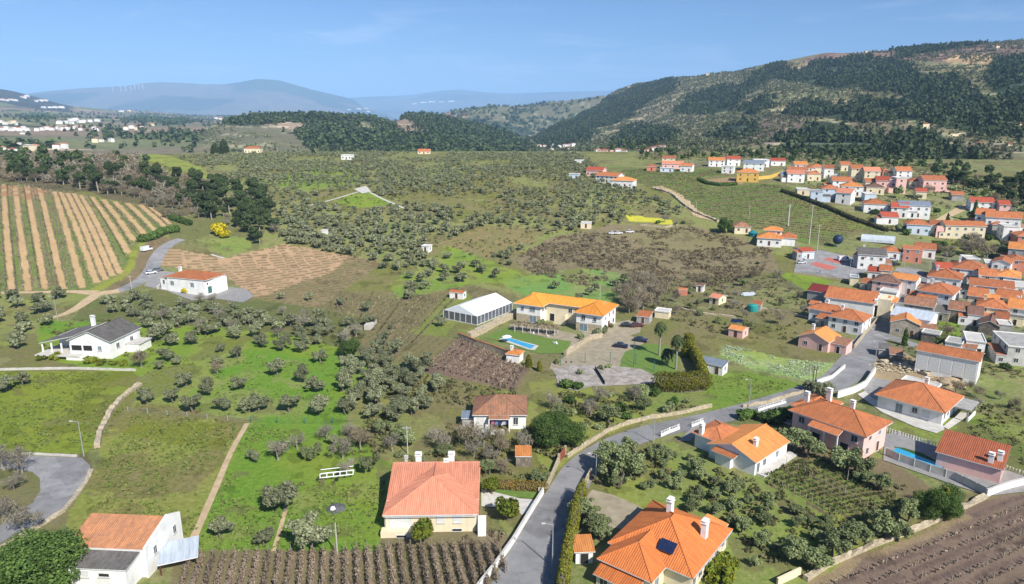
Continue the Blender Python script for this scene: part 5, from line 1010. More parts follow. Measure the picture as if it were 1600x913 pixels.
vh('broad white house with loggia under a worn orange roof',(1450,434),(1501,441),10,5.8,'hip','orange','white',.4,.40,rot=-36,chim=1)
vh('house with wide mottled hipped roof behind the loggia house',(1491,424),(1541,426),11,5.,'hip','terra','white',.4,.42,rot=-30,chim=1)
vh('cream house with low orange roof between two hipped houses',(1530,432),(1557,436),8,5,'gable','orange','cream',.3,.4,rot=-30,chim=1)
vh('pale blue house with bright orange pyramid roof at the right of the village',(1556,434),(1594,438),10,5.2,'hip','orange2','bluewall',.4,.42,rot=-35,chim=1)
vh('pale blue-white house below the orange pyramid roof at the right edge',(1570,449),(1620,456),9,4.6,'flat','conclight','white',.05,rot=-35,chim=0)
vh('house with plain dark red tile roof above the village street',(1464,421),(1490,424),7,4.4,'gable','redroof','greywall',.3,.4,rot=-20,chim=0)
vh('ruined stone house with half orange, half grey roof opposite the hall',(1413,477),(1458,482),8,4.2,'gable','oldtile','stone',.3,.38,rot=-38,chim=0)
vh('orange roofed cottage wing behind the ruined stone house',(1432,470),(1458,476),6,5,'gable','orange','white',.3,.4,rot=-38,chim=0)
vh('low house with brown hipped roof and long pinkish wall opposite the sports court',(1363,441),(1405,446),9,4.2,'hip','brownroof','pink',.4,.42,rot=-38,chim=0,detail=1)
b=vh('white two-storey house with grey gabled roof beside the sports court',(1344,402),(1382,402),9,5.6,'gable','greyroof','white',.4,.36,rot=-22,axis='x',chim=1)
vh('lean-to house with pale pink roof left of the grey gabled house',(1334,403),(1352,402),8,4.6,'gable','salmonroof','greywall',.3,.3,rot=-50,chim=0)
vh('cottage with orange roof, first of the row above the village square',(1379,394),(1406,398),8,3,'hip','orange','white',.3,.4,rot=-25,chim=0)
b=vh('salmon-red walled house in the row above the village square',(1414,390),(1440,396),7,5,'mono','orange','salmon',.2,.1,rot=-25,chim=0)
vh('long red roofed barn at the right end of the row above the square',(1430,390),(1462,394),8,3.4,'gable','terra','white',.3,.4,rot=-28,chim=0)
vh('small red and orange roofed shop beside the sports court corner',(1356,426),(1376,428),6,3,'gable','redroof','white',.3,.4,rot=-30,chim=0)
vh('small orange roofed cottage behind the brown hipped house',(1374,424),(1393,426),6,4,'gable','orange','cream',.3,.4,rot=-30,chim=1)
vh('white house with bright orange roof edge facing the village square',(1400,434),(1424,444),6,5,'gable','orange2','white',.3,.4,rot=-42,chim=0)
vh('clubhouse with red roof at the far corner of the sports court',(1256,397),(1272,394),6,3,'gable','redroof','bluewall',.3,.3,rot=10,chim=0,name='clubhouse',cat='clubhouse')
vh('small purple awninged kiosk at the near edge of the sports court',(1328,436),(1342,437),4,2.6,'flat','slate','cream',.3,rot=-25,chim=0,wins=False,name='kiosk',cat='kiosk')
vh('white garage wall building beyond the hall',(1378,456),(1397,462),5,3,'flat','conclight','white',.05,rot=-40,chim=0,wins=False,name='garage',cat='garage')
vh('small orange roofed store left of the white L-shaped house',(1264,476),(1277,478),4,2.4,'gable','orange','cream',.2,.3,rot=-40,chim=0,wins=False,name='shed',cat='shed')
vh('dark carport at the foot of the bare garden above the village',(1511,408),(1531,409),7,3,'flat','conclight','greywall',.2,rot=-15,chim=0,wins=False,name='carport',cat='carport')
vh('small grey-white house with flat roof below the carport',(1540,414),(1556,416),7,4.4,'flat','conclight','white',.05,rot=-30,chim=0)
vh('white house with grey gable wall and rust roof near the right edge',(1550,412),(1579,416),9,5.6,'gable','orange','white',.3,.4,rot=-40,axis='y',chim=0)
vh('house with dark orange roof behind the white grey-gabled house',(1576,408),(1602,412),9,5,'hip','terra','salmon',.3,.4,rot=-30,chim=0)
vh('grey house with orange roof at the right edge above the village',(1577,390),(1612,396),9,5.6,'gable','orange2','greywall',.3,.4,rot=-35,chim=0)
# upper village
b=vh('two-tone house with one long orange roof over pink and cream walls',(1481,355),(1539,357),7,5.6,'gable','orange','cream',.4,.40,rot=-12,chim=1)
b.wall(-12.2,-1.,-3.62,-3.4,5.4,'pink',name='pink_front')
vh('low white and blue farm cluster with rust roofs left of the pink and cream house',(1418,352),(1455,357),9,4,'hip','orange','bluewall',.4,.4,rot=-20,chim=0)
vh('small rust roofed wing beside the farm cluster',(1455,352),(1472,356),7,3.6,'gable','terra','cream',.3,.4,rot=-20,chim=0)
vh('white house with red roof left of the blue roofed house',(1394,327),(1419,328),9,4.6,'gable','redroof','white',.4,.4,rot=-25,chim=0)
vh('white house with blue-grey sheet roof on the slope above the lane',(1412,326),(1448,324),10,5.6,'gable','slate','white',.3,.3,rot=-20,chim=0)
vh('small red roofed cottage below the purple and pink houses',(1432,301),(1449,302),7,3.6,'gable','redroof','cream',.3,.4,rot=-20,chim=0)
vh('brown roofed hut alone on the green slope',(1488,306),(1507,307),7,2.8,'gable','terra','greywall',.4,.4,rot=-20,chim=0,wins=False,name='hut',cat='hut')
vh('red roofed house at the sandy clearing',(1519,318),(1554,320),9,4.5,'gable','redroof','white',.4,.4,rot=-20,chim=0)
vh('white gabled house with orange roof beside the dark cypress',(1525,338),(1550,339),9,6,'gable','orange','white',.4,.45,rot=-38,chim=0)
vh('pale pink house with red roof near the wood at right',(1562,322),(1580,324),8,5,'gable','redroof','pink',.4,.4,rot=-20,chim=0)
vh('large white house with grey-blue gable and orange roof at right',(1549,345),(1588,343),10,6.5,'gable','orange','white',.4,.4,rot=-30,chim=0)
vh('rust roofed annexe below the large grey-blue gable',(1551,353),(1570,355),7,4,'hip','orange','greywall',.3,.4,rot=-20,chim=0)
vh('white balconied house right of the rust annexe',(1570,358),(1591,359),8,6,'flat','conclight','white',.1,rot=-20,chim=0)
vh('orange roofed house cut by the right edge of the picture, upper slope',(1592,372),(1622,374),9,5,'hip','orange','salmon',.4,.4,rot=-20,chim=0)
UP=[('orange roofed white house at the top left of the upper village',(1243,259),(1262,259),9,4.5,'gable','orange2','white',-10),
('long white house with red roof below the top left orange one',(1234,268),(1262,268),9,4.5,'gable','terra','white',-10),
('white house with low roof second from left in the top row',(1261,264),(1273,265),8,5,'hip','terra','white',-10),
('rust roofed house in the middle of the top row of the upper village',(1268,263),(1290,263),10,4.5,'hip','orange','cream',-10),
('white two-storey house with balcony right of the rust roofed one',(1289,265),(1303,265),9,6,'gable','terra','white',-15),
('house with salmon-red roof above the blue roofed barn',(1234,274),(1255,273),9,5,'gable','salmonroof','white',-12),
('low rust roofed house between dark trees in the upper village',(1265,274),(1281,273),8,4,'hip','orange','cream',-10),
('small orange roofed house against the wood edge',(1315,259),(1329,259),9,4,'gable','orange','cream',-10),
('tall peach house with stepped orange roofs against the wood',(1332,266),(1349,266),10,7.5,'gable','orange','cream',-15),
('large cream gabled house with white front beside the wood',(1353,270),(1375,270),10,7.,'gable','salmonroof','cream',-15),
('terracotta house behind the large cream gabled one',(1380,267),(1390,267),9,5,'hip','orange','salmon',-10),
('cream house with brown-pink roof near the wood',(1389,272),(1402,273),9,4.5,'hip','terra','cream',-10),
('white house with orange roof and long balcony at the wood edge',(1402,269),(1426,270),10,7,'gable','orange','white',-12),
('wide orange roofed house in the middle of the upper village',(1302,284),(1331,286),9,5,'gable','orange','white',-15),
('white house with orange hipped roof nearest the green vineyard',(1287,298),(1312,298),10,5,'hip','orange','bluewall',-15),
('large house with bright orange hipped roof in the centre of the upper village',(1316,293),(1349,295),10,5,'hip','orange2','white',-20),
('white gabled house in front of the bright hipped one',(1306,303),(1330,305),9,5.5,'gable','salmonroof','white',-38),
('small orange roofed house above the big brown roof',(1354,286),(1370,286),7,4.5,'gable','orange','cream',-15),
('house with big brown roof left of the mauve house',(1355,293),(1382,296),9,3.6,'hip','brownroof','cream',-20),
('pink-white house with red roof left of the mauve house',(1370,284),(1391,285),9,6,'gable','redroof','pink',-20),
('mauve walled house in the upper village',(1390,284),(1403,284),9,6.5,'flat','slate','mauve',-15),
('three-storey pale pink block with flat top',(1402,282),(1417,282),9,8,'flat','conclight','pink',-12),
('long terracotta roof house beside the three-storey block',(1422,285),(1446,286),9,3.8,'hip','terra','cream',-15),
('pink house with broad terracotta roof at the right end of the upper village',(1446,284),(1478,284),10,6,'gable','terra','pink',-12),
('house with bright orange hipped roof above the plateau path',(1353,322),(1385,322),10,4,'hip','orange','white',-20),
('small red-brown roofed cottage at the corner of the green vineyard',(1380,342),(1403,342),8,3.2,'gable','redroof','white',-15),
('dark blue-grey garage house by the vineyard edge',(1267,302),(1286,303),8,5,'flat','slate','bluewall',-20),
('low beige shed by the vineyard edge',(1246,298),(1265,299),7,2.8,'flat','conclight','cream',-15),
('pale blue roofed barn at the left end of the upper village',(1221,275),(1234,276),8,3.5,'gable','slate','bluewall',-15),
('white walled house with flat terrace below the brown roof',(1352,306),(1370,307),8,4,'flat','conclight','bluewall',-15),
('terracotta roofed house with cream gable at the head of the vineyard',(1034,248),(1055,248),9,5,'gable','terra','cream',-15),
('long low salmon roofed house below the cream gabled one',(1035,256),(1068,258),9,3.4,'gable','salmonroof','pink',-12),
('white house with orange roof at the right of the salmon roofed one',(1062,260),(1082,260),8,4,'gable','orange','white',-25),
('small orange roofed cottage at the left corner of the vineyard head',(1010,261),(1026,261),8,3,'hip','terra','salmon',-12),
('turquoise sheeted shed among the houses at the vineyard head',(1031,264),(1053,264),6,2.4,'flat','slate','bluewall',-12),
('wide house with bright orange roof above the vineyard',(1107,251),(1134,252),10,4.5,'gable','orange2','white',-12),
('house with deep red roof right of the wide orange one',(1136,249),(1158,250),10,5,'gable','redroof','white',-12),
('white house with small red roof in front of the deep red one',(1127,261),(1147,262),9,4.5,'flat','conclight','white',-25),
('white house with dark slate roof above the ochre house',(1164,257),(1192,256),10,5,'gable','slate','white',-18),
('long white flat-roofed house behind the dark slate roof',(1178,251),(1203,251),9,5,'flat','conclight','white',-10),
('low white and red house at the right of the flat-roofed one',(1205,252),(1228,252),9,3.6,'gable','redroof','white',-10),
('ochre walled house with bright orange roof at the edge of the vineyard',(1151,270),(1187,271),10,6,'hip','orange2','yellow',-18),
]
for q in UP:
    vh(q[0],q[1],q[2],q[3],q[4],q[5],q[6],q[7],.35,.40,rot=q[8],chim=0,detail=0,gap=4.)
# ---------------- plants ----------------
GX0,GY0,GN=-800,20,1700
OCC=np.zeros((GN,GN),bool)
for (x,y,r) in AVOID:
    i0,i1=int(x-r-GX0),int(x+r-GX0)+1;j0,j1=int(y-r-GY0),int(y+r-GY0)+1
    if i0<0 or j0<0 or i1>=GN or j1>=GN: continue
    ii,jj=np.mgrid[i0:i1+1,j0:j1+1]; OCC[i0:i1+1,j0:j1+1]|=((ii+.5+GX0-x)**2+(jj+.5+GY0-y)**2)<=r*r
def free(x,y): return ~OCC[np.clip((np.asarray(x)-GX0).astype(int),0,GN-1),np.clip((np.asarray(y)-GY0).astype(int),0,GN-1)]
def cloud(n,lobes,size,rng,shell=.55,up=.35,elong=1.0):
    L_=np.array(lobes,float); wgt=(L_[:,3]*L_[:,4]*L_[:,5])**(2/3); k=rng.choice(len(L_),n,p=wgt/wgt.sum())
    d=rng.normal(size=(n,3)); d/=np.linalg.norm(d,axis=1)[:,None]; rr=shell+(1-shell)*rng.random(n)**.6
    c=L_[k,:3]+d*L_[k,3:6]*rr[:,None]
    nrm=d+rng.normal(size=(n,3))*.75; nrm[:,2]+=up; nrm/=np.linalg.norm(nrm,axis=1)[:,None]
    a=np.cross(nrm,rng.normal(size=(n,3))); a/=np.linalg.norm(a,axis=1)[:,None]+1e-9; b=np.cross(nrm,a)
    s=size*(.6+.8*rng.random(n))[:,None]; a=a*s*elong;b=b*s
    V=np.stack([c-a-b*.6,c+a*.7-b,c+a+b*.7,c-a*.6+b],1).reshape(-1,3); return V,np.arange(4*n).reshape(n,4)
def lobes(rng,n,R_,h0,h1,r0,r1,flat=.8):
    o=[]
    for i in range(n):
        a=rng.random()*6.283;q=R_*math.sqrt(rng.random());r=r0+(r1-r0)*rng.random(); o.append((q*math.cos(a),q*math.sin(a),h0+(h1-h0)*rng.random()*(1-.4*q/max(R_,.1)),r,r,r*flat))
    return o
def trunkmesh(rng,h,r,nb,spread,m,lean=.25,tw=0,twl=0):
    b=MB();top=Vector((rng.normal()*lean,rng.normal()*lean,h)); b.tube((0,0,-.4),top,r,r*.65,7)
    for i in range(nb):
        a=rng.random()*6.283; q=top*(.75+.25*rng.random()); e=q+Vector((math.cos(a)*spread,math.sin(a)*spread,spread*(.6+.7*rng.random()))); b.tube(q,e,r*.45,r*.16,5)
        for j in range(tw):
            f=q.lerp(e,.35+.65*rng.random()); g=f+Vector((rng.normal(),rng.normal(),.5+abs(rng.normal())*.8)).normalized()*twl*(.5+rng.random()*.8); b.tube(f,g,r*.13,r*.05,3,cap=False)
    return b.mesh('trunk',m)
VAR={}
def variants(kind,n,f): VAR[kind]=[f(np.random.default_rng(1000+31*i+len(kind))) for i in range(n)]
def olive(n,size,m='olive'):
    def f(rng):
        l=lobes(rng,15,1.5+.6*rng.random(),1.5,3.1+.7*rng.random(),.32,.85,.85)+[(0,0,2.3,.8,.8,.8)]
        V,F_=cloud(n,l,size,rng,.35,.3,1.1); return (trunkmesh(rng,1.5,.22,4,1.1,M['bark']),mesh_arr('crown',V,F_,[M[m]]),V,F_)
    return f
variants('olive',7,olive(3000,.10)); variants('olive_mid',5,olive(1300,.18)); variants('olive_far',5,olive(230,.36))
variants('oliveg',5,olive(3000,.10,'oliveg')); variants('olive_tiny',4,olive(38,.85))
def tall(n,size,m,R_,h0,h1,r0,r1,th,nl=14,bark='bark',flat=.8):
    def f(rng):
        l=lobes(rng,nl,R_,h0,h1,r0,r1,flat)
        V,F_=cloud(n,l,size,rng,.45,.3); return (trunkmesh(rng,th,.2+.02*th,4,R_*.6,M[bark],.2),mesh_arr('crown',V,F_,[M[m]]),V,F_)
    return f
variants('pine',6,tall(3200,.2,'pine',2.0,3.6,8.6,.7,1.5,6,20,'barkg')); variants('evergreen',4,tall(6500,.15,'evergreen',3.1,2.,6.8,.8,1.9,3,28))
variants('shrub',5,tall(420,.17,'oliveg',.7,.5,1.2,.45,.8,.5,6)); variants('darkshrub',4,tall(600,.2,'evergreen',.9,.6,1.6,.6,1.0,.6,7)); variants('citrus',3,tall(1500,.15,'citrus',.9,1.2,2.8,.7,1.1,1.,9))
variants('pine_far',4,tall(260,.5,'pine',1.9,3.6,8.6,.9,1.6,6,12,'barkg'))
variants('mimosa',3,tall(900,.3,'mimosa',2.2,2.,4.5,1.2,1.8,2,9)); variants('goldbush',3,tall(500,.16,'citrus',.9,.5,1.1,.5,.9,.4,6))
def bare(n,size,m,R_,h,bk='barkg'):
    def f(rng):
        l=lobes(rng,9,R_,h*.45,h*.85,R_*.4,R_*.7,1.0); V,F_=cloud(n,l,size,rng,.15,.6,1.0)
        # twigs: slivers, longer than wide
        V=V.reshape(-1,4,3);c=V.mean(1,keepdims=True);d=V-c;u=d[:,1:2]-d[:,0:1];u=u/np.linalg.norm(u,axis=2,keepdims=True);pr=(d*u).sum(2,keepdims=True)*u;V=(c+pr*2.6+(d-pr)*.22).reshape(-1,3)
        return (trunkmesh(rng,h*.4,.10+h*.02,7,R_*.75,M[bk],.2,7,R_*.45),mesh_arr('crown',V,F_,[M[m]]),V,F_)
    return f
variants('bare',5,bare(520,.15,'brushg',1.7,4.6)); variants('brownbare',5,bare(620,.17,'brush',2.0,5.2)); variants('brush_far',4,bare(90,.5,'brush',2.0,4.6,))
def cyp(n,size,m,R_,h):
    def f(rng):
        l=[(rng.normal()*.1,rng.normal()*.1,h*(.08+.86*i/9),R_*(1-(.35 if R_==1.75 else .75)*(i/9)**3.),R_*(1-(.35 if R_==1.75 else .75)*(i/9)**3.),h*.09) for i in range(10)]
        V,F_=cloud(n,l,size,rng,.7,.2); return (trunkmesh(rng,h*.3,.2,0,0,M['bark'],0),mesh_arr('crown',V,F_,[M[m]]),V,F_)
    return f
variants('cypress',2,cyp(2200,.2,'cypress',1.5,8.)); variants('darkcypress',2,cyp(1500,.28,'evergreen',1.3,10.)); variants('cone',2,cyp(2600,.32,'pine',4.2,12.));variants('conifer',2,cyp(3000,.3,'pine',4.,16.))
variants('bigever',2,tall(24000,.085,'evergreen',3.3,1.6,6.4,1.2,2.1,3,26))
variants('broadcyp',2,cyp(5200,.12,'cypress',1.75,7.))
KN={'olive':'olive_tree','oliveg':'olive_tree','olive_mid':'olive_tree','pine':'pine_tree','evergreen':'broadleaf_tree','shrub':'shrub','darkshrub':'shrub','citrus':'citrus_tree','mimosa':'mimosa_tree','goldbush':'shrub','bare':'bare_tree','brownbare':'bare_tree','cypress':'cypress_tree','darkcypress':'cypress_tree','conifer':'conifer_tree','cone':'conifer_tree','bigever':'broadleaf_tree','broadcyp':'cypress_tree'}
def tree(kind,x,y,s,label,group=None,sz=1.0,name=None):
    v=VAR[kind][int(RNG.integers(len(VAR[kind])))]; nm=name or KN[kind]
    e=E(nm,label,nm.replace('_',' '),(x,y,float(T(x,y))-.05),float(RNG.random()*6.28),group); e.scale=(s*float(RNG.uniform(.84,1.18)),s*float(RNG.uniform(.84,1.18)),s*sz); O('trunk',v[0],e); O('crown',v[1],e); return e
def at(px,py): return G(px,py)[:2]
POOL={'olive':[],'bare':[],'brownbare':[],'pine':[],'shrub':[],'darkshrub':[],'oliveg':[]}
def scatter(poly,sp,kind,label,group,s0=.85,s1=1.2,ex=(),keep=1.,pushmix=None,ny=None,thin=0):
    W_=np.array([at(*p) for p in poly]); x0,y0=W_.min(0);x1,y1=W_.max(0)
    nx=int((x1-x0)/sp)+1;nyy=int((y1-y0)/sp)+1; u,v=np.meshgrid(np.arange(nx),np.arange(nyy)); u=u.ravel();v=v.ravel(); n=len(u)
    x=x0+(u+.5*(v%2)+RNG.uniform(-.36,.36,n))*sp; y=y0+(v+RNG.uniform(-.36,.36,n))*sp
    z=T(x,y); px,py=P(x,y,z); k=inpoly(px,py,poly)&(RNG.random(n)<keep)&free(x,y)
    if thin: k&=fbm(x,y,28.,3,5)>thin
    for e in ex: k&=~inpoly(px,py,e)
    kk=kind if isinstance(kind,(list,tuple)) else [kind]
    for X,Y in zip(x[k],y[k]):
        q=kk[int(RNG.integers(len(kk)))]; POOL[q].append((float(X),float(Y),float(RNG.uniform(s0,s1)),label if len(kk)==1 or not isinstance(label,dict) else label[q],group if not isinstance(group,dict) else group[q]))
def hand(kind,pts,label,group,s=1.0):
    for p in pts:
        x,y=at(p[0],p[1]); q=p[2] if len(p)>2 else 1.; POOL[kind].append((x,y,s*q*float(RNG.uniform(.93,1.07)),label,group))
hand('olive',[(230,630),(271,630),(302,644),(350,641),(389,645),(325,617),(290,604),(262,564),(268,540),(280,512),(300,538),(319,520),(365,531),(370,560),(375,609),(433,586),(501,567),(473,597),(493,612),(453,644),(499,648),(541,648),(404,643),(442,547),(411,543),(474,550),(340,570,.7),(247,578,.6),(277,570,.6),(345,550,.7)],'round grey-green olive tree on the bright grass of the left orchard','olives on the bright grass of the left orchard',1.12)
hand('olive',[(443,800,1.45),(487,860,1.5),(412,852,.95),(345,842,.9),(396,722,.7)],'large olive tree in the grass between the footpath and the cream house','olives between the footpath and the cream house')
hand('oliveg',[(1242,705,1.4),(1262,715,1.1),(1318,735,1.3),(1335,742,1.2),(1376,768,.9),(1350,755,.9)],'bushy olive tree on the dry slope below the pink house','olives below the pink house',1.05)
hand('olive',[(1268,612,.9),(1280,620,1.),(1292,618,.9)],'grey-green olive tree between the pink house chimneys and the road','olives behind the pink house')
hand('oliveg',[(966,758,1.5),(952,735,1.2),(985,745,1.2),(975,722,1.1)],'tall olive tree at the roadside corner of the orchard','olives at the roadside corner of the orchard',1.15)
hand('oliveg',[(1405,845,1.1),(1380,840,1.2),(1420,815,1.1),(1335,850,1.2),(1300,870,1.2),(1270,890,1.2),(1240,880,1.1)],'olive tree in the row along the rubble wall of the ploughed field','olives along the rubble wall',1.0)
hand('olive',[(35,603,1.),(10,613,1.2)],'olive tree standing alone in the left meadow','olives in the left meadow')
hand('olive',[(440,468,.9),(483,470,.8),(532,478,.8),(572,487,1.),(618,555,1.2),(600,533,1.),(668,563,.8),(595,540,.7),(612,515,.6),(690,510,1.)],'olive tree along the edge of the brown terraced rows','olives edging the brown terraced rows')
hand('olive',[(866,452,1.),(920,462,.9),(930,455,1.),(960,448,.9),(975,440,1.),(905,468,.8)],'grey olive tree on the green meadow behind the farmhouse','olives on the meadow behind the farmhouse')
scatter([(545,560),(600,550),(655,575),(700,590),(690,625),(640,660),(560,668),(530,610)],5.2,'olive','olive tree in the dense grove left of the old cottage','dense grove left of the old cottage',.95,1.3)
scatter([(215,498),(300,470),(420,490),(580,505),(565,548),(420,540),(300,522)],6.,['olive','olive','bare'],{'olive':'olive tree in the brown band below the country lane','bare':'leafless grey tree in the brown band below the country lane'},{'olive':'olives in the band below the lane','bare':'bare trees in the band below the lane'},.8,1.15)
scatter([(-60,462),(110,466),(88,500),(50,535),(0,565),(-60,575)],8.,'olive','olive tree on the slope between striped vineyard and grey roofed house','olives below the striped vineyard',.95,1.25,keep=.9)
scatter([(140,476),(230,462),(265,520),(240,545),(215,500),(150,500)],7.5,'olive','olive tree on the knoll behind the grey roofed house','olives behind the grey roofed house',1.,1.3)
scatter([(938,712),(1060,705),(1110,745),(1180,775),(1290,805),(1400,822),(1290,885),(1185,905),(1160,870),(1150,835),(1040,790),(960,770)],3.5,'oliveg','olive tree in the crowded orchard above the big orange roof','crowded orchard above the big orange roof',.45,.82,keep=.9)
scatter([(605,455),(640,425),(700,398),(790,435),(730,445),(640,470)],8.,'olive','olive tree on the bright green strip behind the marquee','olives on the green strip behind the marquee',.9,1.25,keep=.8)
scatter([(850,620),(1000,608),(1110,640),(1000,652),(930,676),(880,690),(850,660)],5.,['oliveg','bare','shrub','darkshrub'],{'oliveg':'green olive tree on the bank between tennis court and road','bare':'leafless tree on the bank between tennis court and road','shrub':'green bush on the bank between tennis court and road','darkshrub':'dark bush on the bank between tennis court and road'},{'oliveg':'olives on the road bank','bare':'bare trees on the road bank','shrub':'green bushes on the road bank','darkshrub':'dark bushes on the road bank'},.8,1.2)
scatter([(600,672),(715,690),(830,690),(870,715),(850,760),(760,760),(755,725),(600,722)],4.8,['oliveg','brownbare','bare','shrub'],{'oliveg':'olive tree in the thicket behind the cream house','brownbare':'brown leafless tree in the thicket behind the cream house','bare':'grey leafless tree in the thicket behind the cream house','shrub':'green bush in the thicket behind the cream house'},{'oliveg':'olives in the thicket','brownbare':'brown trees in the thicket','bare':'grey trees in the thicket','shrub':'bushes in the thicket'},.7,1.15)
scatter([(470,690),(600,672),(600,735),(540,745),(440,740),(430,700)],5.5,['oliveg','brownbare','bare'],{'oliveg':'olive tree in the rough strip left of the cream house','brownbare':'brown leafless tree in the rough strip left of the cream house','bare':'grey leafless tree in the rough strip left of the cream house'},{'oliveg':'olives in the rough strip','brownbare':'brown trees in the rough strip','bare':'grey trees in the rough strip'},.75,1.15,keep=.85)
scatter([(1010,440),(1210,428),(1255,455),(1300,520),(1200,520),(1080,505),(1010,480)],9.,['oliveg','bare','brownbare','shrub'],{'oliveg':'small olive tree in the east gardens','brownbare':'brown leafless tree in the east gardens','bare':'grey leafless tree in the east gardens','shrub':'green bush in the east gardens'},{'oliveg':'olives in the east gardens','brownbare':'brown trees in the east gardens','bare':'grey trees in the east gardens','shrub':'bushes in the east gardens'},.6,1.,keep=.8)
scatter([(960,462),(1010,440),(1040,455),(1030,485),(985,492)],5.5,['bare','brownbare'],{'bare':'grey leafless tree in the clump right of the farmhouse','brownbare':'brown leafless tree in the clump right of the farmhouse'},{'bare':'grey clump right of the farmhouse','brownbare':'brown clump right of the farmhouse'},.9,1.5)
scatter([(1215,262),(1500,275),(1600,330),(1600,420),(1440,400),(1400,365),(1330,330)],15.,['oliveg','brownbare','darkshrub'],{'oliveg':'olive tree among the houses of the upper village','brownbare':'leafless tree among the houses of the upper village','darkshrub':'dark bush among the houses of the upper village'},{'oliveg':'olives of the upper village','brownbare':'bare trees of the upper village','darkshrub':'dark bushes of the upper village'},.9,1.7,keep=.85)
scatter([(1440,385),(1560,370),(1590,400),(1560,410),(1500,420),(1450,415)],8.,['brownbare','bare','darkshrub'],{'brownbare':'brown tree in the bare garden above the village','bare':'grey tree in the bare garden above the village','darkshrub':'dark bush in the bare garden above the village'},{'brownbare':'brown trees in the bare garden','bare':'grey trees in the bare garden','darkshrub':'dark bushes in the bare garden'},.9,1.5)
scatter([(1400,470),(1600,440),(1600,600),(1500,590),(1420,560)],13.,['oliveg','brownbare','darkshrub'],{'oliveg':'small olive tree in a lower village garden','brownbare':'leafless tree in a lower village garden','darkshrub':'dark bush in a lower village garden'},{'oliveg':'olives of the lower village','brownbare':'bare trees of the lower village','darkshrub':'dark bushes of the lower village'},.6,1.)
scatter([(1480,600),(1600,620),(1640,660),(1560,650),(1500,632)],6.,['brownbare','bare'],{'brownbare':'brown bare bush in the strip right of the white house','bare':'grey bare bush in the strip right of the white house'},{'brownbare':'brown strip right of the white house','bare':'grey strip right of the white house'},.5,.8)
scatter([(1380,640),(1520,700),(1600,735),(1600,720),(1500,680),(1400,640)],7.,['bare','shrub'],{'bare':'bare bush on the slope above the pool terrace','shrub':'green bush on the slope above the pool terrace'},{'bare':'bare bushes above the pool terrace','shrub':'green bushes above the pool terrace'},.4,.75)
# left upland: bare woods, pines
scatter([(-60,262),(60,250),(180,238),(215,240),(235,268),(330,290),(310,330),(250,330),(150,300),(60,285),(-60,288)],6.5,['brownbare','brownbare','brownbare','bare','bare','pine'],{'brownbare':'brown leafless tree in the wood behind the striped vineyard','bare':'grey leafless tree in the wood behind the striped vineyard','pine':'dark pine in the brown wood behind the striped vineyard'},{'brownbare':'brown wood behind the striped vineyard','bare':'grey trees behind the striped vineyard','pine':'pines behind the striped vineyard'},.9,1.6,keep=.85)
hand('pine',[(20,278),(30,282),(42,283),(55,284),(66,282),(72,277),(28,270),(48,272),(140,272),(150,285),(136,290),(168,300),(180,303),(215,305),(225,303),(238,306),(190,262)],'dark pine in the clump at the top of the striped vineyard','pine clump above the striped vineyard',1.05)
scatter([(285,308),(330,292),(400,296),(432,322),(434,360),(412,388),(388,376),(345,348),(300,338)],5.6,['pine','pine','pine','pine','bare'],{'pine':'dark pine in the stand beside the yellow mimosa','bare':'grey bare tree inside the pine stand by the mimosa'},{'pine':'pine stand beside the mimosa','bare':'bare trees in the pine stand'},.7,1.25,keep=.85)
scatter([(215,300),(320,285),(330,340),(270,350)],8.,['bare','brownbare'],{'bare':'grey bare tree left of the pine stand','brownbare':'brown bare tree left of the pine stand'},{'bare':'grey trees left of the pine stand','brownbare':'brown trees left of the pine stand'},.7,1.2,keep=.7)
scatter([(0,236),(200,232),(400,232),(700,236),(900,238),(1000,241),(1000,236),(-60,232)],14.,['brownbare','pine'],{'brownbare':'leafless tree along the skyline of the olive plateau','pine':'dark tree along the skyline of the olive plateau'},{'brownbare':'bare trees on the skyline','pine':'dark trees on the skyline'},.7,1.1,keep=.5)
# the olive plateau
scatter([(1000,240),(1210,237),(1500,262),(1600,288),(1600,335),(1545,312),(1480,285),(1300,258),(1215,258),(1150,250),(1000,250)],8.5,['darkshrub','pine','brownbare','oliveg'],{'darkshrub':'dark bush between the upper village and the wooded hill','pine':'dark tree between the upper village and the wooded hill','brownbare':'leafless tree between the upper village and the wooded hill','oliveg':'green tree between the upper village and the wooded hill'},{'darkshrub':'dark bushes behind the upper village','pine':'dark trees behind the upper village','brownbare':'leafless trees behind the upper village','oliveg':'green trees behind the upper village'},.6,1.1,keep=.85)
scatter([(1478,284),(1600,284),(1660,345),(1600,335),(1560,314),(1500,298)],7.,['pine','pine','darkshrub'],{'pine':'dark pine at the wood edge right of the upper village','darkshrub':'dark bush at the wood edge right of the upper village'},{'pine':'pines right of the upper village','darkshrub':'dark bushes right of the upper village'},.8,1.2,keep=.9)
EXG=[[(165,243),(200,236),(265,243),(315,262),(350,285),(300,292),(235,268),(190,262)],[(545,303),(580,300),(625,322),(560,325),(520,315)],[(688,380),(760,352),(845,364),(832,380),(760,404)],[(978,336),(1053,344),(1053,351),(983,346)],
 [(800,405),(860,372),(960,350),(1080,355),(1205,385),(1215,425),(1110,440),(1010,470),(960,458),(900,442),(830,428)],[(780,442),(850,426),(920,418),(975,430),(1000,445),(985,472),(960,482),(880,466),(820,462)],[(605,445),(700,382),(735,392),(840,440),(740,444),(622,465)],[(930,262),(1010,262),(1085,325),(1130,352),(1000,300)],[(252,386),(350,404),(445,381),(603,412),(530,455),(620,466),(400,470)]]
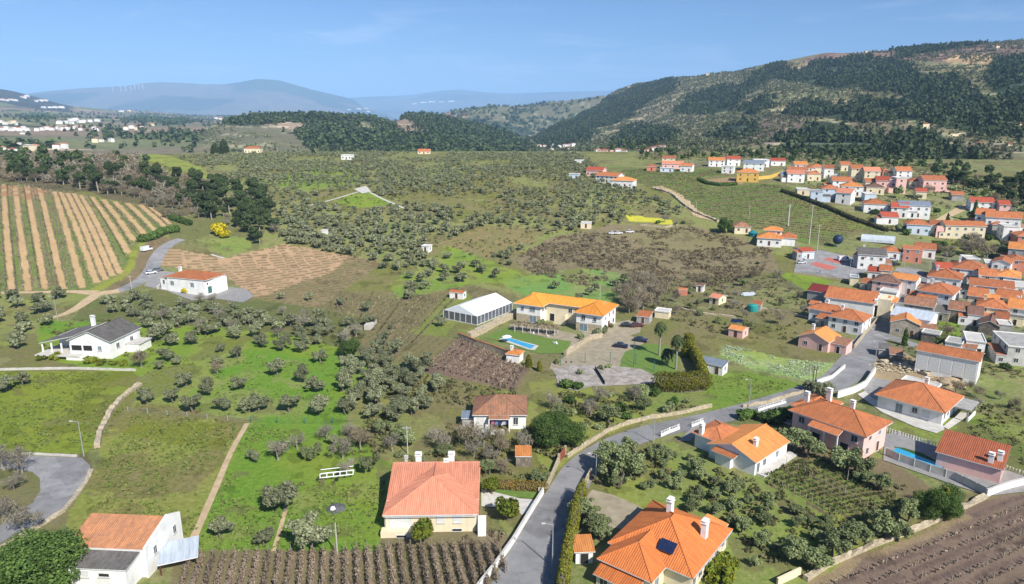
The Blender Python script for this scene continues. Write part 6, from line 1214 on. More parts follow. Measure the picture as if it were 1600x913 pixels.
scatter([(185,262),(300,245),(500,240),(900,241),(940,262),(1000,285),(1060,320),(1070,345),(960,352),(860,372),(800,400),(790,440),(690,385),(620,440),(600,412),(445,380),(430,330),(400,292),(340,285),(250,280)],4.8,'olive','olive tree of the broad groves covering the plateau','broad groves on the plateau',.45,1.0,ex=EXG,keep=.9,thin=.39)
scatter([(440,330),(700,330),(800,350),(690,380),(620,430),(445,380)],7.0,'olive','olive tree of the broad groves covering the plateau','broad groves on the plateau',.7,1.2,ex=EXG,keep=.9)
scatter([(1085,335),(1060,360),(1000,350),(1090,340),(1140,360)],7.,['bare','darkshrub'],{'bare':'grey bare tree by the rubble path of the vineyard','darkshrub':'dark bush by the rubble path of the vineyard'},{'bare':'bare trees by the rubble path','darkshrub':'dark bushes by the rubble path'},.7,1.1)
scatter([(800,400),(870,372),(1000,365),(1200,400),(1190,430),(1100,440),(1010,470),(830,425)],9.,['brownbare','darkshrub','bare'],{'brownbare':'brown bush on the bramble covered hillside','darkshrub':'dark bush on the bramble covered hillside','bare':'grey bush on the bramble covered hillside'},{'brownbare':'brown bushes on the bramble hillside','darkshrub':'dark bushes on the bramble hillside','bare':'grey bushes on the bramble hillside'},.3,.6,keep=.35)
LIM={'olive':200,'oliveg':100,'bare':110,'brownbare':150,'pine':150,'shrub':90,'darkshrub':90}
def place_many(mesh_list,items,name,mats,label,tfun=T):
    V=[];F_=[];base=0; a=np.array([(i[0],i[1],i[2]) for i in items]); z=tfun(a[:,0],a[:,1])
    for (x,y,s),zz in zip(a,z):
        v,f=mesh_list[int(RNG.integers(len(mesh_list)))]; t=RNG.random()*6.28;c,q=math.cos(t),math.sin(t)
        V.append(np.stack([x+s*(v[:,0]*c-v[:,1]*q),y+s*(v[:,0]*q+v[:,1]*c),zz+s*v[:,2]*RNG.uniform(.85,1.15)],1)); F_.append(f+base); base+=len(v)
    o=O(name,mesh_arr(name,np.concatenate(V),np.concatenate(F_),mats),kind='stuff',label=label); return o
STUFFK={'olive':('olive_far','olive','olive_grove','grey-green olive groves running over the far plateau'),'oliveg':('olive_far','oliveg','garden_trees','small green trees in the far gardens'),'bare':('brush_far','brushg','leafless_thicket','grey leafless thickets on the uplands'),'brownbare':('brush_far','brush','brown_thicket','brown leafless thickets on the uplands'),'pine':('pine_far','pine','pine_wood','dark pine woods on the uplands'),'shrub':('olive_tiny','oliveg','low_scrub','low green scrub of the banks'),'darkshrub':('olive_tiny','evergreen','dark_scrub','low dark scrub of the uplands')}
for kind,items in POOL.items():
    items.sort(key=lambda i:math.hypot(i[0],i[1])); n=LIM[kind]
    for (x,y,s,lab,grp) in items[:n]:
        k=kind
        if kind=='olive' and math.hypot(x,y)>215: k='olive_mid'
        tree(k,x,y,s,lab,grp,float(RNG.uniform(.88,1.12)))
    if items[n:]:
        far,mt_,nm,lb=STUFFK[kind]; place_many([(v[2],v[3]) for v in VAR[far]],items[n:],nm,[M[mt_]],lb)
# single trees the picture shows
def one(kind,px,py,s,label,sz=1.,group=None,name=None): x,y=at(px,py); return tree(kind,x,y,s,label,group,sz,name)
one('bigever',56,922,1.55,'very broad dark green tree in the bottom left corner in front of the white house',.78)
one('bigever',872,700,1.15,'big dark evergreen tree right of the old cottage')
one('evergreen',1133,364,1.15,'round dark tree at the foot of the green vineyard')
one('bigever',1462,806,.85,'dense green and yellow tree at the edge of the ploughed field',1.1)
one('cypress',1473,808,.85,'yellow-tipped tree joined to the dense green tree by the ploughed field',.8)
one('evergreen',545,556,.85,'dark round tree at the corner of the brown terraced rows',.8)
one('evergreen',985,478,.8,'dark green tree behind the orange roofed shelter',.8)
one('citrus',662,850,1.25,'citrus tree full of yellow fruit in front of the cream house')
one('citrus',793,812,1.3,'rounded garden tree with yellowish leaves beside the front path')
one('citrus',768,772,1.,'leafy bush beside the right-hand wall of the cream house')
one('mimosa',345,368,1.25,'bright yellow flowering mimosa beside the pine stand')
one('mimosa',352,372,.8,'lower yellow mimosa bush right of the bright mimosa')
one('mimosa',290,458,.42,'low yellow flowering bush in front of the white farm building')
one('broadcyp',1075,558,1.0,'golden green cypress beside the two palms',1.0)
one('cone',336,234,.9,'shorter, left of the two dark conifers on the ridge',1.)
one('cone',350,234,1.1,'taller, right of the two dark conifers on the ridge',1.05)
one('conifer',656,238,.5,'dark tree on the ridge beside the half hidden orange barn')
one('conifer',489,233,.42,'small round dark tree on the ridge left of the white cube house')
one('darkcypress',1521,346,1.,'tall dark cypress left of the white gabled house',1.1)
one('darkcypress',1480,350,.7,'reddish-dark cypress behind the pink and cream house',.8)
one('darkcypress',1413,540,.55,'small green cypress beside the long white warehouse')
one('evergreen',1392,290,.6,'small dark tree among the upper village houses',.8)
for i,(px,py,s) in enumerate([(826,573,.62),(843,580,.55)]): one('cypress',px,py,s,['rust and green tree behind the tiny orange well house','smaller reddish tree right of the rust and green one'][i],.7)
for i,(px,py,s) in enumerate([(85,562,.9),(142,567,.9),(160,569,.7),(66,563,.7),(178,570,.6),(192,572,.7)]): one('goldbush',px,py,s*1.5,'clipped yellow-green bush below the grey roofed house',1.,'clipped bushes below the grey roofed house','shrub')
for i,(px,py,s) in enumerate([(221,575,1.1)]): one('brownbare',px,py,s,'russet leafed tree at the corner of the grey roofed house terrace')
one('brownbare',340,585,.8,'reddish bare tree alone in the middle of the left orchard')
for i,(px,py,s) in enumerate([(35,740,1.2),(8,735,1.3),(40,835,1.2),(5,810,1.1),(22,765,.8)]): one('bare',px,py,s,'pale leafless tree beside the cul-de-sac',1.,'leafless trees beside the cul-de-sac')
for i,(px,py,s) in enumerate([(1403+20,0,0)][:0]): pass
for i,(px,py,s) in enumerate([(914,812,1.25),(932,830,1.),(940,845,1.05)]): one('oliveg',px,py,s,['round clipped grey-green tree beside the golden hedge','small shrubby tree beside the orange garden shed','leafy tree at the corner of the big orange roof'][i],.9,None,'garden_tree')
one('darkshrub',1162,655,1.3,'round yellow-green bush at the roadside bend above the bungalow');one('darkshrub',1175,652,1.,'rounded bush touching the yellow-green one at the bend')
for i,(px,py,s) in enumerate([(1200,660,1.4),(1213,662,1.5),(1225,658,1.3),(1218,650,1.1)]): one('darkshrub',px,py,s,'very dark bush in the walled garden left of the pink house',1.,'dark bushes left of the pink house')
for i,(px,py) in enumerate([(907,530),(934,523),(946,520),(846,507),(955,512)]): one('shrub',px,py,[1.1,1.2,1.4,1.1,.9][i],'clipped shrub against the farmhouse walls',1.2,'shrubs against the farmhouse')
for i,(px,py) in enumerate([(910,536),(870,568),(905,585),(940,577),(950,575),(1120,800)][:5]): one('shrub',px,py,.9,'small tree in the gravel yard and court edge',1.,'small trees at the court edge','garden_tree')
for i,(px,py) in enumerate([(889,606),(903,608),(880,604)]): one('darkshrub',px,py,1.,'dark shrub at the lower left corner of the tennis court',1.,'dark shrubs at the tennis court corner')
for i,(px,py,s) in enumerate([(1120,905,1.2),(1135,885,1.),(1112,890,.9)]): one('goldbush',px,py,s*1.3,'yellow-green garden bush beside the big orange roofed house',1.,'garden bushes by the big orange roof','shrub')
# golden conifer screen below the palms, and the hedges
def hedge(label,pxs,h,t,m,n_per=170,size=.12,name='hedge'):
    c=wline(pxs,.5); rng=np.random.default_rng(5); V=[];F_=[];b=0
    L_=[(x,y,float(T(x,y))+h*.5,t*.55,t*.55,h*.56*(1+.06*math.sin(i*.9))) for i,(x,y) in enumerate(c)]
    V,F_=cloud(int(n_per*len(c)*.5),L_,size,rng,.8,.3); e=O(name,mesh_arr(name,V,F_,[M[m]]),label=label,cat='hedge')
    core=MB()
    for i in range(len(c)-1):
        (xa,ya),(xb,yb)=c[i],c[i+1];l=math.hypot(xb-xa,yb-ya);z=float(T(xa,ya)); core.obox(((xa+xb)/2,(ya+yb)/2,z+h*.42),((xb-xa)/2,(yb-ya)/2,0),(-(yb-ya)/l*t*.3,(xb-xa)/l*t*.3,0),(0,0,h*.42))
    core.build('stems',M['bark'],e); return e
hedge('tall clipped golden-green conifer hedge along the asphalt road',[(878,935),(884,890),(893,845),(903,800),(910,782)],4.0,1.7,'cypress',420,.11)
hedge('thick golden conifer screen below the palms',[(1030,610),(1060,611),(1098,608)],4.6,4.2,'cypress',800,.13)
hedge('narrow golden conifer screen running back from the thick one towards the palms',[(1101,606),(1094,584),(1084,562)],4.,2.6,'cypress',520,.13)
hedge('low golden hedge behind the lawn of the cream house garden',[(762,763),(800,765),(850,768)],1.8,1.6,'cypress2',300,.12)
hedge('curved dark green hedge left of the country lane',[(222,378),(238,374),(255,366),(275,362)],3.,4.,'evergreen',260,.3)
hedge('row of dark bushes between the sunken lane and the olive plateau',[(268,343),(283,348),(296,352)],2.5,3,'evergreen',200,.3)
hedge('dark hedge line along the upper edge of the green vineyard',[(1222,300),(1245,308),(1290,325),(1330,343),(1385,362)],1.8,2.,'bramble',120,.35)
hedge('pale scrub line beside the ground of the ochre house',[(1092,282),(1105,288),(1125,291),(1150,290)],2.,2.,'evergreen',120,.35)
# palms
def palm(px,py,h,label):
    x,y=at(px,py);e=E('palm_tree',label,'palm tree',(x,y,float(T(x,y))),0,'palms of the farmhouse garden'); b=MB();b.tube((0,0,-.3),(0,0,h*.5),.32,.26,10);b.tube((0,0,h*.5),(0,0,h),.26,.30,10);b.build('trunk',M['barkg'],e)
    f=MB();rng=np.random.default_rng(int(px))
    for i in range(44):
        a=i*2.4;el=1.15-1.9*(i/44);L_=2.0;p=Vector((0,0,h)); d=Vector((math.cos(a)*math.cos(el),math.sin(a)*math.cos(el),math.sin(el))); s=Vector((-math.sin(a),math.cos(a),0)); pr=None
        for k in range(6):
            w_=.34*math.sin(math.pi*(k+.6)/6.4)+.03; q=p+d*(L_/5*k)+Vector((0,0,-.09*k*k)); cur=(q-s*w_-Vector((0,0,w_*.4)),q,q+s*w_-Vector((0,0,w_*.4)))
            if pr: f.add([*pr,*cur],[(0,1,4,3),(1,2,5,4)])
            pr=cur
    f.build('crown',M['palm'],e); return e
palm(1030,556,9.6,'slender palm tree casting a long shadow on the garden lawn'); palm(1056,578,9.4,'palm tree with a pale trunk in front of the dark cypress shade'); palm(1042,572,4.6,'short palm between the two tall ones')
# vine rows
def vinerow(pa,pb,label,group,step=1.0,h=1.1,spread=.35,n=7,size=.12,postgap=6,m='vine',posts=True,world=False,name='vine_row'):
    a=pa if world else G(*pa)[:2];b=pb if world else G(*pb)[:2];l=math.hypot(b[0]-a[0],b[1]-a[1]);k=max(2,int(l/step));t=(np.arange(k)+.5)/k; x=a[0]+(b[0]-a[0])*t;y=a[1]+(b[1]-a[1])*t;z=T(x,y)
    L_=[(X+RNG.normal()*.06,Y+RNG.normal()*.06,float(Z)+h*.55,spread,spread,h*.45) for X,Y,Z in zip(x,y,z)]
    V,F_=cloud(n*k,L_,size,RNG,.1,.2,2.6); zb=float(z[0]); o=E(name,label,'vine row',(float(a[0]),float(a[1]),zb),0,group); V=V-np.array([a[0],a[1],zb]); O('vines',mesh_arr('vines',V,F_,[M[m]]),o)
    if posts:
        if 'vp%.2f'%h not in VAR: pb_=MB();pb_.box(-.05,.05,-.05,.05,-.3,h+.35);VAR['vp%.2f'%h]=pb_.mesh('post',M['vinepost'])
        for q in range(max(2,int(l/postgap))+1):
            u=q/max(2,int(l/postgap)); X=a[0]+(b[0]-a[0])*u;Y=a[1]+(b[1]-a[1])*u; O('post',VAR['vp%.2f'%h],o,(X-a[0],Y-a[1],float(T(X,Y))-zb))
    return o
for i in range(len(STRIPS)-1):
    (a,b),(c,d)=STRIPS[i],STRIPS[i+1]
    A1_,B1_,C1_,D1_=[np.array(G(*q)[:2]) for q in (a,b,c,d)]
    gap=np.linalg.norm((C1_+D1_)/2-(A1_+B1_)/2); fr=(.5,) if gap<6.5 else (.3,.7) if gap<10 else (.25,.5,.75)
    for f in fr: vinerow(tuple(A1_*(1-f)+C1_*f),tuple(B1_*(1-f)+D1_*f),'dark vine row running down the orange striped vineyard','vine rows of the orange striped vineyard',1.3,1.2,.3,5,.13,7,world=True)
# the vineyard along the bottom edge
a0=np.array(G(300,872)[:2]);a1=np.array(G(790,850)[:2]); d_=(a1-a0)/np.linalg.norm(a1-a0); nrm=np.array([-d_[1],d_[0]])*-1; Ln=float(np.linalg.norm(a1-a0))
dv_=np.array(G(562,913)[:2])-np.array(G(560,870)[:2]);nrm=dv_/np.linalg.norm(dv_)
for k in range(int(Ln/1.65)):
    p=a0+d_*k*1.65+nrm*.6; u=k*1.65/Ln; q=p+nrm*(16 if u<.82 else 16*(1-(u-.82)*4)); vinerow(tuple(p),tuple(q),'brown tangled vine row in the vineyard along the bottom edge','vine rows along the bottom edge',.28,1.6,.5,20,.06,3.4,world=True)
# ploughed field bottom right, rows of bare stocks
p0=np.array(G(1300,905)[:2]);p1=np.array(G(1560,800)[:2]);d_=(p1-p0)/np.linalg.norm(p1-p0);n_=np.array([d_[1],-d_[0]])
for k in range(17): 
    s_=p0-d_*(2+k*1.2)+n_*(1.0+k*2.3); e_=s_+d_*(62+k*1.5); vinerow(tuple(s_),tuple(e_),'thin row of dark vine stocks in the ploughed bottom right field','vine stocks in the ploughed field',1.1,.7,.16,5,.09,4.,world=True)
# purple-brown vines in the estate
for k in range(15):
    u=k/14; vinerow((722+u*98,533+u*44),(668+u*132,572+u*38),'purplish vine row beside the white lawn wall','purplish vines beside the lawn wall',.8,1.1,.4,14,.11,5)
for k in range(13):
    u=k/12; vinerow((1195+u*110,745+u*60),(1275+u*150,712+u*78),'low vine row on the slope between orchard and pool plot','vines between orchard and pool plot',.8,.7,.34,9,.09,6,m='greenvine')
for k in range(16):
    u=k/15; vinerow((520+u*190,452+u*14),(515+u*125,492+u*48),'thin brown vine row in the terraced rows left of the marquee','brown vine rows left of the marquee',1.1,.6,.34,7,.12,8,posts=False,m='brush')
def rows_in(poly,pa,pb,gap,label,group,**k):
    A_=np.array(G(*pa)[:2]);B_=np.array(G(*pb)[:2]);d=(B_-A_)/np.linalg.norm(B_-A_);n=np.array([-d[1],d[0]]); W_=[np.array(G(*p)[:2]) for p in poly]; us=[(w-A_)@n for w in W_]; c=0
    u=min(us)+gap*.7
    while u<max(us):
        ts=[]
        for i in range(len(W_)):
            u1,u2=us[i],us[(i+1)%len(W_)]
            if (u1>u)!=(u2>u): f=(u-u1)/(u2-u1); ts.append(float((W_[i]*(1-f)+W_[(i+1)%len(W_)]*f-A_)@d))
        ts.sort()
        for a,b in zip(ts[::2],ts[1::2]):
            if b-a>6: vinerow(tuple(A_+n*u+d*(a+1)),tuple(A_+n*u+d*(b-1)),label,group,world=True,**k); c+=1
        u+=gap
    return c
rows_in([(1020,300),(1045,297),(1075,318),(1100,338),(1135,350),(1190,358),(1300,384),(1345,360),(1392,368),(1330,338),(1260,303),(1215,288),(1170,289),(1125,296),(1100,290),(1095,278),(1140,272),(1140,266),(1000,264),(960,268),(985,280)],(1080,320),(1330,345),4.2,'long vine row in the broad green vineyard below the upper village','vine rows of the broad green vineyard',step=1.1,h=.5,spread=.6,n=4,size=.14,posts=False,m='greenvine')
# undergrowth and tufts, past counting
def clumps(regs,m,name,label,rr=.7,hh=.55,nq=9,size=.2):
    rng=np.random.default_rng(77); base=[cloud(nq,[(0,0,hh*.5,rr,rr,hh*.6)],size,rng,.1,.5) for _ in range(6)]; it=[]
    for poly,sp,ex in regs:
        W_=np.array([at(*p) for p in poly]);x0,y0=W_.min(0);x1,y1=W_.max(0);n=int((x1-x0)*(y1-y0)/sp**2)
        x=rng.uniform(x0,x1,n);y=rng.uniform(y0,y1,n);px,py=P(x,y,T(x,y));k=inpoly(px,py,poly)&free(x,y)&(fbm(x,y,9.,3,41)>.44)
        for e in ex:k&=~inpoly(px,py,e)
        it+= [(a,b,c) for a,b,c in zip(x[k],y[k],rng.uniform(.5,1.5,k.sum()))]
    return place_many(base,it,name,[M[m]],label)
clumps([([(600,570),(720,600),(860,610),(900,700),(860,755),(620,730),(560,690)],1.5,()),([(200,495),(580,505),(560,548),(300,525)],2.2,()),([(850,610),(1110,640),(930,690),(870,740),(830,660)],1.3,()),([(930,700),(1200,690),(1420,820),(1260,900),(1150,860),(960,780)],1.7,()),
 ([(1010,435),(1220,430),(1320,540),(1150,530),(1000,490)],2.4,()),([(430,690),(610,670),(600,760),(440,760)],1.8,()),([(1380,640),(1600,740),(1600,640),(1480,600)],1.9,()),([(1180,660),(1260,680),(1480,790),(1400,800),(1190,715)],1.8,()),([(1380,440),(1600,420),(1600,600),(1400,560)],2.,()),([(1215,262),(1500,265),(1600,300),(1600,420),(1400,365),(1330,335)],2.6,()),([(1000,242),(1210,240),(1500,262),(1215,262),(1000,250)],3.,()),([(440,262),(900,250),(1060,320),(800,400),(620,430),(440,370)],3.4,()),([(60,500),(240,500),(260,540),(215,560),(60,565)],2.5,())],'bramble','undergrowth','rough mixed undergrowth on banks and field edges')
clumps([([(800,405),(870,370),(1080,355),(1205,390),(1190,430),(1010,470),(830,428)],1.35,()),([(-60,262),(215,238),(330,290),(310,330),(150,300),(-60,287)],3.,()),([(600,830),(780,830),(790,845),(600,862)],1.,())],'deadbramble','brown_undergrowth','brown bramble and dead growth on the hillside',.8,.6,16,.16)
clumps([([(392,660),(600,720),(600,860),(300,860)],.75,()),([(-40,585),(212,582),(205,620),(150,705),(-40,710)],.9,()),([(215,640),(385,662),(300,850),(120,850),(150,735)],.8,()),([(215,560),(560,550),(600,650),(215,650)],1.6,()),([(1500,660),(1600,680),(1600,740),(1500,700)],1.2,()),([(1100,575),(1260,605),(1110,640)],1.2,())],'grasst','grass_tufts','tufts of longer grass in the meadows',.3,.22,5,.13)
clumps([([(1122,537),(1170,546),(1220,561),(1310,570),(1270,596),(1180,576),(1130,560)],.55,())],'flecks','flowering_crop','white-flecked crop in the long plot right of the palms',.35,.25,6,.11)
# ---- woods and groves on the hills ----
def hillwood(layer,polys,sp,name,label,m,size,h,r,s0=.7,s1=1.3,ex=(),nq=13,zone=None,keep=1.,thin=0):
    rng=np.random.default_rng(len(name)*7+int(sp)); base=[]
    for _ in range(5): base.append(cloud(nq,[(0,0,h*.35,r,r,h*.4),(0,0,h*.7,r*.6,r*.6,h*.35)],size,rng,.5,.4))
    x0,y0,x1,y1=layer.x.min(),layer.y.min(),layer.x.max(),layer.y.max(); n=int((x1-x0)*(y1-y0)/sp**2); x=rng.uniform(x0,x1,n);y=rng.uniform(y0,y1,n)
    z=layer.T(x,y);px,py=P(x+rng.normal(size=n)*sp*.8,y+rng.normal(size=n)*sp*.8,z); k=np.zeros(n,bool)
    for p in polys:k|=inpoly(px+(fbm(x,y,60.,3,71)-.5)*26,py+(fbm(x,y,60.,3,72)-.5)*14,p)
    for e in ex:k&=~inpoly(px,py,e)
    k&=(rng.random(n)<keep)&(z>T(x,y)-1)
    if thin: k&=fbm(x,y,70.,4,6)>thin
    it=[(a,b,c) for a,b,c in zip(x[k],y[k],rng.uniform(s0,s1,k.sum()))]
    if it: place_many(base,it,name,[M[m]],label,layer.T)
    return len(it)
c1=hillwood(hill,FORP,7.5,'pine_wood','dark pine woods in patches on the right-hand hill','farwood',1.5,9,2.9,.5,1.3,nq=20,thin=.36)
c2=hillwood(hill,[[(790,235),(1000,125),(1600,60),(1600,330),(1500,290),(1300,250),(1000,240)]],8.,'scattered_trees','scattered small trees and terraced groves of the right-hand hill','farscrub',.95,3.6,2.1,.5,1.5,ex=FORP,nq=9,thin=.36)
c3=hillwood(wood,LF,8.5,'pine_wood','dark wood covering the low hill beyond the plateau','farwood',1.7,10,3.4,.55,1.3,ex=[g[0] for g in WG],nq=18,thin=.36)
c3+=hillwood(wood,[[(330,183),(700,181),(860,225),(860,250),(330,250)]],12.,'scattered_trees','scattered trees on the bare slopes of the low hill','farscrub',1.2,4.,2.6,.5,1.2,ex=LF,nq=9,thin=.4)
c4=hillwood(ridge,[[(677,182),(763,163),(884,158),(1000,150),(1000,240),(560,240),(600,190)]],26.,'scattered_trees','scattered trees on the hazy ridge behind the valley','farwood',5.,10,8.,.6,1.3,nq=8,thin=.5)
c5=hillwood(plain,[[(200,181),(245,183),(240,192),(200,190)],[(255,184),(300,186),(295,194),(258,192)],[(190,165),(240,166),(230,172),(195,170)],[(360,180),(440,184),(420,196),(370,194)],[(-10,222),(35,224),(38,240),(-10,242)],[(160,208),(340,212),(340,222),(160,220)],[(45,180),(80,182),(75,188),(45,187)],[(300,170),(365,175),(360,180),(300,177)]],24.,'pine_wood','dark clumps of wood on the far farmland','farwood',3.,11,6.,.6,1.2,nq=14)
c6=hillwood(plain,[[(-20,172),(420,180),(420,240),(-20,240)]],48.,'scattered_trees','scattered trees on the far farmland','farwood',2.6,8,4.,.6,1.3,nq=8,thin=.52)
print('counts',{k:len(v) for k,v in POOL.items()},c1,c2,c3,c4,c5,c6)
# ---------------- far towns and hamlets ----------------
def GL(layer,px,py,r0=500,r1=26000):
    dx,dy,dz=raydir(px,py);n=math.hypot(dx,dy);ts=np.exp(np.linspace(math.log(r0),math.log(r1),4000))/n
    f=(H+ts*dz)-layer.T(ts*dx,ts*dy);k=np.nonzero(f<0)[0]; i=int(k[0]) if len(k) else len(ts)-1; return float(ts[i]*dx),float(ts[i]*dy),float(layer.T(ts[i]*dx,ts[i]*dy))
FH={}
def farhouse(layer,px,py,wpx,label,group,roof='terra',wm='white',hh=1.,rmax=26000,cat='house',name='house'):
    x,y,z=GL(layer,px,py); d=math.hypot(x,y); w_=max(5,wpx/1067*y/math.cos(TH)); h=min(6+w_*.10,w_*.7)*hh; dd=min(max(6,w_*.55),30)
    e=E(name,label,cat,(x,y,z),float(RNG.uniform(-.5,.3)),group); b=MB();b.box(-w_/2,w_/2,-dd/2,dd/2,-8,h);b.build('wall',M[wm],e)
    r=MB();X,Y=w_/2+.5,dd/2+.5;q=dd*.2; r.add([(-X,-Y,h),(X,-Y,h),(X,Y,h),(-X,Y,h),(-X+Y,0,h+q),(X-Y,0,h+q)],[(0,1,5,4),(1,2,5),(2,3,4,5),(3,0,4),(3,2,1,0)]); r.build('roof',M[roof],e); return e
rr_=random.Random(5)
def town(layer,pts,label,group,roofs=('terra','orange','salmonroof','conclight'),walls=('white','white','white','cream')):
    for (px,py,w_) in pts: farhouse(layer,px,py,w_,label,group,rr_.choice(roofs),rr_.choice(walls))
town(plain,[(3,157,7),(10,158,6),(17,157,7),(24,158,6),(36,153,8),(42,151,6),(56,159,5),(63,158,7),(71,158,6),(78,157,6),(86,160,4),(106,160,6),(113,161,5),(120,159,8),(129,162,6),(138,160,7),(146,158,6),(152,161,6),(68,169,6),(78,169,5),(86,169,7),(96,169,8),(112,164,5),(126,165,5),(160,164,6),(173,166,4)],'white house of the far town strung under the dark left-hand hill','white houses under the dark left hill',walls=('white',),roofs=('conclight','conclight','salmonroof'))
town(plain,[(94,194,9),(103,193,6),(108,190,7),(118,189,9),(123,192,6),(131,192,8),(141,191,6),(152,190,7),(112,194,6)],'large white block of the far factory estate on the left plain','white blocks of the far factory estate',walls=('white',),roofs=('conclight',))
town(plain,[(2,192,5),(8,195,6),(15,194,6),(22,193,7),(26,196,5),(3,204,6),(10,203,7),(17,205,6),(24,204,7),(31,205,7),(37,203,7),(43,205,6),(58,205,6),(66,204,6),(74,203,8),(81,204,6),(88,202,6),(95,204,7),(102,203,7),(110,203,6),(118,202,7),(126,204,5),(151,205,6),(147,202,5),(197,203,6),(206,201,7),(214,203,6),(222,201,5),(35,210,4)],'pale terracotta-roofed house of the far village on the left plain','pale houses of the far village',roofs=('terra','salmonroof','conclight'))
town(plain,[(45,236,12),(55,234,10),(20,239,9),(3,236,8),(65,231,6),(89,233,9),(100,232,10),(149,223,8),(158,222,6),(174,222,7),(30,226,5)],'white farmhouse between the left woods and the far plain','white farmhouses beyond the left woods',roofs=('terra','conclight','salmonroof'))
town(plain,[(190,175,6),(200,174,6),(268,176,5),(276,176,6),(338,186,5),(345,187,5),(372,184,5),(357,187,4),(238,197,5)],'tiny pale building on the far plain below the mountains','tiny buildings below the mountains')
town(mtn,[(560,171,7),(572,170,6),(585,168,8),(596,167,6),(612,171,7),(575,175,5),(545,172,5),(605,173,6)],'tiny white building of the distant town at the foot of the mountains','distant town at the foot of the mountains',walls=('white',),roofs=('conclight',))
town(mtn2,[(648,163,7),(662,161,9),(675,160,10),(690,160,8),(705,159,9)],'tiny pale building of the hazy town on the far range','hazy town on the far range',walls=('white',),roofs=('conclight',))
town(hill,[(829,231,5),(836,230,6),(843,231,6),(851,232,6),(859,232,6),(866,230,6),(874,231,5),(883,231,7),(890,230,6),(896,229,6),(862,236,5),(890,235,5)],'little house of the hamlet at the mouth of the valley','hamlet at the mouth of the valley',roofs=('terra','salmonroof','conclight'))
town(hill,[(1001,239,6),(1007,237,7),(1013,238,6),(1018,235,6),(1024,234,7),(1030,233,6),(1036,232,6),(1037,224,6),(1044,225,5),(938,241,8),(945,241,9),(957,241,9),(966,240,9),(975,241,8),(934,238,6)],'pink or white house of the hamlet below the terraced hill','hamlet below the terraced hill',roofs=('terra','salmonroof'),walls=('white','pink'))
for q,l in (((1445,201,10),'lone pale house with terracotta roof high in the hillside clearing'),((1530,229,8),'small white shed on the hillside track'),((1577,230,6),'tiny white hut near the right edge of the hillside'),((1224,173,5),'tiny white hut at the left end of the hillside wood'),((1106,118,5),'tiny white house on the skyline of the hill'),((1353,83,4),'tiny pale hut just under the hilltop'),((1558,76,5),'tiny white hut in the brown field near the summit'),((983,138,4),'tiny orange house high on the left shoulder of the hill'),((1593,198,5),'pale house at the right edge in the hillside wood')):
    farhouse(hill,*q,l,None,'terra','cream')
town(ridge,[(818,166,5),(825,165,6),(832,164,6),(838,163,5)],'tiny house of the hamlet on the crest of the hazy ridge','hamlet on the hazy ridge crest',roofs=('terra',))
# wind turbines on the mountain
tw=MB();tw.tube((0,0,-5),(0,0,80),4.2,2.6,8);twm=tw.mesh('tower',M['pvc']); hb_=MB();hb_.box(-3,3,-6,6,78,84);hbm=hb_.mesh('nacelle',M['pvc'])
bl=MB();bl.add([(-2.2,-7,0),(2.2,-7,0),(.6,-7,45),(-.6,-7,45),(-2.2,-8,0),(2.2,-8,0),(.6,-8,45),(-.6,-8,45)],[(0,1,2,3),(7,6,5,4),(0,3,7,4),(1,5,6,2),(0,4,5,1),(3,2,6,7)]);blm=bl.mesh('blade',M['pvc'])
for i,(px,py) in enumerate([(176,143),(189,143),(197,142),(211,140),(217,140),(223,140),(205,143)]):
    x,y,z=GL(mtn,px,py,9000); e=E('wind_turbine','white wind turbine in the row on the mountain flank','wind turbine',(x,y,z),-.3,'wind turbines on the mountain'); O('tower',twm,e);O('nacelle',hbm,e)
    for k in range(3): o=O('blade',blm,e,(0,0,81)); o.rotation_euler=(0,i*.7+k*2.094,0)
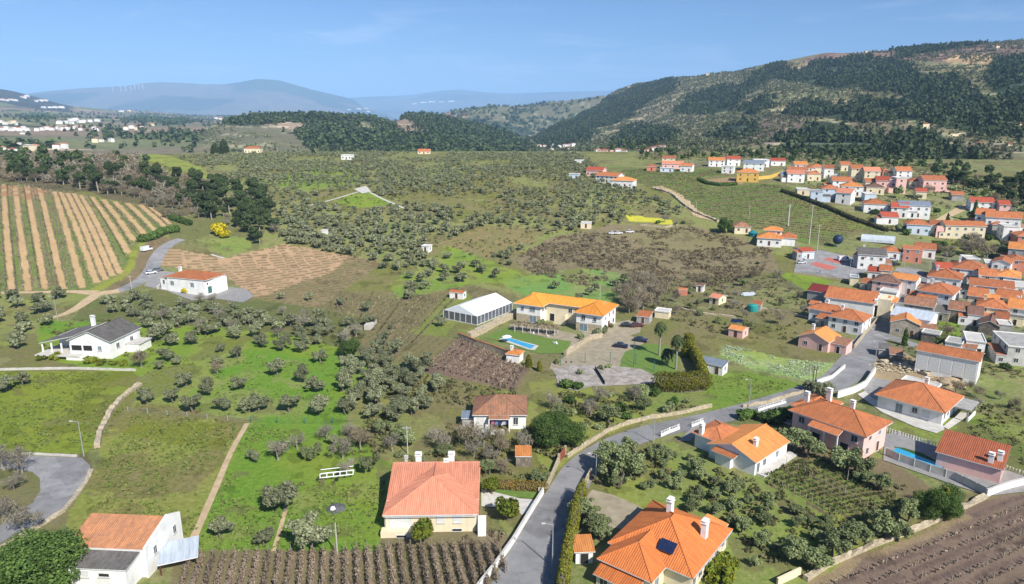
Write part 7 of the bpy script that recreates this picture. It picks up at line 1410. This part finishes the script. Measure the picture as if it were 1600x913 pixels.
# ---------------- pools, vehicles, poles, small things ----------------
sheet('pool_water',[(788,531),(795,529),(836,541),(829,546)],M['water'],.05,2,False)
sheet('pool_water',[(1393,707),(1402,701),(1474,729),(1468,740),(1430,731),(1396,719)],M['water'],.06,2,False)
bl=MB()
def put(mb,name,m,px,py,rz,label,cat,group=None,kids=(),z=0): 
    x,y,zz=G(px,py); o=mb.build(name,m,label=label,cat=cat,group=group); o.location=(x,y,zz+z);o.rotation_euler=(0,0,R(rz)); return o
def car(px,py,rz,col,label,van=False,name='parked_car',group=None):
    x,y,z=G(px,py); e=E(name,label,'van' if van else 'car',(x,y,z),R(rz),group); cm=mat('car_paint_'+label.split()[0],col,None,2,.3,spec=.6)
    def prof(pts,w_): # side outline extruded across
        b=MB();n=len(pts);v=[(a,-w_,c) for a,c in pts]+[(a,w_,c) for a,c in pts]; b.add(v,[tuple(range(n)),tuple(range(2*n-1,n-1,-1))]+[(i,n+i,n+(i+1)%n,(i+1)%n) for i in range(n)]); return b
    if van: prof([(-2.5,.35),(2.5,.35),(2.55,1.0),(1.9,1.15),(1.35,2.15),(-2.45,2.2),(-2.55,.9)],.92).build('body',cm,e); prof([(1.95,1.2),(1.42,2.05),(.7,2.05),(.7,1.2)],.935).build('windows',M['glass'],e)
    else: prof([(-2.1,.35),(2.1,.35),(2.15,.7),(1.9,.9),(1.0,.98),(-1.7,1.02),(-2.1,.9)],.86).build('body',cm,e); prof([(1.05,.96),(.45,1.4),(-1.1,1.42),(-1.8,1.0)],.74).build('windows',M['glass'],e); prof([(.42,1.41),(.38,1.47),(-1.05,1.49),(-1.12,1.43)],.70).build('roof',cm,e)
    L_=1.55 if van else 1.3
    w_=MB();w_.tube((0,-.11,0),(0,.11,0),.33,n=12);wm=w_.mesh('wheel',M['dark'])
    for sx in(-1,1):
        for sy in (-.8,.8): O('wheel',wm,e,(sx*L_,sy,.33))
    lm=MB();lm.box(-.03,.03,-.18,.18,-.08,.08);lmm=lm.mesh('headlight',M['frame'])
    for sy in(-.55,.55): O('headlight',lmm,e,(2.14 if not van else 2.54,sy,.72))
    return e
car(236,428,40,(.75,.76,.78),'white car parked beside the country lane')
car(247,424,60,(.2,.21,.22),'grey car standing next to the white one by the lane')
car(229,392,70,(.8,.8,.8),'tall white delivery van at the bend of the country lane',True)
car(970,543,-20,(.015,.02,.05),'dark blue car parked in the gravel yard')
car(1001,534,-25,(.02,.03,.07),'black-blue car parked behind the dark blue one, under the small trees')
car(980,511,-10,(.02,.02,.025),'black car parked near the orange roofed shelter')
car(995,511,10,(.12,.03,.03),'dark red car beside the black one near the shelter')
car(1318,408,5,(.8,.8,.8),'white van parked on the sports court',True)
car(1252,412,15,(.6,.62,.65),'silver car parked at the left corner of the sports court')
car(1258,405,30,(.75,.75,.77),'pale car behind the silver one at the sports court')
for i,(px,py) in enumerate([(957,366),(966,366),(984,364)]): car(px,py,[10,20,5][i],(.8,.8,.8),['white car left of the pair above the bramble hillside','white car in the middle above the bramble hillside','whitish van-like car right of the pair above the bramble hillside'][i])
car(1399,415,20,(.03,.03,.035),'dark car parked on the village square')
for i,(px,py,rz) in enumerate([(1387,405,10),(1396,408,10),(1374,418,-30)]): car(px,py,rz,[(.7,.7,.72),(.5,.52,.55),(.75,.75,.75)][i],['light car behind the grey gabled house','grey-blue car next to the light car behind the gabled house','cream-white car at the corner of the court'][i])
def lamp(px,py,h,label,arm=1,group=None,rz=180,m='metal'):
    x,y,z=G(px,py);e=E('street_lamp',label,'street lamp',(x,y,z),R(rz),group);b=MB();b.tube((0,0,-.4),(0,0,h),.11,.06,8);b.build('pole',M[m],e)
    b=MB();b.tube((0,0,h-.1),(1.3*arm,0,h+.15),.04,n=6);b.build('arm',M[m],e); b=MB();b.box(1.1*arm,1.1*arm+.6,-.12,.12,h+.05,h+.2);b.build('lamp_head',M['conclight'],e); return e
lamp(131,713,7.4,'white street lamp at the mouth of the cul-de-sac');lamp(90,502,8.4,'street lamp beside the dirt track in the left olives');lamp(863,887,7.3,'street lamp against the tall golden hedge')
lamp(931,751,5.4,'street lamp at the roadside corner of the orchard');lamp(1021,692,5.6,'street lamp on the road above the orchard');lamp(1170,637,7,'street lamp on the outer bend beside the round bush',rz=200);lamp(1367,568,6.4,'street lamp opposite the cream roadside wall',rz=200)
lamp(1327,431,8,'floodlight pole at the near side of the sports court');lamp(1412,422,7,'lamp post on the bank above the village square')
def pole(px,py,h,label,arms=1,m='post',r=.14,group=None):
    x,y,z=G(px,py);e=E('utility_pole',label,'utility pole',(x,y,z),float(RNG.uniform(-.5,.5)),group);b=MB();b.tube((0,0,-.4),(0,0,h),r,r*.65,8);b.build('pole',M[m],e)
    for k in range(arms): b=MB();b.box(-.9,.9,-.06,.06,h-.5-k*.7,h-.38-k*.7);b.build('crossarm',M[m],e)
pole(527,866,5.4,'thin wooden pole in the grass left of the cream house',0);pole(637,709,6,'utility pole behind the cream house',1);pole(1231,353,11,'broad concrete pylon in the green vineyard',2,'post',.5);pole(1264,381,18,'tallest concrete pole behind the sports court',1,'post',.3)
pole(1276,396,13,'tall pole at the far corner of the sports court',1,'post',.25);pole(1244,414,9,'thin pole at the left edge of the sports court',1);pole(937,476,7,'wooden pole in front of the bare clump',0);pole(1517,346,9,'pole beside the dark cypress',1);pole(206,457,6.5,'pole at the fork of lane and dirt track',1)
pole(990,574,7.5,'green pole at the corner of the tennis fence',0,'green',.1);pole(1412,477,8,'pole by the ruined house in the village street',1);pole(1452,422,8,'pole above the village houses',1);pole(1170,352-8,8,'thin pole by the cream cottage',0);pole(1087,338,8,'pale pole on the rubble path',0);pole(924,330,9,'thin pole standing in the plateau groves',1);pole(434,237,7,'pole on the ridge left of the white cube house',1);pole(533,237,7,'pole directly behind the white cube house',1)
for i,px in enumerate((1264,1270,1274)): pole(px,599,4.6,'wooden post of the gate frame at the road bend',0,'post' if i==0 else 'wood',.12,'gate posts at the road bend')
for i,(px,py) in enumerate([(1220,716),(1275,713),(1228,730),(1324,752),(1250,700),(1320,775),(1490,750),(1375,765)]): pole(px,py,2.2,'short concrete stake in the slope vineyard',0,'post',.06,'concrete stakes of the slope vineyard')
# tennis floodlight, net
x,y,z=G(888,598);e=E('floodlight_mast','twin-headed floodlight mast beside the old tennis court','floodlight',(x,y,z));b=MB();b.tube((0,0,-.3),(0,0,5.4),.07,.05,8);b.build('pole',M['metal'],e);b=MB();b.box(-.8,.8,-.04,.04,5.35,5.42);b.build('crossarm',M['metal'],e)
for s in (-.65,.65): b=MB();b.box(s-.2,s+.2,-.12,.12,5.42,5.7);b.build('lamp_head',M['dark'],e)
fence('sagging dark tennis net across the old court',[(930,578),(938,590),(945,602)],.95,M['dark'],'panel','tennis_net',post=4,cat='tennis net')
# pergola covered with dead vines
x,y,z=G(838,520);e=E('pergola','long pergola thatched with dead vines between lawn and farmhouse','pergola',(x,y,z),R(-20))
for u in np.linspace(-6.5,6.5,6):
    for v in (-1.8,1.8): b=MB();b.box(-.1,.1,-.1,.1,-.3,2.3);o=b.build('post',M['conclight'],e);o.location=(float(u),v,0)
V,F_=cloud(1500,[(u,0,2.45,1.4,2.1,.25) for u in np.linspace(-6.5,6.5,8)],.2,RNG,.2,.8);O('canopy',mesh_arr('canopy',V,F_,[M['brush']]),e)
# greenhouse tunnel
a=G(1346,374);b_=G(1398,381);l=math.hypot(b_[0]-a[0],b_[1]-a[1]);e=E('greenhouse','long white film tunnel greenhouse beside the green vineyard','greenhouse',((a[0]+b_[0])/2,(a[1]+b_[1])/2,float(T((a[0]+b_[0])/2,(a[1]+b_[1])/2))),math.atan2(b_[1]-a[1],b_[0]-a[0]))
b=MB();n=9
for sx in (-1,1):
    for i in range(n): t=math.pi*i/(n-1); b.v.append((sx*l/2,3.4*math.cos(t),3.*math.sin(t)))
b.f=[(i,i+1,n+i+1,n+i) for i in range(n-1)]+[tuple(range(n)),tuple(range(2*n-1,n-1,-1))];b.m=[0]*len(b.f);b.build('film_cover',M['poly'],e)
for u in np.linspace(-l/2,l/2,9):
    h_=MB()
    for i in range(n-1): t0,t1=math.pi*i/(n-1),math.pi*(i+1)/(n-1);h_.tube((0,3.43*math.cos(t0),3.03*math.sin(t0)),(0,3.43*math.cos(t1),3.03*math.sin(t1)),.05,n=4)
    o=h_.build('hoop',M['frame'],e);o.location=(float(u),0,0)
# dark globe water tank
b=MB();pr=[(.01 if k in(0,8) else 2.2*math.sin(math.pi*k/8),3.4-2.2*math.cos(math.pi*k/8)) for k in range(9)];b.lathe(pr,16);o=put(b,'water_tank',mat('dark_blue_tank',(.012,.03,.07),(.02,.04,.09),2,.4),1308,386,0,'dark blue globe-shaped water tank on short legs behind the sports court','water tank')
lg=MB();lg.tube((0,0,-.3),(0,0,2.2),.1,n=6);lgm=lg.mesh('leg',M['metal'])
for k in range(4): O('leg',lgm,o,(1.2*math.cos(k*1.57),1.2*math.sin(k*1.57),0))
# teal tank, upturned boat
b=MB();b.lathe([(1.7,0),(1.75,.2),(1.7,2.),(1.2,2.4),(.2,2.6)],14);put(b,'water_tank',mat('teal_tank_plastic',(.02,.24,.22),(.03,.3,.27),2,.5),1176,486,0,'teal plastic water tank beside the brown shack','water tank')
b=MB();b.add([(-3.4,0,.2),(-2.4,-1.,0),(1.8,-1.1,0),(3.,-.7,.1),(3.,.7,.1),(1.8,1.1,0),(-2.4,1.,0),(-2.6,0,1.2),(1.8,-.3,1.1),(1.8,.3,1.1)],[(0,7,1),(1,7,8,2),(2,8,3),(3,8,9,4),(4,9,5),(5,9,7,6),(6,7,0),(7,9,8)]);put(b,'upturned_boat',M['metalroof'],1170,461,15,'pale upturned boat beside the pink roofed hut','boat')
b=MB();b.lathe([(1.9,0),(1.9,.6),(2.3,1.6),(.2,2.9)],10);put(b,'teal_tarpaulin_heap',mat('teal_tarpaulin',(.01,.16,.20),(.02,.2,.25),2,.6),1176,369,0,'teal tarpaulin tent between cream cottage and stepped white house','tarpaulin')
# white site container, blue-grey lean-to, rubble and heaps
b=MB();b.box(-3.2,3.2,-1.0,1.0,-.2,1.6)
for k in range(12): b.box(-3.1+k*.54,-2.85+k*.54,-1.04,-1.002,.1,1.5)
o=put(b,'container',M['conclight'],579,511,math.degrees(math.atan2(G(588,502)[1]-G(571,517)[1],G(588,502)[0]-G(571,517)[0])),'white corrugated container at the corner of the terraced rows','container');b=MB();b.box(-.9,-.02,.001,.04,.1,1.4);d_=b.build('door',M['metal'],o);d_.location=(3.205,0,0);d_.rotation_euler=(0,0,R(90))
lx,ly,lz=G(282,880);bb=Bd('shelter','low open shelter with pale blue-grey sheet roof beside the bottom left house','shelter',lx,ly,R(22));bb.mono(-2.6,2.6,-2.4,2.4,2.0,2.5,'metalroof',.1,'y')
for u in(-2.4,2.4):
    for v in(-2.2,2.2): bb.post(u,v,-.4,2.0,.08,'wood')
import itertools
def heap(px,py,n,R_,s,m,label,name='rubble_heap',cat='rubble',flat=.5):
    x,y,z=G(px,py);b=MB();rn=random.Random(int(px))
    for i in range(n):
        a=rn.random()*6.28;q=R_*math.sqrt(rn.random());r=s*(.5+rn.random());c=(q*math.cos(a)*1.5,q*math.sin(a)*.7,(R_-q)*.28*rn.random()+r*.2)
        v=[(c[0]+r*dx*(.7+.6*rn.random()),c[1]+r*dy*(.7+.6*rn.random()),c[2]+r*dz*flat*(.7+.6*rn.random())) for dx,dy,dz in ((1,0,0),(-1,0,0),(0,1,0),(0,-1,0),(0,0,1),(0,0,-1))]
        b.add(v,[(0,2,4),(2,1,4),(1,3,4),(3,0,4),(2,0,5),(1,2,5),(3,1,5),(0,3,5)])
    o=b.build(name,M[m],label=label);o['kind']='stuff';o.location=(x,y,z);return o
heap(1410,575,160,6,.45,'wallstone','pale rubble stones heaped below the tumbledown shack');heap(1470,594,60,4,.35,'dirt','sandy rubble beside the building plot')
b=MB();b.lathe([(3.4,-.2),(2.8,.6),(1.8,1.2),(.8,1.5),(.1,1.6)],14);put(b,'sand_mound',M['dirt'],1487,600,0,'tall pale mound of sand in front of the long warehouse','sand mound')
b=MB();b.lathe([(1.9,-.15),(1.5,.2),(.8,.45),(.1,.5)],9);o=put(b,'ash_heap',mat('grey_ash',(.07,.07,.08),(.14,.14,.15),2,.95),525,795,0,'grey ash heap with a white sack in the grass left of the cream house','ash heap');b=MB();b.lathe([(.3,0),(.5,.25),(.35,.6),(.1,.7)],8);q=b.build('sack',M['white'],o);q.location=(-.3,-.9,.25)
# white frame trailer
x,y,z=G(527,748);e=E('trailer','white metal frame trailer lying at the fence left of the cream house','trailer',(x,y,z),R(8))
b=MB()
for v in(-.8,.8): b.tube((-3,v,.8),(3,v,1.1),.09,n=6);b.tube((-3,v,1.6),(3,v,1.9),.07,n=6)
for u in np.linspace(-3,3,6):
    b.tube((u,-.8,.8+.05*u+.15),(u,.8,.8+.05*u+.15),.07,n=6);b.tube((u,-.8,.85+.05*u),(u,-.8,1.7+.05*u),.06,n=6)
b.build('frame',M['pvc'],e);w_=MB();w_.tube((0,-.1,0),(0,.1,0),.35,n=12);wm=w_.mesh('wheel',M['dark'])
for v in(-1,1): O('wheel',wm,e,(0,v,.35))
# rusty gate, white garden gate, parasol, chairs
x,y,z=G(878,718);e=E('gate','rust-red sheet gate in the cream roadside wall','gate',(x,y,z),math.atan2(G(884,711)[1]-G(873,725)[1],G(884,711)[0]-G(873,725)[0]));b=MB();b.box(-1.6,1.6,-.04,.04,.1,1.9);b.build('leaf',mat('rusty_gate_paint',(.22,.06,.04),(.3,.09,.05),2,.7),e)
for u in(-1.8,1.8): b=MB();b.box(u-.2,u+.2,-.2,.2,-.2,2.1);b.build('post',M['wallstone'],e)
x,y,z=G(792,536);e=E('parasol','open white parasol at the head of the estate pool','parasol',(x,y,z));b=MB();b.tube((0,0,0),(0,0,2.3),.04,n=6);b.build('pole',M['frame'],e);b=MB();b.lathe([(1.5,1.95),(.8,2.25),(.05,2.5)],8);b.build('canopy',M['pvc'],e)
for i,(px,py) in enumerate([(866,538),(870,539),(833,523),(856,527)]):
    x,y,z=G(px,py);e=E('garden_chair','white plastic garden chair on the estate lawn','chair',(x,y,z),float(RNG.random()*6),'white garden chairs on the estate lawn');b=MB();b.box(-.25,.25,-.25,.25,.42,.47);b.build('seat',M['pvc'],e);b=MB();b.box(-.25,.25,.2,.25,.47,.95);b.build('backrest',M['pvc'],e)
    for sx in(-.2,.2):
        for sy in(-.2,.2): b=MB();b.box(sx-.03,sx+.03,sy-.03,sy+.03,0,.419);b.build('leg',M['pvc'],e)
# solar panels on the hut, small signs of life
for i in range(2):
    x,y,z=G(1146+i*8,517); b=MB();b.box(-1.0,1.0,-.7,.7,0,.08);o=b.build('solar_panel',bpy.data.materials['solar_panel_glass'],label=['left','right'][i]+' solar panel raised above the orange hut',cat='solar panel');o.location=(x,y,z+3.25);o.rotation_euler=(R(35),0,R(-40))
# a person on the sports court
def person(px,py,rz,label,top=(.05,.07,.16),bot=(.03,.03,.04)):
    x,y,z=G(px,py); J=[(0,0,.95),(0,0,1.2),(0,0,1.42),(0,0,1.52),(0,0,1.66),(.09,0,.9),(.11,.02,.5),(.12,0,.06),(.12,-.14,.03),(-.09,0,.9),(-.11,-.02,.5),(-.12,0,.06),(-.12,-.14,.03),(.18,0,1.4),(.24,-.02,1.12),(.22,-.1,.88),(-.18,0,1.4),(-.24,-.02,1.12),(-.22,-.1,.88)]
    Ed=[(0,1),(1,2),(2,3),(3,4),(0,5),(5,6),(6,7),(7,8),(0,9),(9,10),(10,11),(11,12),(2,13),(13,14),(14,15),(2,16),(16,17),(17,18)]; Rd=[.14,.13,.13,.055,.1,.09,.065,.05,.04,.09,.065,.05,.04,.06,.045,.035,.06,.045,.035]
    m=bpy.data.meshes.new('person');m.from_pydata(J,Ed,[]);o=O('person',m,None,(x,y,z),label,'person');o.rotation_euler=(0,0,R(rz));md=o.modifiers.new('s','SKIN')
    for v,r in zip(m.skin_vertices[0].data,Rd): v.radius=(r,r)
    m.skin_vertices[0].data[0].use_root=True; s=o.modifiers.new('u','SUBSURF');s.levels=1;s.render_levels=1; m.materials.append(mat('person_clothes',top,bot,2,.9))
person(1281,428,40,'person in dark blue clothes standing at the near edge of the sports court')
